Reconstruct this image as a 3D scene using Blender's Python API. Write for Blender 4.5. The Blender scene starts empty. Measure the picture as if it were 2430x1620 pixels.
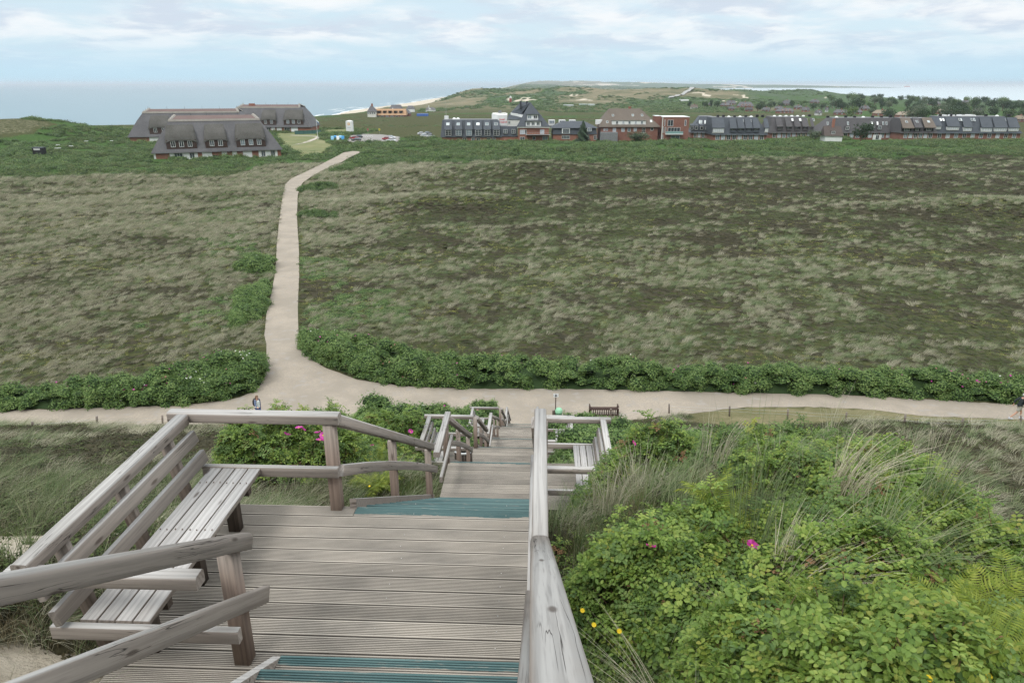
import bpy, bmesh, math, random
import numpy as np
from mathutils import Vector, Matrix, Euler
random.seed(7); rng = np.random.default_rng(7)
R = math.radians
scene = bpy.context.scene
COL = scene.collection

# ------------------------------------------------------------------ camera
PITCH = math.atan(612.5/1687.0)
cam_d = bpy.data.cameras.new('camera'); cam = bpy.data.objects.new('camera', cam_d); COL.objects.link(cam)
cam_d.sensor_width = 36.0; cam_d.lens = 36.0*1687.0/2430.0
cam_d.clip_start = 0.05; cam_d.clip_end = 120000.0
cam.location = (0, 0, 0); cam.rotation_euler = (math.pi/2-PITCH, 0, 0)
scene.camera = cam

# ------------------------------------------------------------------ world, sun, exposure
SUN_EL, SUN_AZ = 52.0, 215.0          # high, veiled sun, behind the left shoulder
world = bpy.data.worlds.new('World'); scene.world = world; world.use_nodes = True
wn, wl = world.node_tree.nodes, world.node_tree.links
wn.clear()
w_out = wn.new('ShaderNodeOutputWorld'); w_bg = wn.new('ShaderNodeBackground')
sky = wn.new('ShaderNodeTexSky'); sky.sky_type = 'NISHITA'; sky.sun_disc = False
sky.sun_elevation = R(SUN_EL); sky.sun_rotation = R(SUN_AZ); sky.air_density = 1.0; sky.dust_density = 0.6; sky.ozone_density = 2.0
w_bg.inputs['Strength'].default_value = 0.10
tc = wn.new('ShaderNodeTexCoord')
sep = wn.new('ShaderNodeSeparateXYZ'); wl.new(tc.outputs['Generated'], sep.inputs[0])
def wm(op, a, b=None, clamp=False):
    n = wn.new('ShaderNodeMath'); n.operation = op; n.use_clamp = clamp
    for i, v in enumerate((a, b)):
        if v is None: continue
        if isinstance(v, (int, float)): n.inputs[i].default_value = v
        else: wl.new(v, n.inputs[i])
    return n.outputs[0]
# cloud deck: direction projected on a plane overhead, so clouds flatten towards the horizon
zc = wm('MAXIMUM', sep.outputs[2], 0.0)
den = wm('ADD', zc, 0.16)
cx = wm('DIVIDE', sep.outputs[0], den); cy = wm('DIVIDE', sep.outputs[1], den)
comb = wn.new('ShaderNodeCombineXYZ'); wl.new(cx, comb.inputs[0]); wl.new(cy, comb.inputs[1])
def wnoise(scale, detail, rough, off, dist=0.0):
    mp = wn.new('ShaderNodeMapping'); mp.inputs['Location'].default_value = off
    wl.new(comb.outputs[0], mp.inputs[0])
    n = wn.new('ShaderNodeTexNoise'); n.inputs['Scale'].default_value = scale
    n.inputs['Detail'].default_value = detail; n.inputs['Roughness'].default_value = rough
    n.inputs['Distortion'].default_value = dist
    wl.new(mp.outputs[0], n.inputs['Vector']); return n.outputs['Fac']
n1 = wnoise(1.5, 8, 0.55, (3.1, 1.7, 0.0), 0.35)
n2 = wnoise(2.3, 8, 0.58, (8.3, 5.2, 2.0), 0.25)
def wramp(v, a, b):
    n = wn.new('ShaderNodeMapRange'); n.interpolation_type = 'SMOOTHSTEP'
    wl.new(v, n.inputs['Value']); n.inputs['From Min'].default_value = a; n.inputs['From Max'].default_value = b
    return n.outputs['Result']
cover = wm('MAXIMUM', wramp(n1, 0.34, 0.60), wm('MULTIPLY', wramp(sep.outputs[2], 0.1, 0.5), 0.85))
lit = wramp(n2, 0.38, 0.58)
def wmix(f, a, b):
    n = wn.new('ShaderNodeMix'); n.data_type = 'RGBA'
    if isinstance(f, (int, float)): n.inputs[0].default_value = f
    else: wl.new(f, n.inputs[0])
    for i, v in ((6, a), (7, b)):
        if isinstance(v, tuple): n.inputs[i].default_value = (*v, 1)
        else: wl.new(v, n.inputs[i])
    return n.outputs[2]
high = wramp(sep.outputs[2], 0.10, 0.45)
cloud_c = wmix(lit, wmix(high, (6.7, 7.6, 8.7), (7.4, 7.6, 7.7)), wmix(high, (9.3, 9.7, 10.0), (9.8, 9.8, 9.7)))
veil = wmix(0.85, sky.outputs[0], (7.1, 8.8, 9.9))
sky_c = wmix(cover, veil, cloud_c)
# milky band above the horizon, blue-white as over the sea
hz = wramp(sep.outputs[2], 0.0, 0.07)
sky_c = wmix(hz, (5.6, 7.9, 9.3), sky_c)
bright = wm('ADD', 1.0, wm('MULTIPLY', wramp(sep.outputs[2], 0.08, 0.9), 1.15))
vm = wn.new('ShaderNodeVectorMath'); vm.operation = 'SCALE'; wl.new(sky_c, vm.inputs[0]); wl.new(bright, vm.inputs['Scale'])
wl.new(vm.outputs[0], w_bg.inputs['Color']); wl.new(w_bg.outputs[0], w_out.inputs['Surface'])

sun_d = bpy.data.lights.new('sun', 'SUN'); sun_o = bpy.data.objects.new('sun', sun_d); COL.objects.link(sun_o)
sun_d.energy = 1.5; sun_d.angle = R(16); sun_d.color = (1.0, 0.96, 0.9)
sun_o.rotation_euler = (R(90-SUN_EL), 0, R(180-SUN_AZ))
scene.view_settings.view_transform = 'Standard'; scene.view_settings.look = 'None'
scene.view_settings.exposure = 0.0; scene.view_settings.gamma = 1.0; scene.view_settings.use_curve_mapping = False
scene.render.engine = 'CYCLES'
scene.cycles.max_bounces = 6; scene.cycles.diffuse_bounces = 3; scene.cycles.transparent_max_bounces = 8
scene.cycles.volume_bounces = 0; scene.cycles.use_denoising = True; scene.cycles.denoiser = 'OPENIMAGEDENOISE'; scene.cycles.denoising_prefilter = 'NONE'; scene.cycles.denoising_input_passes = 'RGB_ALBEDO_NORMAL'; scene.cycles.use_adaptive_sampling = False

# ------------------------------------------------------------------ numeric helpers
def sst(a, b, x):
    t = np.clip((np.asarray(x, float)-a)/(b-a), 0, 1); return t*t*(3-2*t)
def _hash(ix, iy, seed):
    n = (ix.astype(np.int64)*374761393 + iy.astype(np.int64)*668265263 + seed*974634777) & 0x7fffffff
    n = ((n ^ (n >> 13))*1274126177) & 0x7fffffff
    return ((n ^ (n >> 16)) & 0xffff)/65535.0
def vnoise(x, y, seed=0):
    x = np.asarray(x, float); y = np.asarray(y, float)
    ix = np.floor(x); iy = np.floor(y); fx = x-ix; fy = y-iy
    fx = fx*fx*(3-2*fx); fy = fy*fy*(3-2*fy)
    a = _hash(ix, iy, seed); b = _hash(ix+1, iy, seed); c = _hash(ix, iy+1, seed); d = _hash(ix+1, iy+1, seed)
    return (a*(1-fx)+b*fx)*(1-fy)+(c*(1-fx)+d*fx)*fy
def fbm(x, y, seed=0, o=4, g=0.5):
    s = 0; a = 1; t = 0
    for i in range(o):
        s = s + a*vnoise(x*2**i+i*17.3, y*2**i-i*9.1, seed+i); t += a; a *= g
    return s/t
def pl(xs, ys):
    xs = np.array(xs, float); ys = np.array(ys, float)
    return lambda v: np.interp(v, xs, ys)

# ------------------------------------------------------------------ lie of the land (camera at 0,0,0; sea at -52)
SEA = -52.0
YAW = 0.0384
def xs_axis(y): return y*YAW
stair_z = pl([-6, 0, 3.45, 5.3, 9.5, 11, 14.9, 16.35, 19.9, 21.5, 26.0, 27.55, 31.4, 33, 37.3, 39, 60],
             [2.2, -1.36, -3.45, -3.45, -6.25, -6.25, -8.85, -8.85, -11.3, -11.3, -13.9, -13.9, -16.5, -16.5, -19.5, -19.5, -19.9])
plain_z = pl([30, 40, 64, 135, 190, 240, 400, 600, 900, 1500, 2500, 4000, 8000, 30000],
             [-19.5, -19.5, -20, -21.5, -23, -24.6, -24.9, -28, -30, -34, -36, -34, -32, -32])
cliff_x = pl([-2500, 0, 350, 475, 560, 780, 1100, 1500, 2100, 2700, 3200, 7600, 18000, 30000],
             [-700, -480, -400, -300, -190, -160, -178, -212, -175, -165, -150, -45, 290, 600])
east_x = pl([-9000, 1850, 1960, 2140, 2784, 5000, 7000, 8400, 9050, 10300, 10600, 30000],
            [9000, 9000, 1500, 850, 1070, 1500, 1830, 2500, 4700, 4800, 2600, 2600])
path_cx = pl([44, 50, 64, 80, 100, 135, 160, 180, 200, 230, 262], [-23, -22.3, -22.2, -27, -35, -47, -55, -59, -56, -50, -41])
def T(x, y, detail=True):
    x = np.asarray(x, float); y = np.asarray(y, float)
    # dune slope
    st = stair_z(y) - 0.42
    lin = -1.53 - 0.4615*y
    lin = np.where(y < 0, -1.53-0.42*y, lin)
    dx = x - xs_axis(y)
    wl_ = sst(2.9, 5.5, -dx); wr_ = sst(1.6, 6.0, dx)
    w = np.maximum(wl_, wr_)
    sl = st*(1-w) + lin*w
    sl = sl + 0.30*np.exp(-((x-2.6)/1.8)**2-((y-6.0)/3.0)**2) * sst(0.7, 1.8, dx)
    sl = sl + 0.35*sst(0.35, 1.1, dx)*sst(13, 9, y)*(1-sst(3, 6, dx))
    sl = sl - 0.50*np.clip(dx-3.2, 0, 12)*sst(30, 14, y)*sst(0, 3, y)
    rough = sst(2.7, 4.2, np.abs(dx+0.9))*sst(40, 34, y)
    sl = sl + rough*((fbm(x/5.0, y/5.0, 3)-0.5)*0.9 + (fbm(x/1.6, y/1.6, 5, 3)-0.5)*0.22)
    # plain
    pz = plain_z(y)
    k = sst(55, 95, y)*sst(420, 260, y)*(0.06+0.94*sst(3.5, 13, np.abs(x-path_cx(y))))
    pz = pz + k*((fbm(x/44.0, y/30.0, 11, 3)-0.5)*2.4 + (fbm(x/15.0, y/12.0, 12, 3)-0.5)*1.1)
    pz = pz + 3.4*np.exp(-((x-6)/30)**2-((y-190)/15)**2) + 1.7*np.exp(-((x+14)/22)**2-((y-136)/7)**2)
    pz = pz + 2.3*np.exp(-((x-88)/26)**2-((y-126)/8)**2) + 1.6*np.exp(-((x-40)/24)**2-((y-165)/8)**2)
    pz = pz + 1.3*np.exp(-((x+60)/20)**2-((y-150)/7)**2)
    # dune in the north-west, in front of the sea
    pz = pz + 9.6*np.exp(-((x+225)/40)**2-((y-335)/42)**2) + 4.0*np.exp(-((x+300)/40)**2-((y-350)/40)**2)
    pz = pz + 3.0*np.exp(-((x+150)/60)**2-((y-450)/30)**2)
    pz = pz + sst(500, 700, y)*sst(60, -60, x)*sst(1100, 800, y)*2.0*(fbm(x/60, y/60, 21)-0.2)
    # far dune country
    fz = sst(720, 1500, y)
    dn = 1-np.abs(2*fbm(x/300.0, y/420.0, 31, 5, 0.55)-1)
    inland = sst(900, 500, x - 0.16*(y-1500))*sst(-10, 160, x-cliff_x(y))
    pz = pz + fz*inland*(dn**2.2)*22 + fz*inland*(fbm(x/80, y/100, 37, 4)-0.42)*17*sst(6000, 1800, y)
    pz = pz + sst(3000, 5200, y)*sst(-10, 300, x-cliff_x(y))*sst(1900, 1000, x)*(10+16*(fbm(x/500, y/900, 41)))
    pz = pz + sst(8700, 9300, y)*sst(4900, 2300, x)*(6+22*fbm(x/420, y/700, 43))*sst(100, 400, x)
    pz = pz - sst(1500, 2200, y)*sst(400, 900, x-0.16*(y-1500))*sst(7500, 6000, y)*13
    z = np.where(y > 60, pz, np.maximum(sl, pz))
    z = np.where((y <= 60) & (y > 36), np.maximum(sl, pz), z)
    z = z - 13*sst(150, 10, x-cliff_x(y))*sst(1000, 1500, y)*(y > 900)
    # shores
    dw = x - cliff_x(y)
    z = np.where(dw < 0, np.maximum(z + (dw*0.62), -48.8 + np.minimum(0, (dw+36)*0.042)), z)
    de = (east_x(y) - x)
    ramp = -51.2 + np.clip(de, -400, 1e6)*0.022
    z = np.where(y > 1700, np.minimum(z, ramp), z)
    z = np.maximum(z, -58)
    return z
def Tz(x, y): return float(T(np.array([x]), np.array([y]))[0])

# pixel of the photograph (2430 x 1620) -> ray, ground point, point at a forward distance
def ray(u, v):
    a, b = (u-1215.0)/1687.0, (v-810.0)/1687.0
    c, s = math.cos(PITCH), math.sin(PITCH)
    return Vector((a, c - b*s, -s - b*c))
def at(u, v, y):
    d = ray(u, v); return d*(y/d.y)
def atz(u, v, z):
    d = ray(u, v); return d*(z/d.z)
def gp(u, v, y0=1.0, y1=40000.0, n=160):
    d = ray(u, v); lo, hi = y0, y1
    for n_ in (n, 24, 24):
        ys = np.geomspace(lo, hi, n_); hit = np.nonzero(ys*d.z/d.y < T(ys*d.x/d.y, ys))[0]
        if len(hit) == 0:
            if n_ == n: return d*(y1/d.y)
            break
        i = max(int(hit[0]), 1); lo, hi = ys[i-1], ys[i]
    return d*(((lo+hi)/2)/d.y)

# ------------------------------------------------------------------ object helpers
def tag(o, label=None, cat=None, group=None, kind=None):
    if label: o['label'] = label
    if cat: o['category'] = cat
    if group: o['group'] = group
    if kind: o['kind'] = kind
    return o
def empty(name, loc=(0, 0, 0), rz=0.0, label=None, cat=None, group=None):
    o = bpy.data.objects.new(name, None); COL.objects.link(o)
    o.empty_display_size = 0.2; o.location = loc; o.rotation_euler = (0, 0, rz)
    return tag(o, label, cat, group)
def mesh_obj(name, verts, faces, mat=None, parent=None, smooth=False, loc=None, mats=None, fmat=None, coll=None):
    me = bpy.data.meshes.new(name); me.from_pydata([tuple(v) for v in verts], [], faces)
    if mats:
        for m in mats: me.materials.append(m)
        if fmat is not None: me.polygons.foreach_set('material_index', np.array(fmat, dtype=np.int32))
    elif mat: me.materials.append(mat)
    if smooth: me.polygons.foreach_set('use_smooth', np.ones(len(me.polygons), dtype=bool))
    me.update()
    o = bpy.data.objects.new(name, me); (coll or COL).objects.link(o)
    if parent: o.parent = parent
    if loc is not None: o.location = loc
    return o
class MB:
    """collects simple shapes into one mesh"""
    def __init__(s): s.v = []; s.f = []; s.m = []
    def add(s, verts, faces, mi=0):
        b = len(s.v); s.v += [tuple(v) for v in verts]
        s.f += [tuple(b+i for i in f) for f in faces]; s.m += [mi]*len(faces); return s
    def box(s, c, d, mi=0, rz=0.0, mat=None):
        x, y, z = d[0]/2, d[1]/2, d[2]/2
        vs = [Vector(p) for p in ((-x,-y,-z),(x,-y,-z),(x,y,-z),(-x,y,-z),(-x,-y,z),(x,-y,z),(x,y,z),(-x,y,z))]
        m = mat or Matrix.Rotation(rz, 3, 'Z')
        vs = [m @ v + Vector(c) for v in vs]
        return s.add(vs, [(0,3,2,1),(4,5,6,7),(0,1,5,4),(1,2,6,5),(2,3,7,6),(3,0,4,7)], mi)
    def hexa(s, b4, t4, mi=0, cap=True):
        f = [(0,1,5,4),(1,2,6,5),(2,3,7,6),(3,0,4,7)]
        if cap: f += [(3,2,1,0),(4,5,6,7)]
        return s.add(list(b4)+list(t4), f, mi)
    def cyl(s, p0, p1, r0, r1=None, n=10, mi=0, cap=True):
        r1 = r0 if r1 is None else r1
        p0, p1 = Vector(p0), Vector(p1); d = (p1-p0).normalized()
        a = d.orthogonal().normalized(); b = d.cross(a)
        vs = []
        for p, r in ((p0, r0), (p1, r1)):
            for i in range(n):
                t = 2*math.pi*i/n; vs.append(p + a*math.cos(t)*r + b*math.sin(t)*r)
        fs = [(i, (i+1) % n, n+(i+1) % n, n+i) for i in range(n)]
        if cap: fs += [tuple(range(n))[::-1], tuple(range(n, 2*n))]
        return s.add(vs, fs, mi)
    def lathe(s, prof, c=(0,0,0), n=16, mi=0):
        vs = []; fs = []
        for r, z in prof:
            for i in range(n):
                t = 2*math.pi*i/n; vs.append((c[0]+r*math.cos(t), c[1]+r*math.sin(t), c[2]+z))
        for j in range(len(prof)-1):
            for i in range(n):
                k = (i+1) % n; fs.append((j*n+i, j*n+k, (j+1)*n+k, (j+1)*n+i))
        return s.add(vs, fs, mi)
    def obj(s, name, mat, parent=None, smooth=False, coll=None):
        if isinstance(mat, (list, tuple)): return mesh_obj(name, s.v, s.f, None, parent, smooth, mats=mat, fmat=s.m, coll=coll)
        return mesh_obj(name, s.v, s.f, mat, parent, smooth, coll=coll)
def dup(root, loc=None, rz=None, label=None, group=None):
    r = root.copy(); COL.objects.link(r)
    if loc is not None: r.location = loc
    if rz is not None: r.rotation_euler = (0, 0, rz)
    if label: r['label'] = label
    if group: r['group'] = group
    for ch in list(root.children):
        c = ch.copy(); COL.objects.link(c); c.parent = r
        for g in ch.children:
            d = g.copy(); COL.objects.link(d); d.parent = c
    return r
_sc = [0]
def proto_collection(objs):
    _sc[0] += 1
    c = bpy.data.collections.new('prototypes_%02d' % _sc[0])
    for i, o in enumerate(objs):
        for cc in list(o.users_collection): cc.objects.unlink(o)
        o.name = '%02d_%s' % (i, o.name)
        c.objects.link(o)
    return c
def scatter(name, P, rot, scl, pick, coll, parent=None, label=None, kind='stuff', cat=None, group=None):
    """one object: prototypes from coll stood on the points P by geometry nodes"""
    n = len(P)
    me = bpy.data.meshes.new(name); me.vertices.add(n)
    me.vertices.foreach_set('co', np.asarray(P, dtype=np.float32).ravel())
    a = me.attributes.new('rot', 'FLOAT_VECTOR', 'POINT'); a.data.foreach_set('vector', np.asarray(rot, dtype=np.float32).ravel())
    scl = np.asarray(scl, dtype=np.float32)
    if scl.ndim == 1: scl = np.repeat(scl[:, None], 3, 1)
    a = me.attributes.new('scl', 'FLOAT_VECTOR', 'POINT'); a.data.foreach_set('vector', np.ascontiguousarray(scl).ravel())
    a = me.attributes.new('pick', 'INT', 'POINT'); a.data.foreach_set('value', np.asarray(pick, dtype=np.int32))
    o = bpy.data.objects.new(name, me); COL.objects.link(o)
    if parent: o.parent = parent
    ng = bpy.data.node_groups.new(name, 'GeometryNodeTree')
    ng.interface.new_socket('Geometry', in_out='INPUT', socket_type='NodeSocketGeometry')
    ng.interface.new_socket('Geometry', in_out='OUTPUT', socket_type='NodeSocketGeometry')
    N, L = ng.nodes, ng.links
    gi = N.new('NodeGroupInput'); go = N.new('NodeGroupOutput')
    iop = N.new('GeometryNodeInstanceOnPoints'); ci = N.new('GeometryNodeCollectionInfo')
    ci.inputs['Collection'].default_value = coll
    ci.inputs['Separate Children'].default_value = True; ci.inputs['Reset Children'].default_value = True
    def attr(nm, ty):
        q = N.new('GeometryNodeInputNamedAttribute'); q.data_type = ty; q.inputs['Name'].default_value = nm
        return q.outputs['Attribute']
    L.new(gi.outputs[0], iop.inputs['Points']); L.new(ci.outputs[0], iop.inputs['Instance'])
    iop.inputs['Pick Instance'].default_value = True
    L.new(attr('pick', 'INT'), iop.inputs['Instance Index'])
    e = N.new('FunctionNodeEulerToRotation'); L.new(attr('rot', 'FLOAT_VECTOR'), e.inputs[0]); L.new(e.outputs[0], iop.inputs['Rotation'])
    L.new(attr('scl', 'FLOAT_VECTOR'), iop.inputs['Scale'])
    L.new(iop.outputs[0], go.inputs[0])
    md = o.modifiers.new('scatter', 'NODES'); md.node_group = ng
    if kind: o['kind'] = kind
    return tag(o, label, cat, group)

# ------------------------------------------------------------------ materials
class NT:
    def __init__(s, name):
        s.mat = bpy.data.materials.new(name); s.mat.use_nodes = True
        s.n = s.mat.node_tree.nodes; s.l = s.mat.node_tree.links; s.n.clear()
        s.out = s.n.new('ShaderNodeOutputMaterial'); s.b = s.n.new('ShaderNodeBsdfPrincipled')
        s.l.new(s.b.outputs[0], s.out.inputs[0]); s.b.inputs['Specular IOR Level'].default_value = 0.3
    def set(s, k, v):
        i = s.b.inputs[k] if isinstance(k, str) else k
        if isinstance(v, bpy.types.NodeSocket): s.l.new(v, i)
        elif isinstance(v, tuple) and len(v) == 3 and i.type == 'RGBA': i.default_value = (*v, 1)
        else: i.default_value = v
        return s
    def node(s, t, **kw):
        n = s.n.new(t)
        for k, v in kw.items(): setattr(n, k, v)
        return n
    def coord(s, kind='Object', scale=(1, 1, 1), rnd=False):
        t = s.node('ShaderNodeTexCoord'); o = t.outputs[kind]
        if rnd:
            oi = s.node('ShaderNodeObjectInfo'); va = s.node('ShaderNodeVectorMath', operation='SCALE')
            va.inputs[0].default_value = (37.0, 91.0, 53.0); s.l.new(oi.outputs['Random'], va.inputs['Scale'])
            ad = s.node('ShaderNodeVectorMath', operation='ADD'); s.l.new(o, ad.inputs[0]); s.l.new(va.outputs[0], ad.inputs[1]); o = ad.outputs[0]
        m = s.node('ShaderNodeVectorMath', operation='MULTIPLY'); s.l.new(o, m.inputs[0]); m.inputs[1].default_value = scale
        return m.outputs[0]
    def noise(s, vec, scale=1.0, detail=4, rough=0.55, dist=0.0):
        n = s.node('ShaderNodeTexNoise'); s.l.new(vec, n.inputs['Vector'])
        n.inputs['Scale'].default_value = scale; n.inputs['Detail'].default_value = detail
        n.inputs['Roughness'].default_value = rough; n.inputs['Distortion'].default_value = dist
        return n.outputs['Fac']
    def vor(s, vec, scale=1.0, out='Distance', feature='F1'):
        n = s.node('ShaderNodeTexVoronoi', feature=feature); s.l.new(vec, n.inputs['Vector']); n.inputs['Scale'].default_value = scale
        return n.outputs[out]
    def math(s, op, a, b=0.0, clamp=False):
        n = s.node('ShaderNodeMath', operation=op, use_clamp=clamp)
        for i, v in enumerate((a, b)):
            if isinstance(v, (int, float)): n.inputs[i].default_value = v
            else: s.l.new(v, n.inputs[i])
        return n.outputs[0]
    def rng(s, v, a, b, c=0.0, d=1.0):
        n = s.node('ShaderNodeMapRange', interpolation_type='SMOOTHSTEP'); s.l.new(v, n.inputs['Value'])
        for k, q in (('From Min', a), ('From Max', b), ('To Min', c), ('To Max', d)): n.inputs[k].default_value = q
        return n.outputs['Result']
    def mix(s, f, a, b, blend='MIX'):
        n = s.node('ShaderNodeMix', data_type='RGBA', blend_type=blend)
        if isinstance(f, (int, float)): n.inputs[0].default_value = f
        else: s.l.new(f, n.inputs[0])
        for i, v in ((6, a), (7, b)):
            if isinstance(v, tuple): n.inputs[i].default_value = (*v[:3], 1)
            else: s.l.new(v, n.inputs[i])
        return n.outputs[2]
    def ramp(s, v, stops):
        n = s.node('ShaderNodeValToRGB'); s.l.new(v, n.inputs[0]); e = n.color_ramp.elements
        while len(e) < len(stops): e.new(0.5)
        for i, (p, c) in enumerate(stops): e[i].position = p; e[i].color = (*c, 1)
        return n.outputs[0]
    def bump(s, h, strength=0.5, dist=0.02):
        n = s.node('ShaderNodeBump'); n.inputs['Strength'].default_value = strength; n.inputs['Distance'].default_value = dist
        s.l.new(h, n.inputs['Height']); s.l.new(n.outputs[0], s.b.inputs['Normal']); return s
    def rand(s): return s.node('ShaderNodeObjectInfo').outputs['Random']
    def island(s): return s.node('ShaderNodeNewGeometry').outputs['Random Per Island']
    def attr(s, name):
        n = s.node('ShaderNodeAttribute'); n.attribute_name = name; return n
def flat(name, col, rough=0.7, metal=0.0, spec=0.3, var=0.12, scale=3.0):
    m = NT(name); c = m.coord('Object', (1, 1, 1), True); n = m.noise(c, scale, 5, 0.6)
    lo = tuple(max(0, q*(1-var)) for q in col); hi = tuple(min(1, q*(1+var)) for q in col)
    m.set('Base Color', m.ramp(n, [(0.3, lo), (0.7, hi)])).set('Roughness', rough).set('Metallic', metal).set('Specular IOR Level', spec)
    return m.mat
def leafmat(name, c0, c1, c2, trans=0.35, rough=0.55):
    m = NT(name); i = m.island(); r = m.rand()
    v = m.math('ADD', m.math('MULTIPLY', i, 0.6), m.math('MULTIPLY', r, 0.4))
    col = m.ramp(v, [(0.15, c0), (0.5, c1), (0.85, c2)])
    m.set('Base Color', col).set('Roughness', rough).set('Specular IOR Level', 0.25)
    tr = m.node('ShaderNodeBsdfTranslucent'); m.l.new(col, tr.inputs[0])
    mx = m.node('ShaderNodeMixShader'); mx.inputs[0].default_value = trans
    m.l.new(m.b.outputs[0], mx.inputs[1]); m.l.new(tr.outputs[0], mx.inputs[2]); m.l.new(mx.outputs[0], m.out.inputs[0])
    return m.mat
# ================================================================== ground, sea, paths
# regions of the plain (world x, y) -> 0..1
def bare_dune(x, y):
    e = ((x+236)/40.0)**2+((y-318)/26.0)**2
    return sst(1.25, 0.7, e + (fbm(x/11, y/11, 151, 3)-0.5)*1.6)
def reg_shrub(x, y):      # green thicket in front of the houses
    n = (fbm(x/26, y/26, 51)-0.5)*26
    lim = np.interp(x, [-250, -95, -60, -30, 0, 40, 120, 220], [188, 193, 232, 236, 238, 240, 262, 268])
    a = sst(lim-4, lim+4, y+n)*sst(366, 352, y+n*0.4)
    west = sst(-70, -80, x)*sst(190, 198, y+n)*sst(440, 420, y)
    return np.clip(np.maximum(a, west), 0, 1)*(1-bare_dune(x, y))
def reg_heath(x, y):      # dark heather
    n = (fbm(x/34, y/24, 61, 4)-0.5)
    right = sst(-25, 5, x)*(0.26+0.62*sst(88, 128, y+n*50))
    right = right*(1 - 0.5*sst(0.08, 0.2, n))
    left = sst(-15, -30, x)*0.25*sst(-0.05, 0.12, n)
    isl = 0.7*np.exp(-((x+50)/22)**2-((y-128)/8)**2)
    return np.clip(np.maximum(right, left)+isl + n*0.55, 0, 1)
def reg_sand(x, y):
    a = np.exp(-((x+5.0)/1.5)**2-((y-6.1)/0.85)**2) + 0.8*np.exp(-((x+3.3)/0.6)**2-((y-3.3)/0.8)**2)
    return np.clip(a*1.5, 0, 1)

# ---- gravel path outline, in photograph pixels, laid on the ground
K = 2430.0/2352.0
PL = [(612,790),(607,770),(612,720),(622,680),(630,640),(634,600),(636,560),(642,500),(650,450),(655,425),(668,412),(700,397),(740,378),(765,365),(790,352),(812,349)]
PR = [(688,790),(686,770),(684,720),(685,680),(687,640),(687,600),(686,560),(682,500),(684,450),(690,430),(697,420),(722,403),(757,385),(785,374),(806,362),(834,349.5)]
TOPX = [-400,0,200,400,470,540,575,600,610,611.9,612,688,688.1,700,740,820,940,1100,1300,1500,1700,1900,2100,2352,2900]
TOPY = [950,943,937,932,926,915,903,885,862,850,790,790,791,812,841,872,888,893,893,897,903,905,915,930,960]
BOTX = [-400,0,200,330,560,780,860,930,1030,1090,1160,1390,1450,1560,1700,1850,1990,2060,2120,2352,2900]
BOTY = [975,976,979,981,977,966,962,955,943,940,985,985,966,952,936,934,940,948,955,964,985]
def sheet(name, grid, mat, lift=0.0, kind='structure'):
    """grid: list of rows of (x, y); a draped sheet"""
    nr, nc = len(grid), len(grid[0])
    A = np.array(grid, float).reshape(-1, 2); z = T(A[:, 0], A[:, 1]) + (lift(A[:, 1]) if callable(lift) else lift)
    vs = np.column_stack([A, z]); fs = [(i*nc+j, i*nc+j+1, (i+1)*nc+j+1, (i+1)*nc+j) for i in range(nr-1) for j in range(nc-1)]
    o = mesh_obj(name, vs.tolist(), fs, mat, smooth=True); o['kind'] = kind; return o
def plainpt(u, v):        # quick ground hit on the plain (no undulation near the paths)
    p = gp(u*K, v*K, 30.0, 600.0, 40); return p.x, p.y

grav = NT('gravel_path_sand'); c = grav.coord('Object')
gcol = grav.mix(grav.rng(grav.noise(c, 0.22, 7, 0.68), 0.38, 0.62), (0.265, 0.232, 0.185), (0.375, 0.322, 0.258))
gcol = grav.mix(grav.rng(grav.noise(c, 9.0, 4, 0.7), 0.35, 0.7), gcol, (0.27, 0.24, 0.205))
gcol = grav.mix(grav.rng(grav.vor(c, 14.0), 0.0, 0.18, 0.5, 0.0), gcol, (0.22, 0.20, 0.18))
gcol = grav.mix(grav.rng(grav.noise(c, 1.3, 3, 0.5), 0.55, 0.75), gcol, (0.30, 0.275, 0.245))
grav.set('Base Color', gcol).set('Roughness', 0.95); grav.bump(grav.noise(c, 22.0, 3, 0.7), 0.5, 0.02)
GRAVEL = grav.mat

topf, botf = pl(TOPX, TOPY), pl(BOTX, BOTY)
rows = []
us = list(np.arange(-400, 612, 14.0))+[611.9, 612.0]+list(np.arange(618, 688, 10.0))+[688.0, 688.1]+list(np.arange(694, 2900, 14.0))
jit = lambda s: (vnoise(np.array([s*0.13]), np.array([2.7]), 77)[0]-0.5)*5 + (vnoise(np.array([s*0.5]), np.array([9.7]), 78)[0]-0.5)*2.5
for u in us:
    t, b = float(topf(u)), float(botf(u))
    if not 611 < u < 689: t += jit(u)*0.5
    b += jit(u+999)*0.6
    rows.append([plainpt(u, b+(t-b)*k/7.0) for k in (0, 1, 3, 5, 7)])
CROSS_ROWS = rows
sheet('gravel_crossing_path', rows, GRAVEL, 0.012)
rows = []
for i in range(len(PL)-1):
    n = 5 if i < 10 else 4
    for k in range(n):
        f = k/n
        l = [PL[i][q]+(PL[i+1][q]-PL[i][q])*f for q in (0, 1)]; r = [PR[i][q]+(PR[i+1][q]-PR[i][q])*f for q in (0, 1)]
        if i+k > 0: l[0] += jit(l[1])*0.16; r[0] += jit(r[1]+500)*0.16
        p, q = plainpt(*l), plainpt(*r)
        rows.append([(p[0]+(q[0]-p[0])*j/6.0, p[1]+(q[1]-p[1])*j/6.0) for j in range(7)])
p, q = plainpt(*PL[-1]), plainpt(*PR[-1]); rows.append([(p[0]+(q[0]-p[0])*j/6.0, p[1]+(q[1]-p[1])*j/6.0) for j in range(7)])
PATH_ROWS = rows
sheet('gravel_path', rows, GRAVEL, lambda y: 0.012+0.0013*np.clip(y-58, 0, 400))
print('PATHC', [(round(r[3][1]), round(r[3][0], 1)) for r in PATH_ROWS[::5]])
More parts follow.
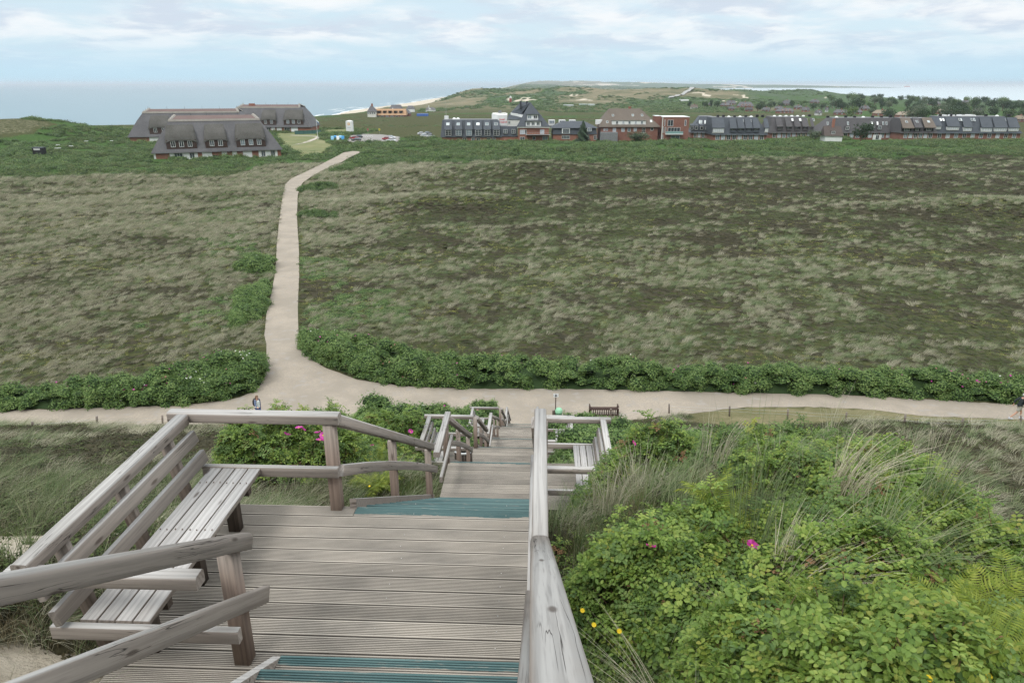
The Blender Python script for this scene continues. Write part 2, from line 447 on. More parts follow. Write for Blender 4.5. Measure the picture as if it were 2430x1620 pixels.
_V1 = [r[0] for r in PATH_ROWS[::2]]+[PATH_ROWS[-1][0]]; _V2 = [r[-1] for r in PATH_ROWS[::2]]+[PATH_ROWS[-1][-1]]
_VP = _V1+_V2[::-1]
_CP = [r[0] for r in CROSS_ROWS[::2]]+[r[-1] for r in CROSS_ROWS[::2]][::-1]
def in_poly(x, y, P):
    x = np.asarray(x, float); y = np.asarray(y, float); r = np.zeros(x.shape, bool); n = len(P); j = n-1
    for i in range(n):
        xi, yi = P[i]; xj, yj = P[j]
        r ^= ((yi > y) != (yj > y)) & (x < (xj-xi)*(y-yi)/((yj-yi)+1e-12)+xi); j = i
    return r
def on_path(x, y, pad=0.0):
    x = np.asarray(x, float); y = np.asarray(y, float); r = np.zeros(x.shape, bool)
    m = (y > 30) & (y < 320)
    xm, ym = x[m], y[m]
    def q(a, b): return in_poly(a, b, _VP) | in_poly(a, b, _CP)
    p = q(xm, ym)
    if pad > 0:
        for dx, dy in ((pad, 0), (-pad, 0), (0, pad), (0, -pad)): p |= q(xm+dx, ym+dy)
    elif pad < 0:
        for dx, dy in ((pad, 0), (-pad, 0), (0, pad), (0, -pad)): p &= q(xm+dx, ym+dy)
    r[m] = p; return r

# ---- terrain
ang = np.concatenate([np.linspace(-180, -55, 26)[:-1], np.linspace(-55, 55, 460), np.linspace(55, 180, 26)[1:]])*math.pi/180
rad = [0.4]
while rad[-1] < 26000: rad.append(rad[-1]*1.0155 + 0.02)
rad = np.array(rad)
A_, R_ = np.meshgrid(ang, rad); X_ = (np.sin(A_)*R_).ravel(); Y_ = (np.cos(A_)*R_).ravel()
Z_ = T(X_, Y_)
Z_ = Z_ - 0.22*on_path(X_, Y_, -0.9)*(R_.ravel() < 400)
# keep the ground below the boardwalk
nr, nc = len(rad), len(ang)
ii, jj = np.meshgrid(np.arange(nr-1), np.arange(nc-1), indexing='ij'); b = ii*nc+jj
F = np.stack([b, b+1, b+nc+1, b+nc], -1).reshape(-1, 4)
me = bpy.data.meshes.new('ground'); me.vertices.add(len(X_)); me.vertices.foreach_set('co', np.column_stack([X_, Y_, Z_]).astype(np.float32).ravel())
me.loops.add(F.size); me.loops.foreach_set('vertex_index', F.ravel().astype(np.int32))
me.polygons.add(len(F)); me.polygons.foreach_set('loop_start', np.arange(0, F.size, 4, dtype=np.int32))
me.polygons.foreach_set('loop_total', np.full(len(F), 4, dtype=np.int32)); me.polygons.foreach_set('use_smooth', np.ones(len(F), dtype=bool))
me.update(calc_edges=True)
rr = R_.ravel()
shrub = reg_shrub(X_, Y_); heath = reg_heath(X_, Y_)*(Y_ > 40)*(Y_ < 300)
sand = reg_sand(X_, Y_)
dW = X_-cliff_x(Y_)
sand = np.maximum(sand, sst(-14, -30, dW)*(Y_ > 300))
sand = np.maximum(sand, 0.6*sst(0.60, 0.72, fbm(X_/9, Y_/9, 71))*sst(5, -5, dW)*(Y_ > 300))
far = sst(700, 1100, Y_)
sand = np.maximum(sand, far*sst(0.70, 0.76, fbm(X_/28, Y_/60, 73, 5))*sst(900, 500, X_-0.16*(Y_-1500))*0.7)
sand = np.maximum(sand, sst(4500, 6000, Y_)*sst(0.64, 0.70, fbm(X_/260, Y_/500, 75, 4))*0.7)
green = np.clip(shrub + far*sst(0.46, 0.58, fbm(X_/110, Y_/170, 77, 5))*0.7, 0, 1)
green = np.maximum(green, sst(420, 640, Y_)*sst(1000, 860, Y_)*sst(0.50, 0.62, fbm(X_/90, Y_/26, 79))*0.6)
green = np.maximum(green, (Y_ > 600)*sst(250, 330, X_-0.1*(Y_-500))*0.7)
green = np.maximum(green, sst(420, 360, Y_)*sst(-150, -180, X_)*sst(0.40, 0.5, fbm(X_/30, Y_/30, 81))*(Y_ > 195))
green = np.maximum(green, sst(-130, -170, X_)*sst(440, 480, Y_)*sst(0.42, 0.5, fbm(X_/60, Y_/18, 83))*0.8)
green = green*(1-bare_dune(X_, Y_)); sand = np.maximum(sand, 0.34*bare_dune(X_, Y_))
# mown grass strip right of the stair foot
strip = sst(9, 14, X_)*((Y_ > 36.2) & (Y_ < 41.5))*1.0
col = np.column_stack([heath, green, sand, np.ones_like(heath)]).astype(np.float32)
ca = me.color_attributes.new('biome', 'FLOAT_COLOR', 'POINT'); ca.data.foreach_set('color', col.ravel())
ca2 = me.color_attributes.new('strip', 'FLOAT_COLOR', 'POINT')
near = sst(41, 36, Y_)
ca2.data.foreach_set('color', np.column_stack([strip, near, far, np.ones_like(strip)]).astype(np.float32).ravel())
g = NT('dune_ground'); c = g.coord('Object')
sb = g.node('ShaderNodeSeparateColor'); g.l.new(g.attr('biome').outputs['Color'], sb.inputs[0])
ss = g.node('ShaderNodeSeparateColor'); g.l.new(g.attr('strip').outputs['Color'], ss.inputs[0])
cs = g.coord('Object', (0.45, 1.0, 1.0))
fine = g.noise(cs, 1.4, 8, 0.72); mid = g.noise(c, 0.16, 6, 0.62); big = g.noise(c, 0.02, 6, 0.65)
straw = g.ramp(fine, [(0.25, (0.028, 0.034, 0.013)), (0.45, (0.052, 0.060, 0.025)), (0.62, (0.095, 0.095, 0.045)), (0.8, (0.16, 0.145, 0.085))])
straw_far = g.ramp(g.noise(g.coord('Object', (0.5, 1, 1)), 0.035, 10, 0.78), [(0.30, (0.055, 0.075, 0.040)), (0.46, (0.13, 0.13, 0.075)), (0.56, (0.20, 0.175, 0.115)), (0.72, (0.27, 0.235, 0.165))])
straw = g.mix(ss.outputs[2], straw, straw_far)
hea = g.ramp(fine, [(0.25, (0.022, 0.025, 0.011)), (0.5, (0.044, 0.044, 0.022)), (0.75, (0.072, 0.064, 0.036))])
hea = g.mix(g.rng(mid, 0.40, 0.62), hea, (0.044, 0.060, 0.021))
grn = g.ramp(fine, [(0.25, (0.022, 0.045, 0.014)), (0.5, (0.05, 0.095, 0.028)), (0.75, (0.09, 0.145, 0.045))])
grn = g.mix(g.math('MULTIPLY', ss.outputs[2], g.rng(g.noise(c, 0.03, 9, 0.75), 0.4, 0.6)), grn, (0.075, 0.105, 0.065))
sandc = g.ramp(g.noise(c, 2.0, 6, 0.6), [(0.3, (0.42, 0.37, 0.29)), (0.7, (0.58, 0.52, 0.43))])
colr = g.mix(g.rng(g.math('ADD', sb.outputs[0], g.math('MULTIPLY', g.math('SUBTRACT', fine, 0.5), 0.8)), 0.3, 0.6), straw, hea)
colr = g.mix(g.rng(g.math('ADD', sb.outputs[1], g.math('MULTIPLY', g.math('SUBTRACT', mid, 0.5), 0.9)), 0.35, 0.65), colr, grn)
nearc = g.ramp(fine, [(0.25, (0.030, 0.030, 0.018)), (0.55, (0.075, 0.065, 0.040)), (0.8, (0.15, 0.125, 0.08))])
colr = g.mix(g.math('MULTIPLY', ss.outputs[1], 0.9), colr, nearc)
mown = g.ramp(fine, [(0.3, (0.13, 0.135, 0.065)), (0.6, (0.22, 0.20, 0.115)), (0.8, (0.30, 0.25, 0.16))])
colr = g.mix(ss.outputs[0], colr, mown)
colr = g.mix(g.rng(g.math('ADD', sb.outputs[2], g.math('MULTIPLY', g.math('SUBTRACT', fine, 0.5), 0.5)), 0.3, 0.6), colr, sandc)
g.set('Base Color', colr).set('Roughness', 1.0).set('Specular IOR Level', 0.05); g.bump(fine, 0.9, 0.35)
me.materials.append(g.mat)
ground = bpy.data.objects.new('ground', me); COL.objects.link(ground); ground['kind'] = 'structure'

# ---- sea
sm = NT('sea_water'); c = sm.coord('Object', (1.0, 0.35, 1.0))
sn = sm.noise(c, 0.06, 6, 0.65); sn2 = sm.noise(c, 0.0016, 4, 0.6)
sep2 = sm.node('ShaderNodeSeparateXYZ'); sm.l.new(sm.coord('Object'), sep2.inputs[0])
east = sm.rng(sep2.outputs[0], 600, 1500)
wc = sm.mix(sn2, (0.085, 0.175, 0.225), (0.12, 0.22, 0.265)); wc = sm.mix(east, wc, (0.42, 0.50, 0.53))
sm.set('Base Color', wc).set('Roughness', 0.32).set('Specular IOR Level', 0.5); sm.bump(sn, 0.55, 1.2)
mb = MB(); n = 64; rs = [0, 300, 900, 2500, 7000, 20000, 60000]
vs = [(0, 0, SEA)]; fs = []
for r in rs[1:]:
    for i in range(n): vs.append((r*math.cos(2*math.pi*i/n), r*math.sin(2*math.pi*i/n), SEA))
for i in range(n): fs.append((0, 1+i, 1+(i+1) % n))
for k in range(len(rs)-2):
    for i in range(n): a = 1+k*n; fs.append((a+i, a+n+i, a+n+(i+1) % n, a+(i+1) % n))
o = mesh_obj('sea', vs, fs, sm.mat); o['kind'] = 'structure'
# breaking surf along the beach
foam = flat('surf_foam', (0.8, 0.82, 0.82), 0.8, var=0.05)
for li, (off, wd) in enumerate(((-2, 9), (-26, 6), (-52, 4))):
    mbf = MB()
    yy = 900.0
    while yy < 7000:
        ln = 40+90*random.random()
        if random.random() < (0.85, 0.5, 0.3)[li]:
            xa = float(cliff_x(yy))-36-76+off; xb = float(cliff_x(yy+ln))-36-76+off; q = wd*(0.5+random.random())
            N_ = 6; top = []; bot = []
            for k in range(N_+1):
                f = k/N_; h = q*math.sin(math.pi*min(max(f, 0.05), 0.95)); xx = xa+(xb-xa)*f+random.uniform(-2, 2)
                top.append((xx-h/2, yy+ln*f, SEA+0.12)); bot.append((xx+h/2, yy+ln*f, SEA+0.12))
            mbf.add(top+bot, [(k, N_+1+k, N_+2+k, k+1) for k in range(N_)])
        yy += ln*1.1
    o = mbf.obj('surf_foam', foam); tag(o, 'white surf breaking along the far beach', 'surf', kind='stuff')
# ================================================================== timber boardwalk stairs
PHI = math.atan(YAW)
def S(s, t, z): return Vector((s*math.sin(PHI)+t*math.cos(PHI), s*math.cos(PHI)-t*math.sin(PHI), z))

def wood(name, top, side, rough=0.85, grain=1.0, crack=0.0, wear=0.25):
    m = NT(name)
    c = m.coord('Object', (1, 1, 1), True)
    v = m.node('ShaderNodeVectorMath', operation='MULTIPLY'); m.l.new(c, v.inputs[0]); v.inputs[1].default_value = (1.6, 17, 17)
    warp = m.noise(m.coord('Object', (1.2, 5, 5), True), 1.3, 2, 0.5)
    w = m.node('ShaderNodeTexWave', wave_type='RINGS', rings_direction='X'); m.l.new(v.outputs[0], w.inputs['Vector'])
    w.inputs['Scale'].default_value = 0.55*grain; w.inputs['Distortion'].default_value = 7.0; w.inputs['Detail'].default_value = 3
    w.inputs['Detail Scale'].default_value = 0.55
    st = m.noise(m.coord('Object', (2.2, 75, 75), True), 1.0, 6, 0.6)
    blot = m.noise(m.coord('Object', (1.6, 6, 6), True), 1.0, 4, 0.6)
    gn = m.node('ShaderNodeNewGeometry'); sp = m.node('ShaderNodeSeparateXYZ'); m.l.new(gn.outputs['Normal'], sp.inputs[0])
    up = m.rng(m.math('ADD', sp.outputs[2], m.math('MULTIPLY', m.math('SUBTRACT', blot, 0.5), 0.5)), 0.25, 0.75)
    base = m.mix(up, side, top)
    dark = m.mix(0.5, base, (0.0, 0.0, 0.0))
    col = m.mix(m.math('MULTIPLY', m.rng(w.outputs['Fac'], 0.35, 0.9), 0.34), base, dark)
    col = m.mix(m.math('MULTIPLY', m.rng(st, 0.48, 0.70), 0.55), col, dark)
    col = m.mix(m.math('MULTIPLY', m.rng(blot, 0.5, 0.75), wear), col, (0.30, 0.23, 0.18))
    kn = m.vor(m.coord('Object', (2.3, 9, 9), True), 1.0)
    col = m.mix(m.rng(kn, 0.06, 0.15, 0.75, 0.0), col, (0.07, 0.05, 0.04))
    tone = m.math('ADD', m.math('MULTIPLY', m.rand(), 0.30), 0.85)
    hsv = m.node('ShaderNodeHueSaturation'); m.l.new(col, hsv.inputs['Color']); m.l.new(tone, hsv.inputs['Value'])
    col = hsv.outputs[0]
    h = m.math('ADD', m.math('MULTIPLY', st, 0.6), m.math('MULTIPLY', w.outputs['Fac'], 0.4))
    if crack:
        ck = m.noise(m.coord('Object', (0.9, 26, 26), True), 1.0, 3, 0.5, 0.4)
        ck = m.math('MULTIPLY', m.rng(m.math('ABSOLUTE', m.math('SUBTRACT', ck, 0.5)), 0.0, 0.012, 1.0, 0.0),
                    m.rng(m.noise(m.coord('Object', (1.1, 3, 3), True), 1.0, 2), 0.52, 0.6))
        col = m.mix(m.math('MULTIPLY', ck, crack), col, (0.03, 0.025, 0.022))
        h = m.math('SUBTRACT', h, m.math('MULTIPLY', ck, 1.5))
    m.set('Base Color', col).set('Roughness', rough).set('Specular IOR Level', 0.2); m.bump(h, 0.55, 0.004)
    return m.mat
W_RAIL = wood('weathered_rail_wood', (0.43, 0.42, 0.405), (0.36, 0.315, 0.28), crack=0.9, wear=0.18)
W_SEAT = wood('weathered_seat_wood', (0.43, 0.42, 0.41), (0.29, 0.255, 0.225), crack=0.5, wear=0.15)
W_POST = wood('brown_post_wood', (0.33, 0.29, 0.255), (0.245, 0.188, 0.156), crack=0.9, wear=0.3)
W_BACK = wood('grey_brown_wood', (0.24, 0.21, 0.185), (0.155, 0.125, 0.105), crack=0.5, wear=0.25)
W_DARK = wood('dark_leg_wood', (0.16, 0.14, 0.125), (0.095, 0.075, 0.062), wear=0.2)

def deckmat(name, teal):
    m = NT(name); c = m.coord('Object', (1, 1, 1), True); co = m.coord('Object')
    st = m.noise(m.coord('Object', (2.0, 60, 60), True), 1.0, 5, 0.6)
    bl = m.noise(m.coord('Object', (1.4, 3, 3), True), 1.0, 5, 0.62)
    col = m.ramp(bl, [(0.32, (0.25, 0.232, 0.205)), (0.5, (0.34, 0.312, 0.272)), (0.70, (0.41, 0.372, 0.322))])
    gn = m.node('ShaderNodeSeparateXYZ'); m.l.new(co, gn.inputs[0])
    # darker colour in the grooves (local z below the board face)
    col = m.mix(m.rng(gn.outputs[2], -0.0045, -0.001, 0.82, 0.0), col, (0.055, 0.048, 0.042))
    col = m.mix(m.math('MULTIPLY', m.rng(st, 0.48, 0.75), 0.30), col, (0.24, 0.215, 0.19))
    if teal:
        edge = m.math('ADD', gn.outputs[1], m.math('MULTIPLY', m.math('SUBTRACT', m.noise(m.coord('Object', (2.2, 9, 9), True), 1.0, 5, 0.7), 0.5), teal[1]))
        f = m.rng(edge, teal[0]-0.003, teal[0]+0.003)
        f = m.math('MULTIPLY', f, m.rng(m.noise(m.coord('Object', (5, 40, 40), True), 1.0, 4, 0.6), 0.30, 0.42, 0.35, 1.0))
        tc_ = m.ramp(st, [(0.3, (0.055, 0.112, 0.116)), (0.7, (0.125, 0.195, 0.192))])
        tc_ = m.mix(m.rng(gn.outputs[2], -0.0045, -0.001, 0.6, 0.0), tc_, (0.01, 0.03, 0.035))
        col = m.mix(f, col, tc_)
    tone = m.math('ADD', m.math('MULTIPLY', m.rand(), 0.36), 0.80)
    hsv = m.node('ShaderNodeHueSaturation'); m.l.new(col, hsv.inputs['Color']); m.l.new(tone, hsv.inputs['Value'])
    # galvanised screw heads
    m.set('Base Color', hsv.outputs[0]).set('Roughness', 0.85).set('Specular IOR Level', 0.2); m.bump(st, 0.3, 0.002)
    return m.mat
D_PLAIN = deckmat('grooved_deck_wood', None)
D_TREAD = deckmat('tread_wood_with_teal_nosing', (-0.005, 0.055))
D_EDGE = deckmat('deck_board_with_teal_paint', (-0.045, 0.11))
D_LOW = deckmat('deck_board_with_teal_edge', (0.035, 0.05))
D_PATCH = deckmat('deck_board_with_worn_teal_paint', (0.025, 0.16))
SCREW = flat('screw_steel', (0.45, 0.44, 0.42), 0.5, 0.3, var=0.02)

def rounded(w, h, r, n=3, under=True):
    """cross-section (y, z), rounded at the top, softened below"""
    pts = []
    for cx_, cy_, a0, rr in ((w/2-r, h/2-r, 0, r), (-w/2+r, h/2-r, 90, r)):
        for i in range(n+1): a = R(a0+90*i/n); pts.append((cx_+rr*math.cos(a), cy_+rr*math.sin(a)))
    q = min(r, 0.004)
    for cx_, cy_, a0 in ((-w/2+q, -h/2+q, 180), (w/2-q, -h/2+q, 270)):
        for i in range(2): a = R(a0+90*i); pts.append((cx_+q*math.cos(a), cy_+q*math.sin(a)))
    return pts
_bc = {}
def beam_mesh(L, w, h, r, mat, seg=1, bow=0.0):
    k = (round(L, 3), w, h, r, mat.name, seg, bow)
    if k in _bc: return _bc[k]
    prof = rounded(w, h, r); n = len(prof); vs = []; fs = []
    for j in range(seg+1):
        x = -L/2+L*j/seg; zz = bow*(1-(2*j/seg-1)**2)
        vs += [(x, p[0], p[1]+zz) for p in prof]
    for j in range(seg):
        fs += [(j*n+i, (j+1)*n+i, (j+1)*n+(i+1) % n, j*n+(i+1) % n) for i in range(n)]
    fs += [tuple(range(n)), tuple(range(seg*n, seg*n+n))[::-1]]
    me = bpy.data.meshes.new('beam'); me.from_pydata(vs, [], fs); me.materials.append(mat)
    sm_ = np.ones(len(fs), dtype=bool); sm_[-2:] = False; me.polygons.foreach_set('use_smooth', sm_)
    me.update(); _bc[k] = me; return me
def beam(name, p0, p1, w, h, mat, parent=None, r=0.012, up=Vector((0, 0, 1)), seg=1, bow=0.0, label=None):
    p0, p1 = Vector(p0), Vector(p1); d = p1-p0; L = d.length; x = d.normalized()
    up = Vector(up)
    if abs(x.dot(up.normalized())) > 0.98: up = Vector((math.sin(PHI), math.cos(PHI), 0))
    y = up.cross(x).normalized(); z = x.cross(y)
    o = bpy.data.objects.new(name, beam_mesh(L, w, h, r, mat, seg, bow)); COL.objects.link(o)
    M = Matrix((x, y, z)).transposed().to_4x4(); M.translation = (p0+p1)/2
    if parent is not None:
        o.parent = parent; M = BASE[parent.name].inverted() @ M
    o.matrix_local = M if parent is not None else M
    if parent is None: o.matrix_world = M
    BASE[o.name] = (BASE[parent.name] @ M) if parent is not None else M
    if label: o['label'] = label
    return o
BASE = {}
def base_empty(name, loc, label, cat, group=None):
    e = empty(name, loc, 0, label, cat, group); BASE[e.name] = Matrix.Translation(loc); return e

_dc = {}
def board_mesh(L, w, mat, ridges=9, th=0.028):
    k = (round(L, 3), round(w, 3), mat.name, ridges)
    if k in _dc: return _dc[k]
    prof = [(-w/2, -th), (-w/2, -0.004), (-w/2+0.004, 0)]
    p = (w-0.006)/ridges
    for i in range(ridges):
        a = -w/2+0.003+p*i
        if i: prof += [(a-p*0.30, 0), (a-p*0.17, -0.006), (a+p*0.17, -0.006), (a+p*0.30, 0)]
    prof += [(w/2-0.003, 0), (w/2, -0.003), (w/2, -th)]
    n = len(prof); vs = [(-L/2, q[0], q[1]) for q in prof]+[(L/2, q[0], q[1]) for q in prof]
    fs = [(i, n+i, n+(i+1) % n, (i+1) % n) for i in range(n)]+[tuple(range(n))[::-1], tuple(range(n, 2*n))]
    fs = [f[::-1] for f in fs]
    me = bpy.data.meshes.new('deck_board'); me.from_pydata(vs, [], fs); me.materials.append(mat); me.update()
    _dc[k] = me; return me
def board(name, s, z, t0, t1, w, mat, parent, ridges=9):
    o = bpy.data.objects.new(name, board_mesh(t1-t0, w, mat, ridges)); COL.objects.link(o)
    M = Matrix.Rotation(-PHI, 4, 'Z'); M.translation = S(s, (t0+t1)/2, z+random.uniform(-0.0015, 0.0015))
    o.parent = parent; o.matrix_local = BASE[parent.name].inverted() @ M
    BASE[o.name] = M
    return o

stair = base_empty('wooden_stairway', S(3.45, -0.8, -3.45), 'long grey timber stairway with landings and handrails running down the dune to the path', 'stairway')
TL = pl([0, 5.4, 9.4, 16, 60], [-1.54, -1.54, -1.51, -1.50, -1.48])
TP = pl([0, 3.5, 5.4, 9.3, 60], [-1.84, -1.84, -1.70, -1.57, -1.55])
TR = 0.0; TPR = 0.045
def part(name, parent, mb, mat):
    """a mesh child whose vertices are given in world coordinates"""
    inv = BASE[parent.name].inverted(); mb.v = [tuple(inv @ Vector(v)) for v in mb.v]
    o = mb.obj(name, mat, parent); BASE[o.name] = BASE[parent.name].copy(); return o
def sbox(mb, s0, s1, t0, t1, z0, z1, mi=0):
    b4 = [S(s0, t0, z0), S(s0, t1, z0), S(s1, t1, z0), S(s1, t0, z0)]; t4 = [Vector(p)+Vector((0, 0, z1-z0)) for p in b4]
    return mb.hexa([tuple(p) for p in b4], [tuple(p) for p in t4], mi)

LANDS = [  # s0, s1, z, side of bench
    (3.42, 5.26, -3.45, 'L'), (9.55, 11.0, -6.25, 'R'), (14.9, 16.35, -8.85, 'L'),
    (19.95, 21.48, -11.3, 'R'), (26.05, 27.55, -13.9, 'L'), (31.45, 33.0, -16.5, 'R')]
def post(parent, s, t, z0, z1, w=0.095, mat=None, label=None):
    return beam('post', S(s, t, z0), S(s, t, z1), w, w, mat or W_POST, parent, 0.008, label=label)
for li, (s0, s1, z, side) in enumerate(LANDS):
    fr = MB(); tl = float(TL(s0)) - (1.12 if side == 'L' else 0.03); tr = TR + (1.18 if side == 'R' else 0.03)
    sbox(fr, s0+0.02, s1-0.02, tl+0.03, tl+0.09, z-0.20, z-0.032); sbox(fr, s0+0.02, s1-0.02, tr-0.09, tr-0.03, z-0.20, z-0.032)
    sbox(fr, s0+0.03, s0+0.08, tl+0.09, tr-0.09, z-0.20, z-0.033); sbox(fr, s1-0.08, s1-0.03, tl+0.09, tr-0.09, z-0.20, z-0.033)
    land = part('landing', stair, fr, W_DARK)
    n = max(1, round((s1-s0)/0.151)); p = (s1-s0)/n
    for k in range(n):
        m = (D_EDGE if li == 0 else D_PATCH if li == 1 else D_LOW) if k == n-1 else D_PLAIN
        w_ = p-0.012
        if k == n-1 and side == 'L':    # painted only across the flight
            board('deck_board', s0+p*(k+.5), z, tl, float(TL(s0))-0.01, w_, D_PLAIN, land)
            board('deck_board', s0+p*(k+.5), z, float(TL(s0))-0.006, tr, w_, m, land)
        elif k == n-1:
            board('deck_board', s0+p*(k+.5), z, tl, TR+0.03, w_, m, land)
            board('deck_board', s0+p*(k+.5), z, TR+0.034, tr, w_, D_PLAIN, land)
        else: board('deck_board', s0+p*(k+.5), z, tl, tr, w_, m, land)
    if li == 0:
        for k in (1, 2): board('deck_board', s0-p*(k-.5), z, tl, -1.64, p-0.012, D_PLAIN, land)
    # supports of the landing
    for ss_ in (s0+0.12, s1-0.12):
        for tt in (tl+0.15, tr-0.15):
            post(land, ss_, tt, z-0.9, z-0.205, 0.09, W_DARK)
def flight(s0, z0, s1, z1, idx, steps=None):
    n = steps or max(2, round((z0-z1)/0.172)); h = (z0-z1)/n; g = (s1-s0)/(n-1)
    # stringers, cut below the treads and standing a hand above them at the sides
    mb = MB(); sl = (z1-z0)/(s1-s0)
    for t, w in ((float(TL(s0))-0.03, 0.055), (TR+0.012, 0.055)):
        a0, a1 = s0-0.04, s1-0.22
        za, zb = z0+0.10, z1+0.37
        if idx == 0: a1 = s1+0.02; zb = z1+0.15
        p = [S(a0, t-w/2, za-0.34), S(a0, t+w/2, za-0.34), S(a1, t+w/2, zb-0.34), S(a1, t-w/2, zb-0.34)]
        q = [S(a0, t-w/2, za), S(a0, t+w/2, za), S(a1, t+w/2, zb), S(a1, t-w/2, zb)]
        mb.hexa(p, q)
    f = part('flight', stair, mb, W_RAIL)
    for i in range(1, n):
        zt = z0-h*i; a = s0+g*(i-1); w = g/2
        tl = float(TL(a)); tr = TR-0.016
        board('tread_board', a+w*0.5, zt, tl, tr, w-0.006, D_PLAIN, f, 7)
        board('tread_board', a+w*1.5+0.012, zt, tl, tr, w-0.002, D_TREAD, f, 7)
    return f
def rails(s0, z0, s1, z1, t, inner, idx, first=True):
    """sloping handrail, middle rail and posts on one side of a flight"""
    mb = MB(); sbox(mb, s0-0.05, s0+0.05, t-0.045, t+0.045, z0-0.5, z0-0.05)
    e = part('railing', stair, mb, W_POST)
    tt = (lambda s_: float(TP(s_))) if t < -0.5 else (lambda s_: t)
    H0 = z0+0.86; H1 = z1+1.26
    sa, sb = s0-0.05, s1-0.36
    beam('handrail', S(sa, tt(sa)+inner*0.04, H0), S(sb, tt(sb)+inner*0.04, H1), 0.098, 0.092, W_RAIL, e, 0.016)
    beam('middle_rail', S(sa, tt(sa)+inner*0.07, z0+0.38), S(s1-0.2, tt(s1)+inner*0.07, z1+0.79), 0.046, 0.10, W_RAIL, e, 0.008, seg=6, bow=0.05)
    for fr_ in (0.44, 0.90):
        sp = s0+(s1-s0)*fr_; zt = H0+(H1-H0)*(sp-sa)/(sb-sa) if sp < sb else H1
        post(e, sp, tt(sp), z0+(z1-z0)*fr_-0.35, zt-0.05, 0.085)
    post(e, s0-0.03, tt(s0), z0-0.35, z0+0.845, 0.095)
    return e
# upper flight that climbs back past the viewer
UP0 = (-0.56, -3.45+0.17*15)
flight(UP0[0], UP0[1], 3.36, -3.45, 0, 15)
sl = 0.607
for side in ('L', 'R'):
    mb = MB(); t = (-1.77 if side == 'L' else TPR)
    sbox(mb, 3.40, 3.42, t-0.03, t+0.03, -3.9, -3.6)
    e = part('railing', stair, mb, W_POST)
    inn = 1 if side == 'L' else -1
    if side == 'L':
        beam('handrail', S(3.63, -1.785, -2.645), S(-0.9, -1.785, -2.645+sl*4.53), 0.10, 0.098, W_RAIL, e, 0.03)
        beam('middle_rail', S(3.68, -1.725, -3.085), S(-0.9, -1.725, -3.085+sl*4.58), 0.046, 0.105, W_RAIL, e, 0.008)
        for s_ in (3.5, 1.4): post(e, s_, -1.835, -3.45+max(0, 3.42-s_)*sl-(0 if s_ > 3 else 0.35), -2.70+(3.63-s_)*sl, 0.10)
    else:
        beam('handrail', S(3.55, 0.03, -2.56), S(-0.9, 0.065, -2.56+0.60*4.45), 0.115, 0.098, W_RAIL, e, 0.034, seg=3)
        beam('middle_rail', S(3.62, -0.032, -3.02), S(-0.9, -0.03, -3.02+sl*4.52), 0.046, 0.105, W_RAIL, e, 0.012)
        for s_ in (3.30, 1.9, 0.5): post(e, s_, 0.05, -3.45+max(0, 3.42-s_)*sl-0.35, -2.62+(3.55-s_)*0.60, 0.09)
# flights between the landings
ends = LANDS[1:]+[(37.3, 38, -19.5, '')]
for i, (a, b) in enumerate(zip(LANDS, ends)):
    flight(a[1], a[2], b[0], b[2], i+1)
    rails(a[1], a[2], b[0], b[2], -1.6, 1, i+1)
    rails(a[1], a[2], b[0], b[2], TPR, -1, i+1)
# level rails on the side of each landing that has no bench
for i, (s0, s1, z, side) in enumerate(LANDS):
    t = TPR if side == 'L' else float(TP(s0))
    inn = -1 if side == 'L' else 1
    mb = MB(); sbox(mb, s0+0.05, s0+0.07, t-0.03, t+0.03, z-0.3, z-0.05)
    e = part('railing', stair, mb, W_POST)
    tc0 = 0.03 if side == 'L' else t+0.03
    beam('handrail', S(s0+0.12, tc0, z+0.86), S(s1+0.12, tc0, z+0.86), 0.10, 0.09, W_RAIL, e, 0.016)
    beam('middle_rail', S(s0+0.12, tc0+inn*0.055, z+0.42), S(s1+0.12, tc0+inn*0.055, z+0.42), 0.046, 0.10, W_RAIL, e, 0.008)
    post(e, s0+0.75, t, z-0.35, z+0.815, 0.085) if i == 0 else None
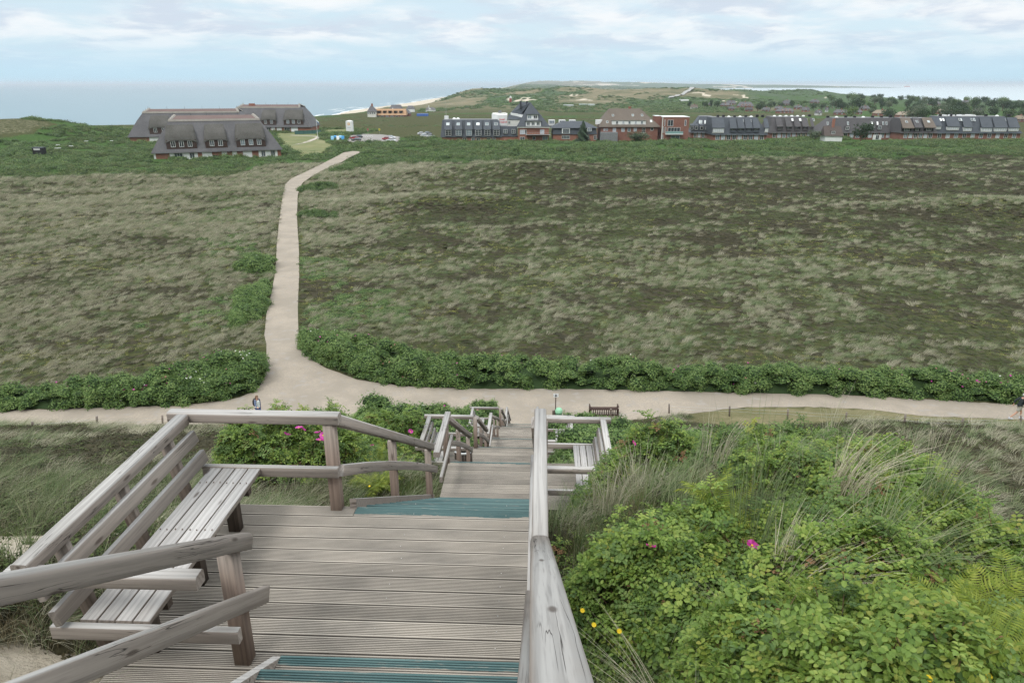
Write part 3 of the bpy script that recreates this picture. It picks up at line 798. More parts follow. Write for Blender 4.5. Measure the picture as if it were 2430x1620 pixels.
# benches built on the landings
WHERE = {0: 'slatted grey timber bench on the nearest landing, at the left of the stairs',
         1: 'slatted timber bench right of the stairs, on the nearer right-hand landing',
         2: 'slatted timber bench left of the stairs, next to the round litter bin',
         3: 'slatted timber bench right of the stairs, seen small behind the nearer right-hand bench',
         4: 'farthest slatted bench left of the stairs, in front of the rose bushes'}
def bench(i):
    s0, s1, z, side = LANDS[i]
    m = (lambda t: t) if side == 'L' else (lambda t: -(t+1.60))
    dt = -0.06 if i == 0 else 0.0
    db = -0.02 if i == 0 else 0.16
    b = base_empty('bench', S((s0+s1)/2, m(-2.45), z), WHERE[i], 'bench', 'benches built on the stair landings')
    a0, a1 = s0-0.10, s1-0.12
    for k in range(4):
        t = -2.275-0.108*k+dt
        beam('seat_slat', S(a0, m(t), z+0.425), S(a1, m(t), z+0.425), 0.098, 0.04, W_SEAT, b, 0.006)
    sg = 1 if side == 'L' else -1
    for (t, zz, nm, w, h) in ((-2.755+db, 0.53, 'back_slat', 0.045, 0.105), (-2.81+db, 0.705, 'back_slat', 0.045, 0.105)):
        upv = (S(0, -0.30*sg, 1)-S(0, 0, 0))
        beam(nm, S(a0-0.1, m(t), z+zz), S(a1+0.02, m(t), z+zz), w, h, W_SEAT, b, 0.008, up=upv)
    beam('top_rail', S(a0-0.10, m(-2.885+db), z+0.86), S(s1-0.10, m(-2.885+db), z+0.86), 0.10, 0.09, W_RAIL, b, 0.016)
    # cross rails at both ends
    beam('end_rail', S(s1-0.04, m(-3.02+db), z+0.865), S(s1-0.04, m(-1.62), z+0.865), 0.10, 0.088, W_RAIL, b, 0.022)
    beam('end_rail', S(s1-0.13, m(-2.72+dt), z+0.41), S(s1-0.13, m(-1.64), z+0.41), 0.05, 0.09, W_RAIL, b, 0.006)
    beam('end_rail', S(s0-0.15, m(-3.0+db), z+0.80), S(s0-0.15, m(-1.90 if i == 0 else -1.6), z+0.80), 0.10, 0.088, W_RAIL, b, 0.022)
    beam('end_rail', S(s0-0.155, m(-2.78+dt), z+0.41), S(s0-0.155, m(-1.72 if i == 0 else -1.6), z+0.41), 0.05, 0.09, W_RAIL, b, 0.006)
    for f in (0.14, 0.5, 0.86):
        sp = a0+(a1-a0)*f
        beam('leg', S(sp, m(-2.40+dt), z), S(sp, m(-2.40+dt), z+0.404), 0.095, 0.08, W_DARK, b, 0.006)
        beam('back_post', S(sp, m(-2.66+dt), z-0.25), S(sp, m(-2.90+db), z+0.82), 0.10, 0.05, W_BACK, b, 0.006)
        mb = MB(); sbox(mb, sp-0.03, sp+0.03, m(-2.66+dt), m(-2.24+dt), z+0.335, z+0.403); part('seat_bearer', b, mb, W_DARK)
    return b
for i in range(5): bench(i)
nb_ = bpy.data.objects['bench']; mb = MB()
for f in (0.16, 0.50, 0.85):
    s_ = 3.32+(5.14-3.32)*f
    for k in range(4):
        for q in (-.025, .025): mb.cyl(S(s_+random.uniform(-.01, .01), -2.335-0.108*k+q, -2.9955), S(s_, -2.335-0.108*k+q, -3.008), 0.0042, n=6)
part('screw_heads', nb_, mb, flat('rusty_screw', (.14, .105, .085), .7))['kind'] = 'stuff'
# little white screw heads on the near deck
mb = MB()
for k in range(13):
    s_ = 3.50+k*0.151
    for t in (-1.05+random.uniform(-.02, .02), -0.25):
        if random.random() < 0.75: mb.cyl(S(s_, t, -3.449), S(s_, t, -3.4462), 0.004, n=6)
part('screw_heads', stair, mb, SCREW)['kind'] = 'stuff'

# round slatted litter bin on the third landing
def litter_bin(loc):
    b = base_empty('litter_bin', loc, 'round timber slat litter bin with white rim on a landing', 'litter bin')
    n = 18; r = 0.20
    for k in range(n):
        a = 2*math.pi*k/n; p = Vector(loc)+Vector((r*math.cos(a), r*math.sin(a), 0))
        beam('slat', p+Vector((0, 0, 0.03)), p+Vector((0, 0, 0.62)), 0.05, 0.022, W_DARK, b, 0.003, up=Vector((math.cos(a), math.sin(a), 0)))
    mb = MB(); mb.lathe([(0.165, 0.60), (0.165, 0.635), (0.225, 0.635), (0.225, 0.61), (0.20, 0.62)], loc, 28); part('rim', b, mb, flat('white_rim', (0.72, 0.73, 0.72), 0.5, var=0.05))
    mb = MB(); mb.lathe([(0.0, 0.02), (0.17, 0.02), (0.17, 0.6), (0.165, 0.6), (0.165, 0.06), (0.0, 0.06)], loc, 20); part('liner', b, mb, flat('black_liner', (0.012, 0.012, 0.013), 0.6))
litter_bin(S(15.02, -1.74, -8.85))
# ================================================================== building plots (front-left corner x, y, turn, length, depth)
SITE = {
 'house_front': (-119.0, 243.0, 21.0, 40.5, 24), 'house_left': (-168.0, 324.0, 13.0, 52, 22), 'house_right': (-154.0, 399.0, 2.5, 45, 22),
 'hotel': (-34.5, 338.0, 0, 36, 14), 'hotel_all': (-34.5, 336.0, 0, 104, 22), 'apart_a': (80.0, 336.0, 0, 50, 22), 'apart_b': (128.0, 352.0, 0, 42, 20),
 'apart_c': (160.0, 330.0, 0, 90, 26), 'apart_d': (245.0, 345.0, 0, 90, 30),
}
def in_sites(x, y, pad=1.0):
    r = np.zeros(np.shape(x), bool)
    for (sx, sy, a, L, D) in SITE.values():
        c, s = math.cos(R(a)), math.sin(R(a)); lx = (x-sx)*c+(y-sy)*s; ly = -(x-sx)*s+(y-sy)*c
        r |= (lx > -pad-1) & (lx < L+pad+1) & (ly > -pad) & (ly < D+pad)
    return r
def ppoly(pix, y0=150, y1=900): return [tuple(gp(u, v, y0, y1, 60).xy) for u, v in pix]
LAWN = ppoly([(654,317),(700,316),(752,318),(760,330),(792,347),(790,353),(748,371),(712,374),(702,362),(676,349),(662,334)])
PARK = ppoly([(824,338),(830,322),(862,318.5),(905,319.5),(948,325),(946,338)])
LAWN2 = ppoly([(765,309),(822,307),(826,314),(768,316)])
def poly_sheet(name, P, mat, lift=0.05, step=3.0):
    xs_ = [p[0] for p in P]; ys_ = [p[1] for p in P]; vs = []; fs = []; idx = {}
    gx = np.arange(min(xs_), max(xs_)+step, step); gy = np.arange(min(ys_), max(ys_)+step, step)
    # clip each grid cell against the polygon by testing centres at a fine step
    X, Y = np.meshgrid(gx, gy, indexing='ij'); inside = in_poly(X+step/2, Y+step/2, P)
    Z = T(X.ravel(), Y.ravel()).reshape(X.shape)+lift
    for i in range(len(gx)-1):
        for j in range(len(gy)-1):
            if not inside[i, j]: continue
            q = []
            for a, b in ((i, j), (i+1, j), (i+1, j+1), (i, j+1)):
                if (a, b) not in idx: idx[(a, b)] = len(vs); vs.append((float(gx[a]), float(gy[b]), float(Z[a, b])))
                q.append(idx[(a, b)])
            fs.append(tuple(q))
    o = mesh_obj(name, vs, fs, mat, smooth=True); o['kind'] = 'structure'; return o
lm = NT('mown_lawn'); c = lm.coord('Object')
lm.set('Base Color', lm.ramp(lm.noise(c, 0.09, 6, 0.65), [(0.3, (0.11, 0.135, 0.052)), (0.5, (0.15, 0.165, 0.07)), (0.7, (0.21, 0.20, 0.10))])).set('Roughness', 1.0)
poly_sheet('lawn', LAWN, lm.mat, 0.10, 1.0); poly_sheet('lawn', LAWN2, lm.mat, 0.10, 1.5)
am = NT('car_park_paving'); c = am.coord('Object')
am.set('Base Color', am.ramp(am.noise(c, 0.5, 6, 0.6), [(0.3, (0.21, 0.20, 0.19)), (0.7, (0.28, 0.265, 0.25))])).set('Roughness', 0.95)
poly_sheet('car_park', PARK, am.mat, 0.10, 1.0)
rows = []
for (u, v, w) in ((700, 344, 2.2), (712, 342, 2.2), (728, 338, 2.0), (740, 333.5, 2.0), (752, 328.5, 1.8), (757, 325.5, 1.8), (748, 324.5, 1.6), (728, 323.5, 1.4), (705, 322.5, 1.2), (690, 321.5, 1.0)):
    p = gp(u, v, 150, 900, 60); rows.append([(p.x-w*0.5+w*k/4, p.y-w*1.1*(1-k/2.0)*0.6) for k in range(5)])
sheet('garden_path', rows, flat('pale_garden_path', (0.42, 0.38, 0.33), 0.95), 0.16)
# ================================================================== vegetation prototypes
def blades(n, L, w, spread, lean=0.35, wind=(0.55, 0.1), droop=0.5, seg=3, seed=1, up=0.9):
    r = random.Random(seed); vs = []; fs = []
    for i in range(n):
        a = r.uniform(0, 6.283); q = spread*math.sqrt(r.random()); x0, y0 = q*math.cos(a), q*math.sin(a)
        l = L*r.uniform(0.55, 1.15); dx = lean*math.cos(a)*r.random()+wind[0]*r.uniform(0.5, 1.2); dy = lean*math.sin(a)*r.random()+wind[1]*r.uniform(-0.5, 1.5)
        h = math.hypot(dx, dy); fa = r.uniform(0, 6.283); wx, wy = math.cos(fa)*w/2, math.sin(fa)*w/2
        b = len(vs); dr = droop*r.uniform(0.4, 1.3)
        for k in range(seg+1):
            f = k/seg; z = l*(up*f - dr*0.55*f*f*(0.4+h)); ww = (1-f*0.85)
            px, py = x0+l*dx*(f**1.6), y0+l*dy*(f**1.6)
            if k < seg: vs += [(px-wx*ww, py-wy*ww, z), (px+wx*ww, py+wy*ww, z)]
            else: vs.append((px, py, z))
        for k in range(seg-1): fs.append((b+2*k, b+2*k+1, b+2*k+3, b+2*k+2))
        fs.append((b+2*seg-2, b+2*seg-1, b+2*seg))
    return vs, fs
def leafball(n, rad, h, leaf, seed=1, core=0.78, flatten=1.0):
    """dome of leaf faces over a darker inner mass"""
    r = random.Random(seed); vs = []; fs = []; mi = []
    for i in range(n):
        a = r.uniform(0, 6.283); t = math.acos(r.uniform(-0.15, 1)); k = r.uniform(0.72, 1.06)
        lump = 1+0.20*math.sin(3*a+seed)+0.12*math.sin(5*t*2+seed*2)
        nx, ny, nz = math.sin(t)*math.cos(a), math.sin(t)*math.sin(a), math.cos(t)
        c = Vector((nx*rad*k*lump, ny*rad*k*lump, max(0, nz)*h*k*lump+0.02))
        n_ = Vector((nx+r.uniform(-.9, .9), ny+r.uniform(-.9, .9), nz+0.5+r.uniform(-.6, .6))).normalized()
        u = n_.orthogonal().normalized(); u = Matrix.Rotation(r.uniform(0, 6.28), 3, n_) @ u; v = n_.cross(u)
        s = leaf*r.uniform(0.6, 1.3); b = len(vs)
        vs += [c-u*s*0.5, c+v*s*0.28, c+u*s*0.5, c-v*s*0.28]
        fs.append((b, b+1, b+2, b+3)); mi.append(0)
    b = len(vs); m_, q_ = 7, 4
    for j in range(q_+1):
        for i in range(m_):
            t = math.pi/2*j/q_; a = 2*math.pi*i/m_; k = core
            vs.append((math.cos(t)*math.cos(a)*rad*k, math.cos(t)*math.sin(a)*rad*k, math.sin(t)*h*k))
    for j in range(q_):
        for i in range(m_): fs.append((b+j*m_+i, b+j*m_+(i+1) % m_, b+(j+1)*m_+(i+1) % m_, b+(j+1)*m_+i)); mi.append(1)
    return vs, fs, mi
M_STRAW = leafmat('marram_straw', (0.22, 0.215, 0.14), (0.36, 0.345, 0.245), (0.52, 0.495, 0.38), 0.3, 0.6)
M_MARRAM = leafmat('marram_green', (0.09, 0.145, 0.060), (0.18, 0.235, 0.11), (0.33, 0.345, 0.20), 0.3, 0.55)
M_HEATH = leafmat('heather', (0.026, 0.027, 0.012), (0.055, 0.050, 0.026), (0.092, 0.080, 0.046), 0.15, 0.8)
M_HEATHG = leafmat('heather_green', (0.034, 0.052, 0.016), (0.066, 0.094, 0.028), (0.115, 0.145, 0.050), 0.15, 0.8)
M_GRASS = leafmat('green_grass', (0.05, 0.085, 0.025), (0.10, 0.15, 0.045), (0.20, 0.22, 0.09), 0.35, 0.6)
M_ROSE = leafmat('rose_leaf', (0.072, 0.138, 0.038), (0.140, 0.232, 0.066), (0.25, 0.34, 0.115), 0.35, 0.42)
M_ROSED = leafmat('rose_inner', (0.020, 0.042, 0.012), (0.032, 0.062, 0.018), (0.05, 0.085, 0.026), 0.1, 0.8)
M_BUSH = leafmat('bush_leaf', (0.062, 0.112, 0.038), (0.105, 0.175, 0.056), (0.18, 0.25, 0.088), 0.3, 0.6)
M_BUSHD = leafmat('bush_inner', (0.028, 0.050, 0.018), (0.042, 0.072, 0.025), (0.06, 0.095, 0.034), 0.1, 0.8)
M_TREE = leafmat('tree_leaf', (0.020, 0.045, 0.018), (0.038, 0.072, 0.028), (0.070, 0.110, 0.042), 0.25, 0.6)
M_FERN = leafmat('fern_leaf', (0.13, 0.19, 0.03), (0.20, 0.26, 0.035), (0.30, 0.34, 0.06), 0.35, 0.5)
M_PINK = leafmat('rose_petal_magenta', (0.42, 0.03, 0.24), (0.55, 0.05, 0.34), (0.68, 0.12, 0.46), 0.3, 0.5)
M_WHITE = leafmat('petal_white', (0.62, 0.62, 0.56), (0.72, 0.72, 0.68), (0.82, 0.82, 0.78), 0.3, 0.5)
M_YEL = leafmat('petal_yellow', (0.62, 0.42, 0.01), (0.75, 0.52, 0.015), (0.80, 0.62, 0.03), 0.2, 0.5)
M_STEM = flat('stem_brown', (0.13, 0.085, 0.055), 0.9, var=0.4)
M_HIP = flat('rust_dead_leaf', (0.30, 0.14, 0.06), 0.8, var=0.3)
def P_(name, vf, mat): return mesh_obj(name, vf[0], vf[1], mat, coll=STORE)
STORE = bpy.data.collections.new('plant_prototypes')
def P2(name, vfm, mats): return mesh_obj(name, vfm[0], vfm[1], mats=mats, fmat=vfm[2], coll=STORE)
C_PLAIN = proto_collection(
    [P_('marram_pale', blades(52, 1.15, 0.034, 0.42, seed=s, wind=(0.80, 0.2), droop=0.55), M_STRAW) for s in (1, 2)] +
    [P_('marram_mixed', blades(52, 1.0, 0.032, 0.42, seed=s, wind=(0.7, 0.15), droop=0.65), M_MARRAM) for s in (3, 4)] +
    [P2('heather_clump', leafball(170, 0.62, 0.22, 0.10, s, 0.80), (M_HEATH, M_HEATH)) for s in (5, 6)] +
    [P2('heather_clump_green', leafball(170, 0.62, 0.22, 0.10, 7, 0.80), (M_HEATHG, M_HEATH))] +
    [P_('grass_short', blades(60, 0.34, 0.02, 0.34, seed=8, wind=(0.3, 0)), M_GRASS)] +
    [P_('yellow_flowers', blades(26, 0.40, 0.05, 0.4, seed=9, wind=(0.1, 0), seg=1), leafmat('pale_yellow', (0.38, 0.38, 0.12), (0.5, 0.5, 0.18), (0.6, 0.6, 0.26)))])
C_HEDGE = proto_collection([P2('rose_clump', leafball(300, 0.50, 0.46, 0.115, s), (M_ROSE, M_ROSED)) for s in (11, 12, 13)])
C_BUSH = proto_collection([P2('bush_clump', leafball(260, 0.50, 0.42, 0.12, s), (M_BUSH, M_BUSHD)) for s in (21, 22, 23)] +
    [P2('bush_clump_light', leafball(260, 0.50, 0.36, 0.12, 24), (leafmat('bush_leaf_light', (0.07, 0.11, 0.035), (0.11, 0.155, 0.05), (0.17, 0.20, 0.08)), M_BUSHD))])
def petals(n, r, seed, cup=0.3):
    vs = []; fs = []; q = random.Random(seed)
    for i in range(n):
        a = 2*math.pi*i/n+q.uniform(-.2, .2); b = len(vs); w = 0.62
        vs += [(0, 0, 0), (math.cos(a-w)*r*.75, math.sin(a-w)*r*.75, r*cup*.6), (math.cos(a)*r, math.sin(a)*r, r*cup*q.uniform(.6, 1.5)), (math.cos(a+w)*r*.75, math.sin(a+w)*r*.75, r*cup*.6)]
        fs.append((b, b+1, b+2, b+3))
    return vs, fs
C_FLOWER = proto_collection([P_('bloom_pink', petals(5, 0.055, 1), M_PINK), P_('bloom_white', petals(5, 0.05, 2), M_WHITE), P_('bloom_faded', petals(5, 0.05, 3), leafmat('petal_faded', (0.40, 0.16, 0.12), (0.5, 0.22, 0.2), (0.6, 0.3, 0.28)))])

def rots(n, tilt=0.15, wind=False):
    r = rng.normal(0, tilt, (n, 3)); r[:, 2] = rng.normal(0.1, 0.55, n) if wind else rng.uniform(0, 6.283, n); return r
# ---- plain: marram and heather
NP = 125000
yy = np.where(rng.random(NP) < 0.55, np.sqrt(rng.uniform(43.5**2, 262**2, NP)), rng.uniform(43.5, 150, NP)); xx = rng.uniform(-0.80, 0.80, NP)*(yy+6)
ok = ~on_path(xx, yy, 0.35) & (reg_shrub(xx, yy) < 0.5) & ~in_sites(xx, yy) & ~in_poly(xx, yy, LAWN)
xx, yy = xx[ok], yy[ok]; n = len(xx)
hf = np.clip(reg_heath(xx, yy), 0, 1)
pat = fbm(xx/3.2, yy/3.2, 101, 3); pat2 = fbm(xx/13, yy/10, 103, 3)
left = sst(-15, -30, xx)
quiet = sst(92, 135, yy)*sst(-12, 22, xx)
pale = (0.27+0.38*left)*(1-hf*0.9)*(1-0.75*quiet) + (1.25*(pat-0.48) + 1.1*(pat2-0.5)*(1-0.5*hf))*(1-0.72*quiet)
# pale crests where the ground humps up
cv = T(xx, yy)-0.5*(T(xx, yy+5)+T(xx, yy-5)); pale = pale + np.clip(cv, -0.3, 0.6)*0.75
pale = np.clip(pale, 0.02, 0.97)
u = rng.random(n); isp = u < pale
pick = np.where(isp, np.where(rng.random(n) < np.where(xx < -20, 0.62, 0.36)-0.2*(pat2-.5), rng.integers(0, 2, n), rng.integers(2, 4, n)),
                np.where(fbm(xx/5, yy/5, 109, 3)+rng.uniform(-.12, .12, n) < 0.50+hf*0.05, rng.integers(4, 6, n), 6))
gr = (~isp) & (rng.random(n) < np.where(quiet > .5, 0.10, 0.5)*sst(0.40, 0.58, fbm(xx/6, yy/6, 107, 3))); pick = np.where(gr, 7, pick)
yl = (fbm(xx/10, yy/7, 111, 3) > 0.565) & (rng.random(n) < 0.30) & (yy < 150); pick = np.where(yl, 8, pick)
scl = rng.uniform(0.75, 1.35, n)*np.interp(yy, [44, 90, 160, 260], [0.50, 0.66, 0.95, 1.35]); scl = np.where(pick == 8, scl*0.8, scl)
S3 = np.column_stack([scl*np.where(pick < 4, 1.15, 1.25), scl*np.where(pick < 4, 1.0, 1.25), scl*np.where(pick < 4, 0.85, 0.75)])
Pz = T(xx, yy)-0.03
def scat_split(name, mask, label, coll=C_PLAIN, wind=True, kind='stuff'):
    return scatter(name, np.column_stack([xx, yy, Pz])[mask], rots(mask.sum(), 0.12, wind), S3[mask], pick[mask], coll, label=label, kind=kind)
scat_split('marram_grass', pick < 4, 'pale windblown marram grass over the plain'); scat_split('heather', (pick >= 4) & (pick < 7), 'dark heather cover on the plain')
scat_split('grass', pick == 7, 'short green grass between the heather'); scat_split('wildflowers', pick == 8, 'drifts of pale yellow wildflowers on the heath')

# ---- dune slope towards the path
NS = 20000
yy = np.sqrt(rng.uniform(5.5**2, 41**2, NS)); xx = rng.uniform(-0.95, 0.95, NS)*(yy+3)
dx = xx-xs_axis(yy)
tl_ = np.interp(yy, [5, 9, 11, 14.5, 16.5, 25.5, 28, 36], [-3.1, -2.1, -2.0, -3.1, -3.1, -3.0, -3.0, -1.9]); tr_ = np.interp(yy, [5, 9, 11.3, 19, 22, 34], [0.25, 1.5, 1.5, 1.5, 1.4, 0.4])
ok = ((dx < tl_) | (dx > tr_)) & ~on_path(xx, yy, 0.1) & (reg_sand(xx, yy) < 0.35)
nearR = (dx > 0) & (yy < 11) & (xx < 6.5)
ok &= ~nearR
xx, yy, dx = xx[ok], yy[ok], dx[ok]; n = len(xx)
pat = fbm(xx/2.6, yy/2.6, 121, 3); pat2 = fbm(xx/7, yy/6, 123, 3)
strip_ = (xx > 11) & (yy > 36.0)
base_p = np.where(xx < 0, 0.16+0.50*sst(24, 34, yy), -0.12)
pale = np.clip(base_p + 2.2*(pat-0.47)+2.4*(pat2-0.49), 0.03, 0.97)
u = rng.random(n); isp = u < pale*np.where(xx > 0, .55, .8)
pick = np.where(isp, rng.choice([0, 1, 2, 3], n, p=[.3, .25, .25, .2]), rng.choice([4, 5, 6], n, p=[.42, .28, .30]))
pick = np.where(strip_, 7, pick)
scl = rng.uniform(0.5, 1.0, n)*np.interp(yy, [5, 15, 40], [0.50, 0.62, 0.72]); scl = np.where(strip_, scl*0.28, scl)
S3 = np.column_stack([scl*1.1, scl, scl*np.where(pick < 4, 0.75, 0.8)]); Pz = T(xx, yy)-0.02
scat_split('marram_grass', pick < 4, 'long marram grass combed by the wind on the dune slope'); scat_split('heather', (pick >= 4) & (pick < 7), 'brown and green heather cushions on the dune slope')
scat_split('grass', pick == 7, 'short cropped grass strip beside the path')

# ---- shrub belts: (front edge, back edge, height) stations
def belt(name, label, st, dens, coll, size, blooms=(0, 0, 0), seed=1, cat='hedge', dark=M_ROSED, group=None, hvar=0.5, flsize=1.0, kinds=3):
    """one hedge: dark inner mound with leafy clumps on it"""
    r = np.random.default_rng(seed); k = len(st)-1
    F = np.array([s[0] for s in st], float); B = np.array([s[1] for s in st], float); Hh = np.array([s[2] for s in st], float)
    def ev(u, v):
        t = u*k; i = np.clip(t.astype(int), 0, k-1); f = (t-i)[:, None]
        p = (F[i]*(1-f)+F[i+1]*f)*(1-v[:, None])+(B[i]*(1-f)+B[i+1]*f)*v[:, None]
        h = Hh[i]*(1-f[:, 0])+Hh[i+1]*f[:, 0]
        e = np.clip(1-np.abs(2*v-1)**5, 0, 1)**0.5*np.clip(1-np.abs(2*u-1)**26, 0, 1)**0.5
        h = h*e*(1-hvar+2*hvar*fbm(p[:, 0]/(2.2*size/0.5), p[:, 1]/(2.2*size/0.5), seed, 3))
        return p, h
    seglen = np.linalg.norm(np.diff((F+B)/2, axis=0), axis=1).sum(); wid = np.linalg.norm(F-B, axis=1).mean(); N = int(seglen*wid*dens)
    u = r.random(N); v = r.random(N); v[:N//3] = r.uniform(0.0, 0.20, N//3); p, h = ev(u, v)
    ok = ~on_path(p[:, 0], p[:, 1], 0.12) if (p[:, 1].mean() > 36) else np.ones(N, bool)
    ok &= ~in_sites(p[:, 0], p[:, 1], 0.0) & ~in_poly(p[:, 0], p[:, 1], LAWN) & ~in_poly(p[:, 0], p[:, 1], PARK)
    p, h, v = p[ok], h[ok], v[ok]; N = len(h)
    zz = T(p[:, 0], p[:, 1]) + h*np.where(v < 0.2, r.uniform(0.15, 1.0, N), r.uniform(0.72, 1.0, N)) - size*0.42
    zz[:] = np.maximum(zz, T(p[:, 0], p[:, 1])-0.05)
    o = base_empty(name, (float(p[:, 0].mean()), float(p[:, 1].min()), float(zz.min())), label, cat, group)
    c = np.array(o.location)
    sc = size/0.5*r.uniform(0.7, 1.25, N)
    scatter('foliage', np.column_stack([p, zz])-c, rots(N, 0.28), sc, r.integers(0, kinds, N), coll, parent=o, kind='stuff')
    # dark filling mound that keeps the hedge from showing through
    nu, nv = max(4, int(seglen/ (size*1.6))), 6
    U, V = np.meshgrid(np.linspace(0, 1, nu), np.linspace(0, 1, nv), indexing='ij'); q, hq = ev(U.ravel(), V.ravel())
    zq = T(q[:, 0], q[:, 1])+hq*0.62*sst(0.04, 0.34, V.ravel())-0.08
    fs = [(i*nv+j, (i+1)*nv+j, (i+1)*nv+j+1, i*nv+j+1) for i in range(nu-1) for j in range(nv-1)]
    mesh_obj('inner_mound', (np.column_stack([q, zq])-c).tolist(), fs, dark, o, True)
    nb = int(seglen*wid*sum(blooms))
    if nb > 0:
        u = r.random(nb); v = r.random(nb)**1.4; cl = fbm(u*seglen/4, v*2, seed+9, 2) > 0.42; u, v = u[cl], v[cl]; nb = len(u)
        if nb:
            p, h = ev(u, v); zz = T(p[:, 0], p[:, 1])+h*1.02+0.03+r.uniform(-.05, .05, nb)
            w = np.array(blooms)/sum(blooms); ww = vnoise(u*seglen/3, v*2, seed+30)
            pk = np.where(ww < w[0]+0.1*(w[0] > 0), 0, np.where(ww < w[0]+w[1]+0.05, 1, 2)); pk = np.where(r.random(nb) < 0.3, r.choice(3, nb, p=w), pk)
            rt = rots(nb, 0.5); scatter('blossoms', np.column_stack([p, zz])-c, rt, flsize*r.uniform(0.8, 1.4, nb), pk, C_FLOWER, parent=o, kind='stuff')
    return o
def zpt(u, v, z): p = atz(u*K, v*K, z); return (p.x, p.y)
def st_px(lst, zf=-19.55, top=1.15):
    """stations from display pixels: (u, v_front, v_top, height)"""
    out = []
    for u, vf, vt, h in lst:
        f = zpt(u, vf, zf); d = ray(u*K, vt*K); zb = zf+h*0.9; b = d*(zb/d.z); out.append((f, (b.x, b.y), h))
    return out
belt('rose_hedge', 'dense green rose hedge left of the sandy path fork, behind the walking woman', st_px(
    [(-250,952,890,1.0),(0,943,884,1.2),(200,937,874,1.3),(330,933,862,1.5),(420,930,838,1.6),(480,924,806,1.7),(545,911,788,1.9),(585,893,790,1.7),(604,868,800,1.1)]),
    5.2, C_HEDGE, 0.5, (0.9, 0.7, 0.5), 31, flsize=1.1)
belt('rose_hedge', 'long green rose hedge behind the gravel path, right of the path fork', st_px(
    [(696,788,752,1.2),(715,812,745,1.5),(745,832,742,1.6),(800,858,748,1.6),(880,876,768,1.6),(960,888,790,1.5),(1100,892,806,1.5),(1300,893,812,1.5),(1500,896,822,1.5),(1700,901,834,1.4),(1850,905,848,1.3),(2000,908,846,1.3),(2150,915,842,1.4),(2352,927,858,1.5),(2600,940,880,1.4)]),
    4.4, C_HEDGE, 0.5, (0.45, 0.45, 0.4), 32, flsize=1.1)
belt('rose_bush', 'larger low rose bush on the left edge of the straight path', st_px([(545,752,700,0.9),(550,745,655,1.2),(585,735,640,1.2),(612,700,628,0.8)], -19.9), 3.2, C_HEDGE, 0.55, (0.1, 0.1, 0.1), 33, 'bush', flsize=1.2)
belt('rose_bush', 'smaller rose bush farther up the left edge of the straight path', st_px([(545,620,600,0.9),(580,630,575,1.3),(630,625,572,0.9)], -20.2), 2.6, C_HEDGE, 0.6, (0.05, 0.05, 0.05), 34, 'bush', flsize=1.2)
NQ = 5200
yy = rng.uniform(58, 190, NQ); off = rng.uniform(1.9, 13, NQ)*np.where(rng.random(NQ) < .6, 1, -1); xx = path_cx(yy)+off
m_ = (fbm(xx/7, yy/9, 141, 3)-0.035*np.abs(off) > np.where(off > 0, 0.29, 0.30)) & ~on_path(xx, yy, 0.35) & (yy < 150); xx, yy = xx[m_], yy[m_]; n = len(xx); s_ = rng.uniform(0.5, 1.1, n)
scatter('low_scrub', np.column_stack([xx, yy, T(xx, yy)-0.12]), rots(n, .15), np.column_stack([s_*1.3, s_*1.2, s_*.75]), rng.integers(0, 3, n), C_HEDGE, label='patchy low rose scrub beside the straight path')
belt('shrub', 'small green shrub patch right of the path where it starts to bend', st_px([(690,500,486,0.8),(730,505,478,1.1),(775,496,480,0.8)], -21.5), 1.6, C_BUSH, 0.7, (0, 0, 0), 36, 'bush', M_BUSHD)
belt('shrub', 'green shrub patch right of the path bend', st_px([(690,448,432,1.0),(725,440,414,1.4),(770,430,414,1.0)], -22.3), 1.3, C_BUSH, 0.8, (0, 0, 0), 37, 'bush', M_BUSHD)
belt('shrub', 'shrubs at the far end of the gravel path', st_px([(760,402,390,1.0),(800,395,372,1.6),(860,385,368,1.6),(905,380,368,1.0)], -23.6), 0.9, C_BUSH, 1.0, (0, 0, 0), 38, 'bush', M_BUSHD)

# ---- green thicket in front of the houses
NB = 15000
yy = rng.uniform(184, 425, NB); xx = rng.uniform(-0.80, 0.80, NB)*yy
sh = np.maximum(reg_shrub(xx, yy), 0)
ww = (1-bare_dune(xx, yy))*sst(-120, -150, xx)*sst(0.40, 0.49, fbm(xx/30, yy/30, 81)+0.06*(yy < 290))
ok = (np.maximum(sh, ww) > 0.5) & ~on_path(xx, yy, 1.5) & ~in_sites(xx, yy, 1.2) & ~in_poly(xx, yy, LAWN) & ~in_poly(xx, yy, PARK) & ~in_poly(xx, yy, LAWN2)
ok &= ~((yy > 366) & (xx > -60))
# keep the little clearings
ok &= fbm(xx/20, yy/14, 131, 3) < 0.66
xx, yy = xx[ok], yy[ok]; n = len(xx)
hh = fbm(xx/16, yy/10, 133, 3)
scl = rng.uniform(1.5, 3.0, n)*(0.7+0.9*hh)*np.interp(yy, [190, 250, 360], [0.8, 1.15, 1.2])
S3 = np.column_stack([scl*1.25, scl*1.1, scl*(0.55+0.65*hh)])
pick = np.where(rng.random(n) < np.clip((fbm(xx/12, yy/9, 135, 3)-0.46)*5, 0.05, 0.9), 3, rng.integers(0, 3, n))
scatter('shrubbery', np.column_stack([xx, yy, T(xx, yy)-0.15]), rots(n, 0.1), S3, pick, C_BUSH, label='green scrub thicket in front of the houses')
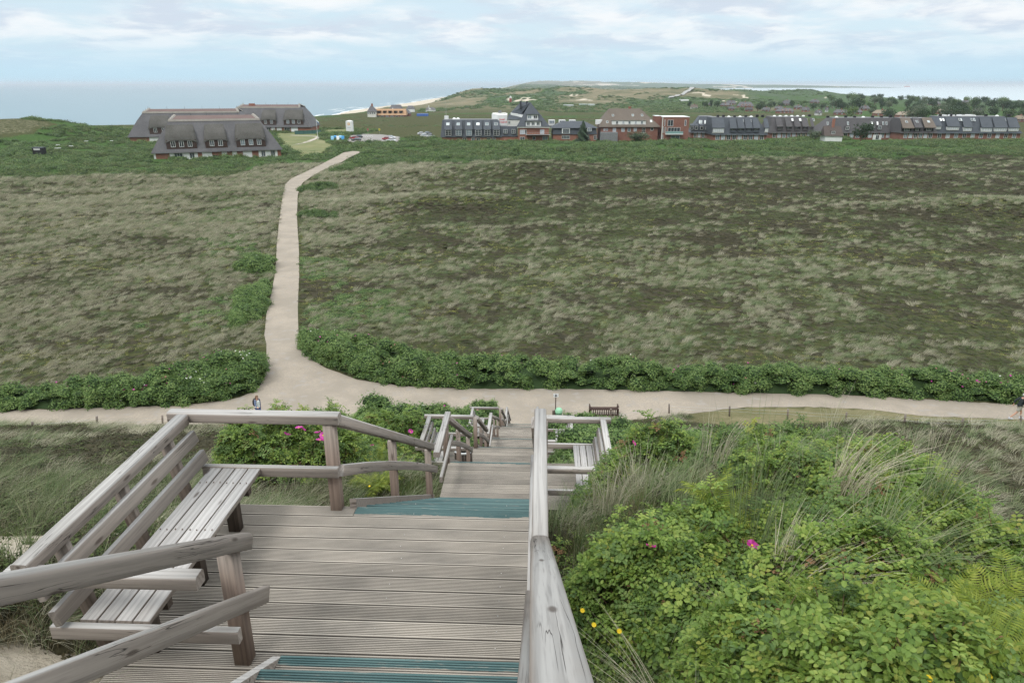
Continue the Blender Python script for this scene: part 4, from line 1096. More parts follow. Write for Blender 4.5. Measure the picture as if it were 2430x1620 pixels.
# ================================================================== plants near the viewer
def leaflet(vs, fs, base, d, up, L, W, fold=0.25):
    side = d.cross(up).normalized(); up2 = side.cross(d).normalized(); b = len(vs)
    vs += [base, base+d*L*.35+side*W*.5+up2*W*fold, base+d*L*.72+side*W*.42+up2*W*fold*.6, base+d*L,
           base+d*L*.72-side*W*.42+up2*W*fold*.6, base+d*L*.35-side*W*.5+up2*W*fold]
    fs += [(b, b+1, b+2, b+3), (b, b+3, b+4, b+5)]
def sprig(seed, nl=6, size=1.0):
    r = random.Random(seed); vs = []; fs = []; mi = []
    for i in range(nl):
        a = i*2.4+r.uniform(-.3, .3); el = r.uniform(0.15, 0.9); z0 = r.uniform(0.0, 0.05)
        d = Vector((math.cos(a)*math.cos(el), math.sin(a)*math.cos(el), math.sin(el))); L = r.uniform(0.09, 0.13)*size
        p = Vector((0, 0, z0)); n = 4; up = Vector((0, 0, 1)); k0 = len(fs)
        for k in range(n):
            q = p+d*(L/n)*(1 if k else 1.4); dd = (d+Vector((0, 0, -0.16*k))).normalized(); sd = dd.cross(up).normalized()
            if k < n-1:
                for sg in (-1, 1):
                    dl = (sd*sg*1.0+dd*0.45+Vector((0, 0, r.uniform(-.15, .15)))).normalized()
                    leaflet(vs, fs, q, dl, up, 0.040*size*r.uniform(.8, 1.15), 0.026*size)
            else: leaflet(vs, fs, q, dd, up, 0.044*size, 0.028*size)
            p = q; d = dd
        mi += [0]*(len(fs)-k0)
    b = len(vs); w = 0.0035
    vs += [Vector((-w, 0, -0.16)), Vector((w, 0, -0.16)), Vector((w*.6, 0, 0.05)), Vector((-w*.6, 0, 0.05)), Vector((0, -w, -0.16)), Vector((0, w, -0.16)), Vector((0, w*.6, 0.05)), Vector((0, -w*.6, 0.05))]
    fs += [(b, b+1, b+2, b+3), (b+4, b+5, b+6, b+7)]; mi += [1, 1]
    return vs, fs, mi
M_RL = leafmat('near_rose_leaf', (0.12, 0.205, 0.045), (0.215, 0.32, 0.070), (0.35, 0.43, 0.11), 0.4, 0.40)
M_RD = leafmat('near_rose_leaf_dark', (0.075, 0.135, 0.042), (0.130, 0.21, 0.060), (0.21, 0.29, 0.09), 0.35, 0.45)
M_RY = leafmat('near_rose_leaf_yellowing', (0.14, 0.22, 0.04), (0.24, 0.32, 0.06), (0.36, 0.36, 0.09), 0.4, 0.45)
M_RUST = flat('withered_leaf', (0.17, 0.10, 0.05), .8, var=.35)
C_SPRIG = proto_collection([P2('sprig', sprig(s), (M_RL, M_STEM)) for s in (1, 2)]+[P2('sprig_dark', sprig(s), (M_RD, M_STEM)) for s in (3, 4)]+[P2('sprig_yellow', sprig(5, 5), (M_RY, M_STEM)), P2('sprig_withered', sprig(6, 4, 0.8), (M_RUST, M_STEM))])
C_NGRASS = proto_collection(
    [P_('grass_green', blades(60, 0.42, 0.006, 0.16, seed=41, wind=(0.25, 0.0), lean=0.5, droop=0.6, seg=4), M_GRASS)] +
    [P_('grass_marram', blades(60, 0.75, 0.006, 0.12, seed=42, wind=(0.55, -0.1), lean=0.45, droop=0.7, seg=5), M_MARRAM)] +
    [P_('grass_straw', blades(60, 0.70, 0.006, 0.14, seed=43, wind=(0.6, -0.15), lean=0.5, droop=0.9, seg=5), M_STRAW)] +
    [P_('grass_dry_short', blades(70, 0.26, 0.005, 0.16, seed=44, wind=(0.2, 0.0), lean=0.9, droop=0.8, seg=3), leafmat('dry_short_grass', (0.13, 0.105, 0.06), (0.22, 0.18, 0.105), (0.34, 0.29, 0.19), 0.2))] +
    [P2('heather_near', leafball(420, 0.30, 0.20, 0.035, 45, 0.75), (M_HEATHG, M_HEATH))] +
    [P2('heather_near_brown', leafball(420, 0.30, 0.20, 0.035, 46, 0.75), (M_HEATH, M_HEATH))])

def rose_shrub(label, c, rx, ry, vtop, n, seed, mixp=(.35, .3, .12, .12, .08, .02), blooms=(), dens_in=0.3):
    """separate stems with leafy sprigs spread through an uneven dome"""
    r = np.random.default_rng(seed); cx_, cy_ = c; z0 = Tz(cx_, cy_); n = int(n*1.7)
    zt = ray(1215, vtop); h = (zt.z*cy_/zt.y-z0)*0.80; print('SHRUB', seed, round(h, 2)); h = min(max(h, 0.28), 1.3)
    o = base_empty('rose_shrub', (cx_, cy_, z0), label, 'shrub', 'rose shrubs beside the stairs')
    a = r.uniform(0, 2*math.pi, n); q = np.sqrt(r.random(n)); lx = np.cos(a)*q*rx; ly = np.sin(a)*q*ry
    dome = np.sqrt(np.clip(1-q**2.6, 0.02, 1)); lump = 0.30+1.35*fbm((lx+cx_)/0.38, (ly+cy_)/0.38, seed, 2); shoot = r.random(n) < 0.06
    top = h*dome*lump; inn = r.random(n) < dens_in
    lz = np.where(inn, top*r.uniform(0.35, 0.85, n), top*r.uniform(0.85, 1.08, n)); lz = np.where(shoot, lz+r.uniform(0.05, 0.22, n), lz)
    gz = T(lx+cx_, ly+cy_)-z0
    ro = rots(n, 0.35); ro[:, 0] += -0.45*ly/ry; ro[:, 1] += 0.45*lx/rx
    P = np.column_stack([lx, ly, gz+lz]); P[:, 2] = np.maximum(P[:, 2], gz+0.05)
    # keep the timber clear
    wx = P[:, 0]+cx_; wy = P[:, 1]+cy_; tt = wx*math.cos(PHI)-wy*math.sin(PHI); ok = (tt > 0.17) if cx_ > 0 else (tt < -1.8)
    P, ro = P[ok], ro[ok]; m = len(P)
    scatter('foliage', P, ro, r.uniform(0.60, 1.0, m)*(1.0 if cx_ > 0 else 1.3), r.choice(6, m, p=mixp), C_SPRIG, parent=o, kind='stuff')
    mb = MB()
    for k in range(16):
        a = r.uniform(0, 6.28); q = r.uniform(0.2, 0.8); p0 = Vector((math.cos(a)*rx*q*0.4, math.sin(a)*ry*q*0.4, 0)); p0.z = Tz(p0.x+cx_, p0.y+cy_)-z0-0.05
        p1 = Vector((math.cos(a)*rx*q, math.sin(a)*ry*q, 0)); p1.z = Tz(p1.x+cx_, p1.y+cy_)-z0+h*0.75
        pm = (p0+p1)/2+Vector((r.uniform(-.08, .08), r.uniform(-.08, .08), 0.08)); mb.cyl(p0, pm, 0.007, 0.005, 5); mb.cyl(pm, p1, 0.005, 0.003, 5)
    mb.obj('stems', M_STEM, o)['kind'] = 'stuff'
    for (u, v, s, kind) in blooms:
        # nearest canopy point seen at that spot
        d = ray(u, v); W = P+np.array([cx_, cy_, z0]); t = W @ np.array(d)/d.length_squared; dist = np.linalg.norm(W-np.outer(t, np.array(d)), axis=1)
        k = int(np.argmin(dist+np.where(ro[:, 0] > 9, 1, 0)+0.06*t)); p = Vector(d)*(float(t[k])*0.955) - Vector((cx_, cy_, z0))
        f = bpy.data.objects.new('blossom', BLOOM[kind]); COL.objects.link(f); f.parent = o; f.location = p; f.scale = (s*1.05,)*3; f.rotation_euler = (0.35+0.5*math.sin(u), 0.35*math.cos(v), u)
    return o
def bloom_mesh(name, mat, r_, n=5):
    vs = []; fs = []; mi = []; q = random.Random(3)
    for i in range(n):
        a = 2*math.pi*i/n; b = len(vs)
        for (rr, da, zz) in ((0.004, 0, 0), (r_*.60, -.62, r_*.16), (r_*.93, -.56, r_*.38), (r_*.90, 0, r_*.28), (r_*.96, .56, r_*.42), (r_*.60, .62, r_*.20)):
            vs.append((math.cos(a+da)*rr, math.sin(a+da)*rr, zz+q.uniform(-.004, .004)))
        fs += [(b, b+1, b+2, b+3), (b, b+3, b+4, b+5)]; mi += [0, 0]
    b = len(vs)
    for k in range(8): a = k*math.pi/4; vs.append((math.cos(a)*r_*.2, math.sin(a)*r_*.2, r_*.14))
    fs.append(tuple(range(b, b+8))); mi.append(1)
    me = bpy.data.meshes.new(name); me.from_pydata(vs, [], fs); me.materials.append(mat); me.materials.append(M_YEL)
    me.polygons.foreach_set('material_index', np.array(mi, dtype=np.int32)); me.update(); return me
BLOOM = {'pink': bloom_mesh('rose_blossom', M_PINK, 0.045), 'dark': bloom_mesh('rose_blossom_dark', leafmat('rose_petal_deep', (0.40, 0.01, 0.20), (0.5, 0.02, 0.27), (0.6, 0.05, 0.35), 0.2), 0.035), 'cream': bloom_mesh('rose_blossom_cream', leafmat('petal_cream', (0.6, 0.5, 0.3), (0.7, 0.6, 0.4), (0.75, 0.68, 0.5)), 0.03)}
DK = (.13, .12, .36, .3, .07, .02); LT = (.36, .3, .08, .06, .185, .015)
rose_shrub('bright green rose shrub in the middle of the bottom edge, right of the handrail', (1.55, 2.75), 0.85, 0.75, 1470, 900, 201, LT)
rose_shrub('green rose shrub low in the bottom right corner under the ferns', (2.45, 2.45), 0.8, 0.6, 1560, 550, 202, LT)
rose_shrub('leafy rose shrub with one magenta blossom, beside the nearest straight handrail', (1.05, 4.15), 0.72, 0.75, 1290, 800, 203, (.3, .25, .2, .15, .06, .04), [(1544, 1297, 1.0, 'dark')])
rose_shrub('rose shrub with a pair of open magenta blossoms in the middle of the thicket', (2.15, 3.95), 0.75, 0.75, 1280, 850, 204, (.3, .25, .16, .12, .13, .04), [(1767, 1293, 1.0, 'pink'), (1784, 1294, 0.95, 'pink')])
rose_shrub('large pale green rose shrub filling the right edge of the thicket', (3.6, 4.75), 1.35, 0.95, 1215, 1500, 205, LT)
rose_shrub('light green rose shrub on the crest above the ferns', (2.9, 5.6), 1.0, 0.8, 1130, 1000, 206, (.3, .25, .13, .1, .19, .03))
rose_shrub('tall dark rose shrub with bare grey twigs at the top of the thicket', (2.85, 7.6), 1.25, 1.1, 1042, 1500, 207, DK, [(2014, 1125, 1.0, 'pink'), (1941, 1128, 0.6, 'dark'), (1829, 1078, 0.9, 'cream')])
rose_shrub('rose shrub with rusty hips beyond the dry grass tussock', (1.7, 8.1), 0.95, 1.0, 1045, 900, 208, (.2, .2, .25, .22, .06, .07), [(1503, 1051, 1.0, 'dark')])
rose_shrub('low dark rose shrub on the right shoulder of the dune', (4.3, 7.0), 1.0, 0.8, 1120, 600, 209, DK)
# roses left of the stairs
rose_shrub('rose bush with a cluster of magenta blossoms behind the far bench rail', (-4.1, 12.0), 1.5, 1.3, 985, 1300, 211, (.25, .2, .25, .2, .06, .04), [(681, 1031, 1.5, 'pink'), (709, 1016, 1.5, 'pink'), (718, 1018, 1.4, 'pink'), (753, 1027, 1.4, 'pink'), (767, 1033, 1.4, 'pink'), (759, 1045, 1.5, 'pink'), (773, 1041, 1.4, 'pink')])
rose_shrub('rose bush left of the second flight, half behind the handrail posts', (-3.0, 15.3), 1.2, 1.5, 985, 1000, 212, (.25, .25, .2, .2, .06, .04), [(974, 1024, 1.4, 'pink'), (883, 1057, 1.3, 'dark')])

# belts of rose bushes along the lower stairs
def sbelt(label, st, dens, size, seed, bl=(0.15, 0.05, 0.2)):
    q = [((S(s, t0, 0).x, S(s, t0, 0).y), (S(s, t1, 0).x, S(s, t1, 0).y), h) for (s, t0, t1, h) in st]
    return belt('rose_bushes', label, q, dens, C_HEDGE, size, bl, seed, 'bush', flsize=0.9)
sbelt('long bank of rose bushes left of the lower stair flights', [(12.5, -2.6, -6.5, 0.7), (15.5, -3.5, -6.5, 1.1), (19, -2.3, -7.5, 1.3), (24, -2.2, -8.5, 1.4), (29, -3.4, -8, 1.4), (33, -2.2, -6.5, 1.3), (35.5, -2.2, -4.5, 1.0)], 5.0, 0.36, 221)
sbelt('tall rose bush behind the farthest left-hand bench', [(29.0, -1.95, -3.4, 1.5), (31, -1.95, -3.6, 1.9), (33.5, -1.95, -3.2, 1.7), (35, -1.95, -2.6, 1.0)], 5.0, 0.36, 222)
sbelt('rose bushes right of the stairs, behind the nearer right-hand bench', [(13, 0.6, 3.0, 0.6), (15.5, 0.6, 3.6, 0.9), (18.5, 0.6, 3.2, 0.9)], 5.0, 0.34, 223)
sbelt('rose bushes right of the stairs, beyond the small right-hand bench', [(22.6, 0.5, 3.6, 0.8), (26, 0.5, 4.2, 1.0), (30, 0.5, 4.0, 1.0), (34, 0.5, 2.6, 0.8)], 4.2, 0.36, 224)
sbelt('rose bushes below the dune shoulder, right of the benches', [(10.5, 1.9, 5.0, 0.7), (13.5, 3.2, 6.5, 1.0), (17, 3.6, 7.0, 1.0), (20, 3.6, 6.0, 0.7)], 4.2, 0.36, 225)

# ---- near grasses
def fill(name, label, n, f, w, smin, smax, seed, coll=C_NGRASS, tz=0.02, tilt=0.15):
    r = np.random.default_rng(seed); P = np.array([f(r) for _ in range(n)]); p = np.array([tuple(S(s, t, 0).xy) for s, t in P])
    Z = T(p[:, 0], p[:, 1])-tz
    ok = reg_sand(p[:, 0], p[:, 1]) < 0.5+0.5*(r.random(n) < 0.08)
    p, Z = p[ok], Z[ok]; n = len(p)
    return scatter(name, np.column_stack([p, Z]), rots(n, tilt, True), r.uniform(smin, smax, n), r.choice(len(w), n, p=w), coll, label=label, kind='stuff')
fill('grass', 'mixed green and dry grass right of the nearest handrail', 1500, lambda r: (r.uniform(1.0, 7.0), 0.14+r.random()**1.3*3.6), (.34, .1, .12, .30, .08, .06), 0.6, 1.1, 301)
fill('weeds', 'small leafy weeds among the grass beside the handrail', 420, lambda r: (r.uniform(1.2, 6.5), 0.16+r.random()**1.5*1.6), (.4, .3, .12, .08, .05, .05), 0.5, 0.9, 302, C_SPRIG, -0.05)
fill('grass', 'dry and green grass on the dune shoulder right of the benches', 1300, lambda r: (r.uniform(6.2, 11.6), 0.3+r.random()**1.2*5.5 if True else 0), (.28, .2, .24, .16, .07, .05), 0.7, 1.2, 303)
fill('grass', 'tangled marram and heather left of the nearest bench', 2600, lambda r: (r.uniform(2.0, 12.0), -3.05-r.random()**1.2*9.0), (.14, .20, .20, .12, .17, .17), 0.6, 1.15, 304)
fill('grass', 'dry mossy grass behind the nearest landing, left of the stairs', 800, lambda r: (r.uniform(5.4, 9.2), r.uniform(-3.4, -1.75)), (.22, .04, .06, .50, .1, .08), 0.5, 0.85, 305)
fill('grass', 'green grass between the rose bushes left of the second flight', 900, lambda r: (r.uniform(9.0, 15), r.uniform(-4.2, -1.7)), (.5, .12, .12, .16, .06, .04), 0.7, 1.1, 306)
fill('grass', 'straw grass below the nearest landing, bottom left corner', 500, lambda r: (r.uniform(0.8, 3.4), r.uniform(-4.5, -2.6)), (.15, .1, .3, .35, .05, .05), 0.5, 1.0, 307)
# grass under and beside the flights
fill('grass', 'grass growing beside the upper stair flight on the right', 250, lambda r: (r.uniform(9.0, 12.4), r.uniform(1.35, 2.4)), (.3, .2, .3, .2, 0, 0), 0.6, 1.0, 308)
# single tussocks
M_STRAWB = leafmat('bleached_straw', (0.38, 0.35, 0.24), (0.52, 0.48, 0.36), (0.66, 0.62, 0.50), .2, .6)
def tussock(label, u, v, y, n, L, wind, mat, seed, spread=0.12, droop=0.7, w=0.006, lean=0.4, up=0.9, lift=0.0):
    p = at(u, v, y); p.z = Tz(p.x, p.y)-0.03+lift
    vs, fs = blades(n, L, w, spread, lean, wind, droop, 5, seed, up); o = mesh_obj('marram_tussock', vs, fs, mat); o.location = p
    return tag(o, label, 'grass tussock', 'marram tussocks on the dune')
tussock('big dry straw tussock arching right in the middle of the rose thicket', 1880, 1420, 3.75, 320, 0.78, (0.62, 0.05), M_STRAWB, 51, 0.17, 0.85, 0.006, 0.6, 0.92, 0.30)
tussock('tall thin green marram stems standing in the rose thicket', 1790, 1300, 4.3, 70, 1.35, (0.12, 0.1), M_MARRAM, 52, 0.15, 0.25, 0.007, 0.25, 1.05)
tussock('rounded tan tussock at the upper left of the rose thicket', 1530, 1110, 6.7, 420, 0.95, (0.15, -0.1), M_STRAW, 53, 0.28, 1.0, 0.007, 0.8)
tussock('straw tussock hanging over the nearer right-hand bench', 1385, 1150, 8.1, 260, 0.85, (-0.35, -0.2), M_MARRAM, 54, 0.25, 0.9, 0.007, 0.6)
tussock('pale tussock beside the right handrail, above the second landing', 1350, 1215, 6.9, 260, 0.65, (-0.15, -0.25), M_MARRAM, 55, 0.25, 0.9, 0.006, 0.8)
tussock('thin pale stems rising on the right shoulder of the thicket', 2160, 1210, 6.2, 60, 1.15, (0.15, 0.1), M_STRAWB, 56, 0.3, 0.35, 0.008, 0.3, 1.05)
tussock('green marram fan on the right-hand crest', 2330, 1260, 5.9, 160, 1.1, (0.35, 0.1), M_MARRAM, 57, 0.35, 0.8, 0.007, 0.7)
tussock('flattened straw wisp at the bottom of the thicket', 1640, 1500, 2.75, 60, 0.8, (-0.7, 0.5), M_STRAWB, 58, 0.05, 0.5, 0.006, 0.25, 0.9)
tussock('blue-green marram plant on the bare sand patch left of the bench', 56, 1255, 6.1, 40, 0.42, (0.1, 0), M_MARRAM, 59, 0.04, 0.5, 0.008, 0.6)
tussock('bright marram clump left of the bench back', 70, 1190, 7.2, 90, 0.8, (0.4, 0.1), M_MARRAM, 60, 0.12, 0.7, 0.008, 0.6)
tussock('tall marram clump in the lower right of the rose thicket', 2090, 1400, 3.9, 80, 1.2, (0.5, 0.0), M_MARRAM, 61, 0.25, 0.7, 0.007, 0.6, lift=0.35)
for k, (u, v, y, n_, L_, wd, m_, lb) in enumerate((
    (1690, 1190, 5.4, 45, .55, (.25, .1), M_STRAW, 'thin straw fan above the left fern, in the upper part of the rose thicket'),
    (1960, 1150, 6.0, 70, .8, (.3, .1), M_STRAW, 'straw wisps among the dark roses at the top of the thicket'),
    (1980, 1300, 4.6, 110, .8, (.5, 0), M_STRAWB, 'second straw fan, up and to the right of the big one'),
    (1770, 1470, 3.3, 26, .6, (-.3, .2), M_STRAW, 'few crossing straw blades above the lower rose leaves'),
    (1445, 1230, 5.2, 90, .6, (.1, -.1), M_STRAW, 'pale grass tuft between the handrail and the left fern'),
    (2190, 1345, 4.6, 60, .8, (.4, 0), M_MARRAM, 'green grass fan in front of the right shoulder of the thicket'),
    (1995, 1560, 2.9, 30, .6, (.3, .1), M_MARRAM, 'sparse blades rising from the roses at the bottom edge'))):
    tussock(lb, u, v, y, n_, L_, wd, m_, 70+k, 0.14, 0.7, 0.006, 0.5, lift=0.40)
# ferns
def frond_mesh(seed):
    r = random.Random(seed); vs = []; fs = []; n = 26; L = 0.62
    for i in range(n):
        f = i/n; x = L*f; z = 0.42*f-0.34*f*f*1.25; pl_ = 0.15*math.sin(math.pi*min(1, 0.18+f*0.86))**0.8+0.01
        for sg in (-1, 1):
            b = len(vs); w = 0.0095*r.uniform(.8, 1.2); tw = r.uniform(-.5, .5); dr = r.uniform(.03, .07); rg = r.uniform(.9, 1.08)
            vs += [(x, 0, z), (x+.012+w, sg*pl_*.35*rg, z-dr*.12+w*tw), (x+.05, sg*pl_*rg, z-dr), (x+.012-w*.6, sg*pl_*.40*rg, z-dr*.12-w*tw)]
            fs.append((b, b+1, b+2, b+3))
    b = len(vs); pts = [(L*k/8, 0.42*k/8-0.34*1.25*(k/8)**2) for k in range(9)]
    for x, z in pts: vs += [(x, -0.002, z-.001), (x, 0.002, z-.001)]
    for k in range(8): fs.append((b+2*k, b+2*k+1, b+2*k+3, b+2*k+2))
    me = bpy.data.meshes.new('frond'); me.from_pydata(vs, [], fs); me.materials.append(M_FERN); me.update(); return me
FR = [frond_mesh(1), frond_mesh(2)]
def fern(label, x, y, zup, n, sc, seed):
    r = random.Random(seed); z = Tz(x, y)+zup; o = empty('fern', (x, y, z), 0, label, 'fern', 'yellow-green ferns'); 
    for k in range(n):
        f = bpy.data.objects.new('frond', FR[k % 2]); COL.objects.link(f); f.parent = o
        s = sc*r.uniform(0.7, 1.15); f.scale = (s*1.25,)*3; f.rotation_euler = (r.uniform(-.7, .7), r.uniform(-1.0, 0.15), 6.283*k/n+r.uniform(-.3, .3)); f.location = (r.uniform(-.06, .06), r.uniform(-.06, .06), 0)
    return o
fern('yellow-green fern in a gap of the rose thicket, left of the big tussock', 1.5, 4.5, 0.38, 16, 0.50, 1)
fern('larger yellow-green fern in the lower right of the picture', 2.35, 3.05, 0.42, 18, 0.52, 2)
fern('yellow-green fern in the bottom right corner', 2.15, 2.5, 0.42, 15, 0.45, 3)
fern('fern beside the large fern, at the right edge', 2.7, 3.1, 0.42, 15, 0.45, 4)
fern('pale fern in the shade left of the second flight', -2.6, 12.6, 0.35, 20, 0.8, 5)
fern('small ferns beneath the roses by the middle handrail post', -2.3, 10.6, 0.15, 18, 0.7, 6)
# yellow composite flowers
def yellow(label, u, v, y):
    p = at(u, v, y); g_ = Tz(p.x, p.y); o = base_empty('yellow_flower', (p.x, p.y, g_), label, 'flower', 'yellow flowers in the grass')
    mb = MB(); mb.cyl((0, 0, 0), (0.01, 0, p.z-g_), 0.0018, n=5); mb.obj('stalk', M_GRASS, o)
    vs = []; fs = []
    for i in range(16):
        a = 2*math.pi*i/16; b = len(vs); rr = 0.015; vs += [(0, 0, 0), (math.cos(a-.2)*rr*.8, math.sin(a-.2)*rr*.8, .003), (math.cos(a)*rr, math.sin(a)*rr, .004), (math.cos(a+.2)*rr*.8, math.sin(a+.2)*rr*.8, .003)]; fs.append((b, b+1, b+2, b+3))
    h = mesh_obj('flower_head', vs, fs, M_YEL, o); h.location = (0.01, 0, p.z-g_); h.rotation_euler = (0.5, 0.1, 0)
for (u, v, y, lb) in ((1378, 1448, 3.35, 'yellow flower highest of the three beside the handrail'), (1405, 1482, 3.2, 'yellow flower second down beside the handrail'), (1465, 1497, 3.1, 'yellow flower lowest of the three beside the handrail'),
                      (1776, 1397, 3.35, 'yellow flower standing above the lower rose leaves'), (1869, 1398, 3.4, 'small half-open yellow flower near the straw tussock'), (2197, 1609, 2.15, 'orange-yellow flower at the bottom edge under the fern'),
                      (2340, 1604, 2.2, 'yellow flower in the bottom right corner'), (875, 1153, 8.1, 'yellow flower in the grass between the left handrail posts'), (121, 1264, 6.0, 'yellow flower at the edge of the sand patch')):
    yellow(lb, u, v, y)
# ================================================================== buildings
def brickmat(name, col, mortar=(0.22, 0.19, 0.17)):
    m = NT(name); c = m.coord('Object'); sp = m.node('ShaderNodeSeparateXYZ'); m.l.new(c, sp.inputs[0])
    cb = m.node('ShaderNodeCombineXYZ'); m.l.new(m.math('ADD', sp.outputs[0], sp.outputs[1]), cb.inputs[0]); m.l.new(sp.outputs[2], cb.inputs[1])
    b = m.node('ShaderNodeTexBrick'); m.l.new(cb.outputs[0], b.inputs['Vector']); b.inputs['Scale'].default_value = 4.0
    b.inputs['Color1'].default_value = (*[q*0.85 for q in col], 1); b.inputs['Color2'].default_value = (*[q*1.15 for q in col], 1); b.inputs['Mortar'].default_value = (*mortar, 1)
    b.inputs['Mortar Size'].default_value = 0.012
    m.set('Base Color', m.mix(m.math('MULTIPLY', m.rng(m.noise(c, 0.35, 5), 0.4, 0.7), 0.35), b.outputs['Color'], tuple(q*0.6 for q in col))).set('Roughness', 0.9)
    return m.mat
def roofmat(name, lo, hi, streak=(3.0, 3.0, 0.35), sc=1.0, line=0.0, rough=0.85):
    m = NT(name); c = m.coord('Object', streak); n = m.noise(c, 1.2*sc, 6, 0.65); n2 = m.noise(m.coord('Object'), 0.22, 5, 0.6)
    v = m.math('ADD', m.math('MULTIPLY', n, 0.55), m.math('MULTIPLY', n2, 0.45)); col = m.ramp(v, [(0.35, lo), (0.65, hi)])
    if line:
        sp = m.node('ShaderNodeSeparateXYZ'); m.l.new(m.coord('Object'), sp.inputs[0]); fr = m.math('FRACT', m.math('MULTIPLY', sp.outputs[2], line))
        col = m.mix(m.rng(fr, 0.0, 0.22, 0.45, 0.0), col, (0.012, 0.012, 0.014))
    m.set('Base Color', col).set('Roughness', rough); m.bump(n, 0.5, 0.05); return m.mat
THATCH = roofmat('thatch', (0.088, 0.088, 0.094), (0.150, 0.148, 0.156))
THATCH_MOSS = roofmat('mossy_thatch', (0.060, 0.059, 0.050), (0.125, 0.121, 0.115))
THATCH_RIM = roofmat('thatch_ridge', (0.24, 0.225, 0.20), (0.33, 0.31, 0.28), (1, 1, 1))
THATCH_NEW = roofmat('new_thatch', (0.33, 0.20, 0.115), (0.46, 0.30, 0.18))
THATCH_TAN = roofmat('tan_thatch', (0.20, 0.165, 0.125), (0.31, 0.26, 0.20))
SLATE = roofmat('slate', (0.050, 0.060, 0.074), (0.082, 0.096, 0.114), (1.5, 1.5, 1.5), line=2.2, rough=0.6)
SLATE_B = roofmat('brown_slate', (0.062, 0.060, 0.064), (0.098, 0.094, 0.098), (1.5, 1.5, 1.5), line=2.2, rough=0.7)
TILE_R = roofmat('red_roof_tile', (0.115, 0.078, 0.070), (0.165, 0.115, 0.104), (2, 2, 2), line=3)
TILE_B = roofmat('brown_roof_tile', (0.118, 0.098, 0.080), (0.172, 0.146, 0.122), (2, 2, 2), line=3)
BRICK = brickmat('red_brick', (0.30, 0.125, 0.085)); BRICK_D = brickmat('dark_red_brick', (0.255, 0.118, 0.090), (0.18, 0.14, 0.12))
WHITE = flat('white_paint', (0.74, 0.76, 0.76), 0.5, var=0.05, scale=1.0); CREAM = flat('pale_render', (0.66, 0.66, 0.62), 0.8, var=0.07)
DARKW = flat('dark_brown_boarding', (0.060, 0.038, 0.032), 0.8, var=0.25); GREYF = flat('grey_flat_roof', (0.20, 0.21, 0.22), 0.9, var=0.2)
BLACK = flat('black_metal', (0.02, 0.02, 0.022), 0.5); RAILM = flat('galvanised_rail', (0.50, 0.52, 0.54), 0.4, 0.6)
def glassmat(name, col, rough=0.12):
    m = NT(name); m.set('Base Color', m.ramp(m.rand(), [(0.2, tuple(q*0.4 for q in col)), (0.55, col), (0.9, tuple(min(1, q*3.2) for q in col))])).set('Roughness', rough).set('Specular IOR Level', 0.6).set('Metallic', 0.0); return m.mat
GLASS = glassmat('window_glass', (0.055, 0.070, 0.082)); SKYL = glassmat('skylight_glass', (0.30, 0.38, 0.40), 0.15); CURT = flat('net_curtain', (0.42, 0.46, 0.52), 0.7, var=0.2, scale=2)
_wm = {}
def wmesh(kind, w, h, cols, rows, fr=0.10):
    k = (kind, round(w, 1), round(h, 1), cols, rows)
    if k in _wm: return _wm[k]
    w, h = round(w, 1), round(h, 1); mb = MB()
    mb.box((-w/2+fr/2, -0.04, h/2), (fr, 0.12, h)); mb.box((w/2-fr/2, -0.04, h/2), (fr, 0.12, h))
    mb.box((0, -0.04, fr/2), (w-2*fr, 0.12, fr)); mb.box((0, -0.04, h-fr/2), (w-2*fr, 0.12, fr))
    iw, ih = w-2*fr, h-2*fr
    for i in range(1, cols): mb.box((-iw/2+iw*i/cols, -0.035, h/2), (fr*0.9, 0.07, ih))
    for j in range(1, rows): mb.box((0, -0.030, fr+ih*j/rows), (iw, 0.05, fr*0.5))
    me = bpy.data.meshes.new('window'); me.from_pydata(mb.v, [], mb.f); me.materials.append(WHITE); me.update()
    pb = MB().box((0, 0.0, h/2), (iw, 0.03, ih)); pm = bpy.data.meshes.new('pane'); pm.from_pydata(pb.v, [], pb.f); pm.materials.append(CURT if kind == 'curtain' else GLASS); pm.update()
    _wm[k] = (me, pm); return _wm[k]
class Bld:
    def __init__(s, name, loc, rz, label, cat='building', group=None):
        s.root = empty(name, loc, R(rz), label, cat, group); s.loc = Vector(loc); s.rz = R(rz); s.inv = (Matrix.Translation(loc) @ Matrix.Rotation(s.rz, 4, 'Z')).inverted()
    def px(s, u, v, y): return s.inv @ at(u, v, y)
    def box(s, name, x0, x1, y0, y1, z0, z1, mat, parent=None):
        return MB().box(((x0+x1)/2, (y0+y1)/2, (z0+z1)/2), (x1-x0, y1-y0, z1-z0)).obj(name, mat, parent or s.root)
    def frustum(s, name, x0, x1, y0, y1, z0, z1, il, ir, fi, bi, mat, parent=None):
        b = [(x0, y0, z0), (x1, y0, z0), (x1, y1, z0), (x0, y1, z0)]; t = [(x0+il, y0+fi, z1), (x1-ir, y0+fi, z1), (x1-ir, y1-bi, z1), (x0+il, y1-bi, z1)]
        return MB().hexa(b, t).obj(name, mat, parent or s.root)
    def window(s, x, y, z, w, h, cols=2, rows=1, kind='glass', parent=None, name='window'):
        me, pm = wmesh(kind, w, h, cols, rows); o = bpy.data.objects.new(name, me); COL.objects.link(o); o.parent = parent or s.root; o.location = (x, y, z)
        if parent is None: p = bpy.data.objects.new('pane', pm); COL.objects.link(p); p.parent = o
        return o
    def skylight(s, p, w, h, slope, skew=0.0):
        """p centre on the roof, slope in degrees from horizontal"""
        mb = MB(); mb.box((0, 0, 0.05), (w+0.16, h+0.16, 0.10), 0); mb.box((0, 0, 0.115), (w, h, 0.02), 1)
        o = mb.obj('skylight', (WHITE, SKYL), s.root); o.location = p; o.rotation_euler = (R(slope), 0, skew); return o

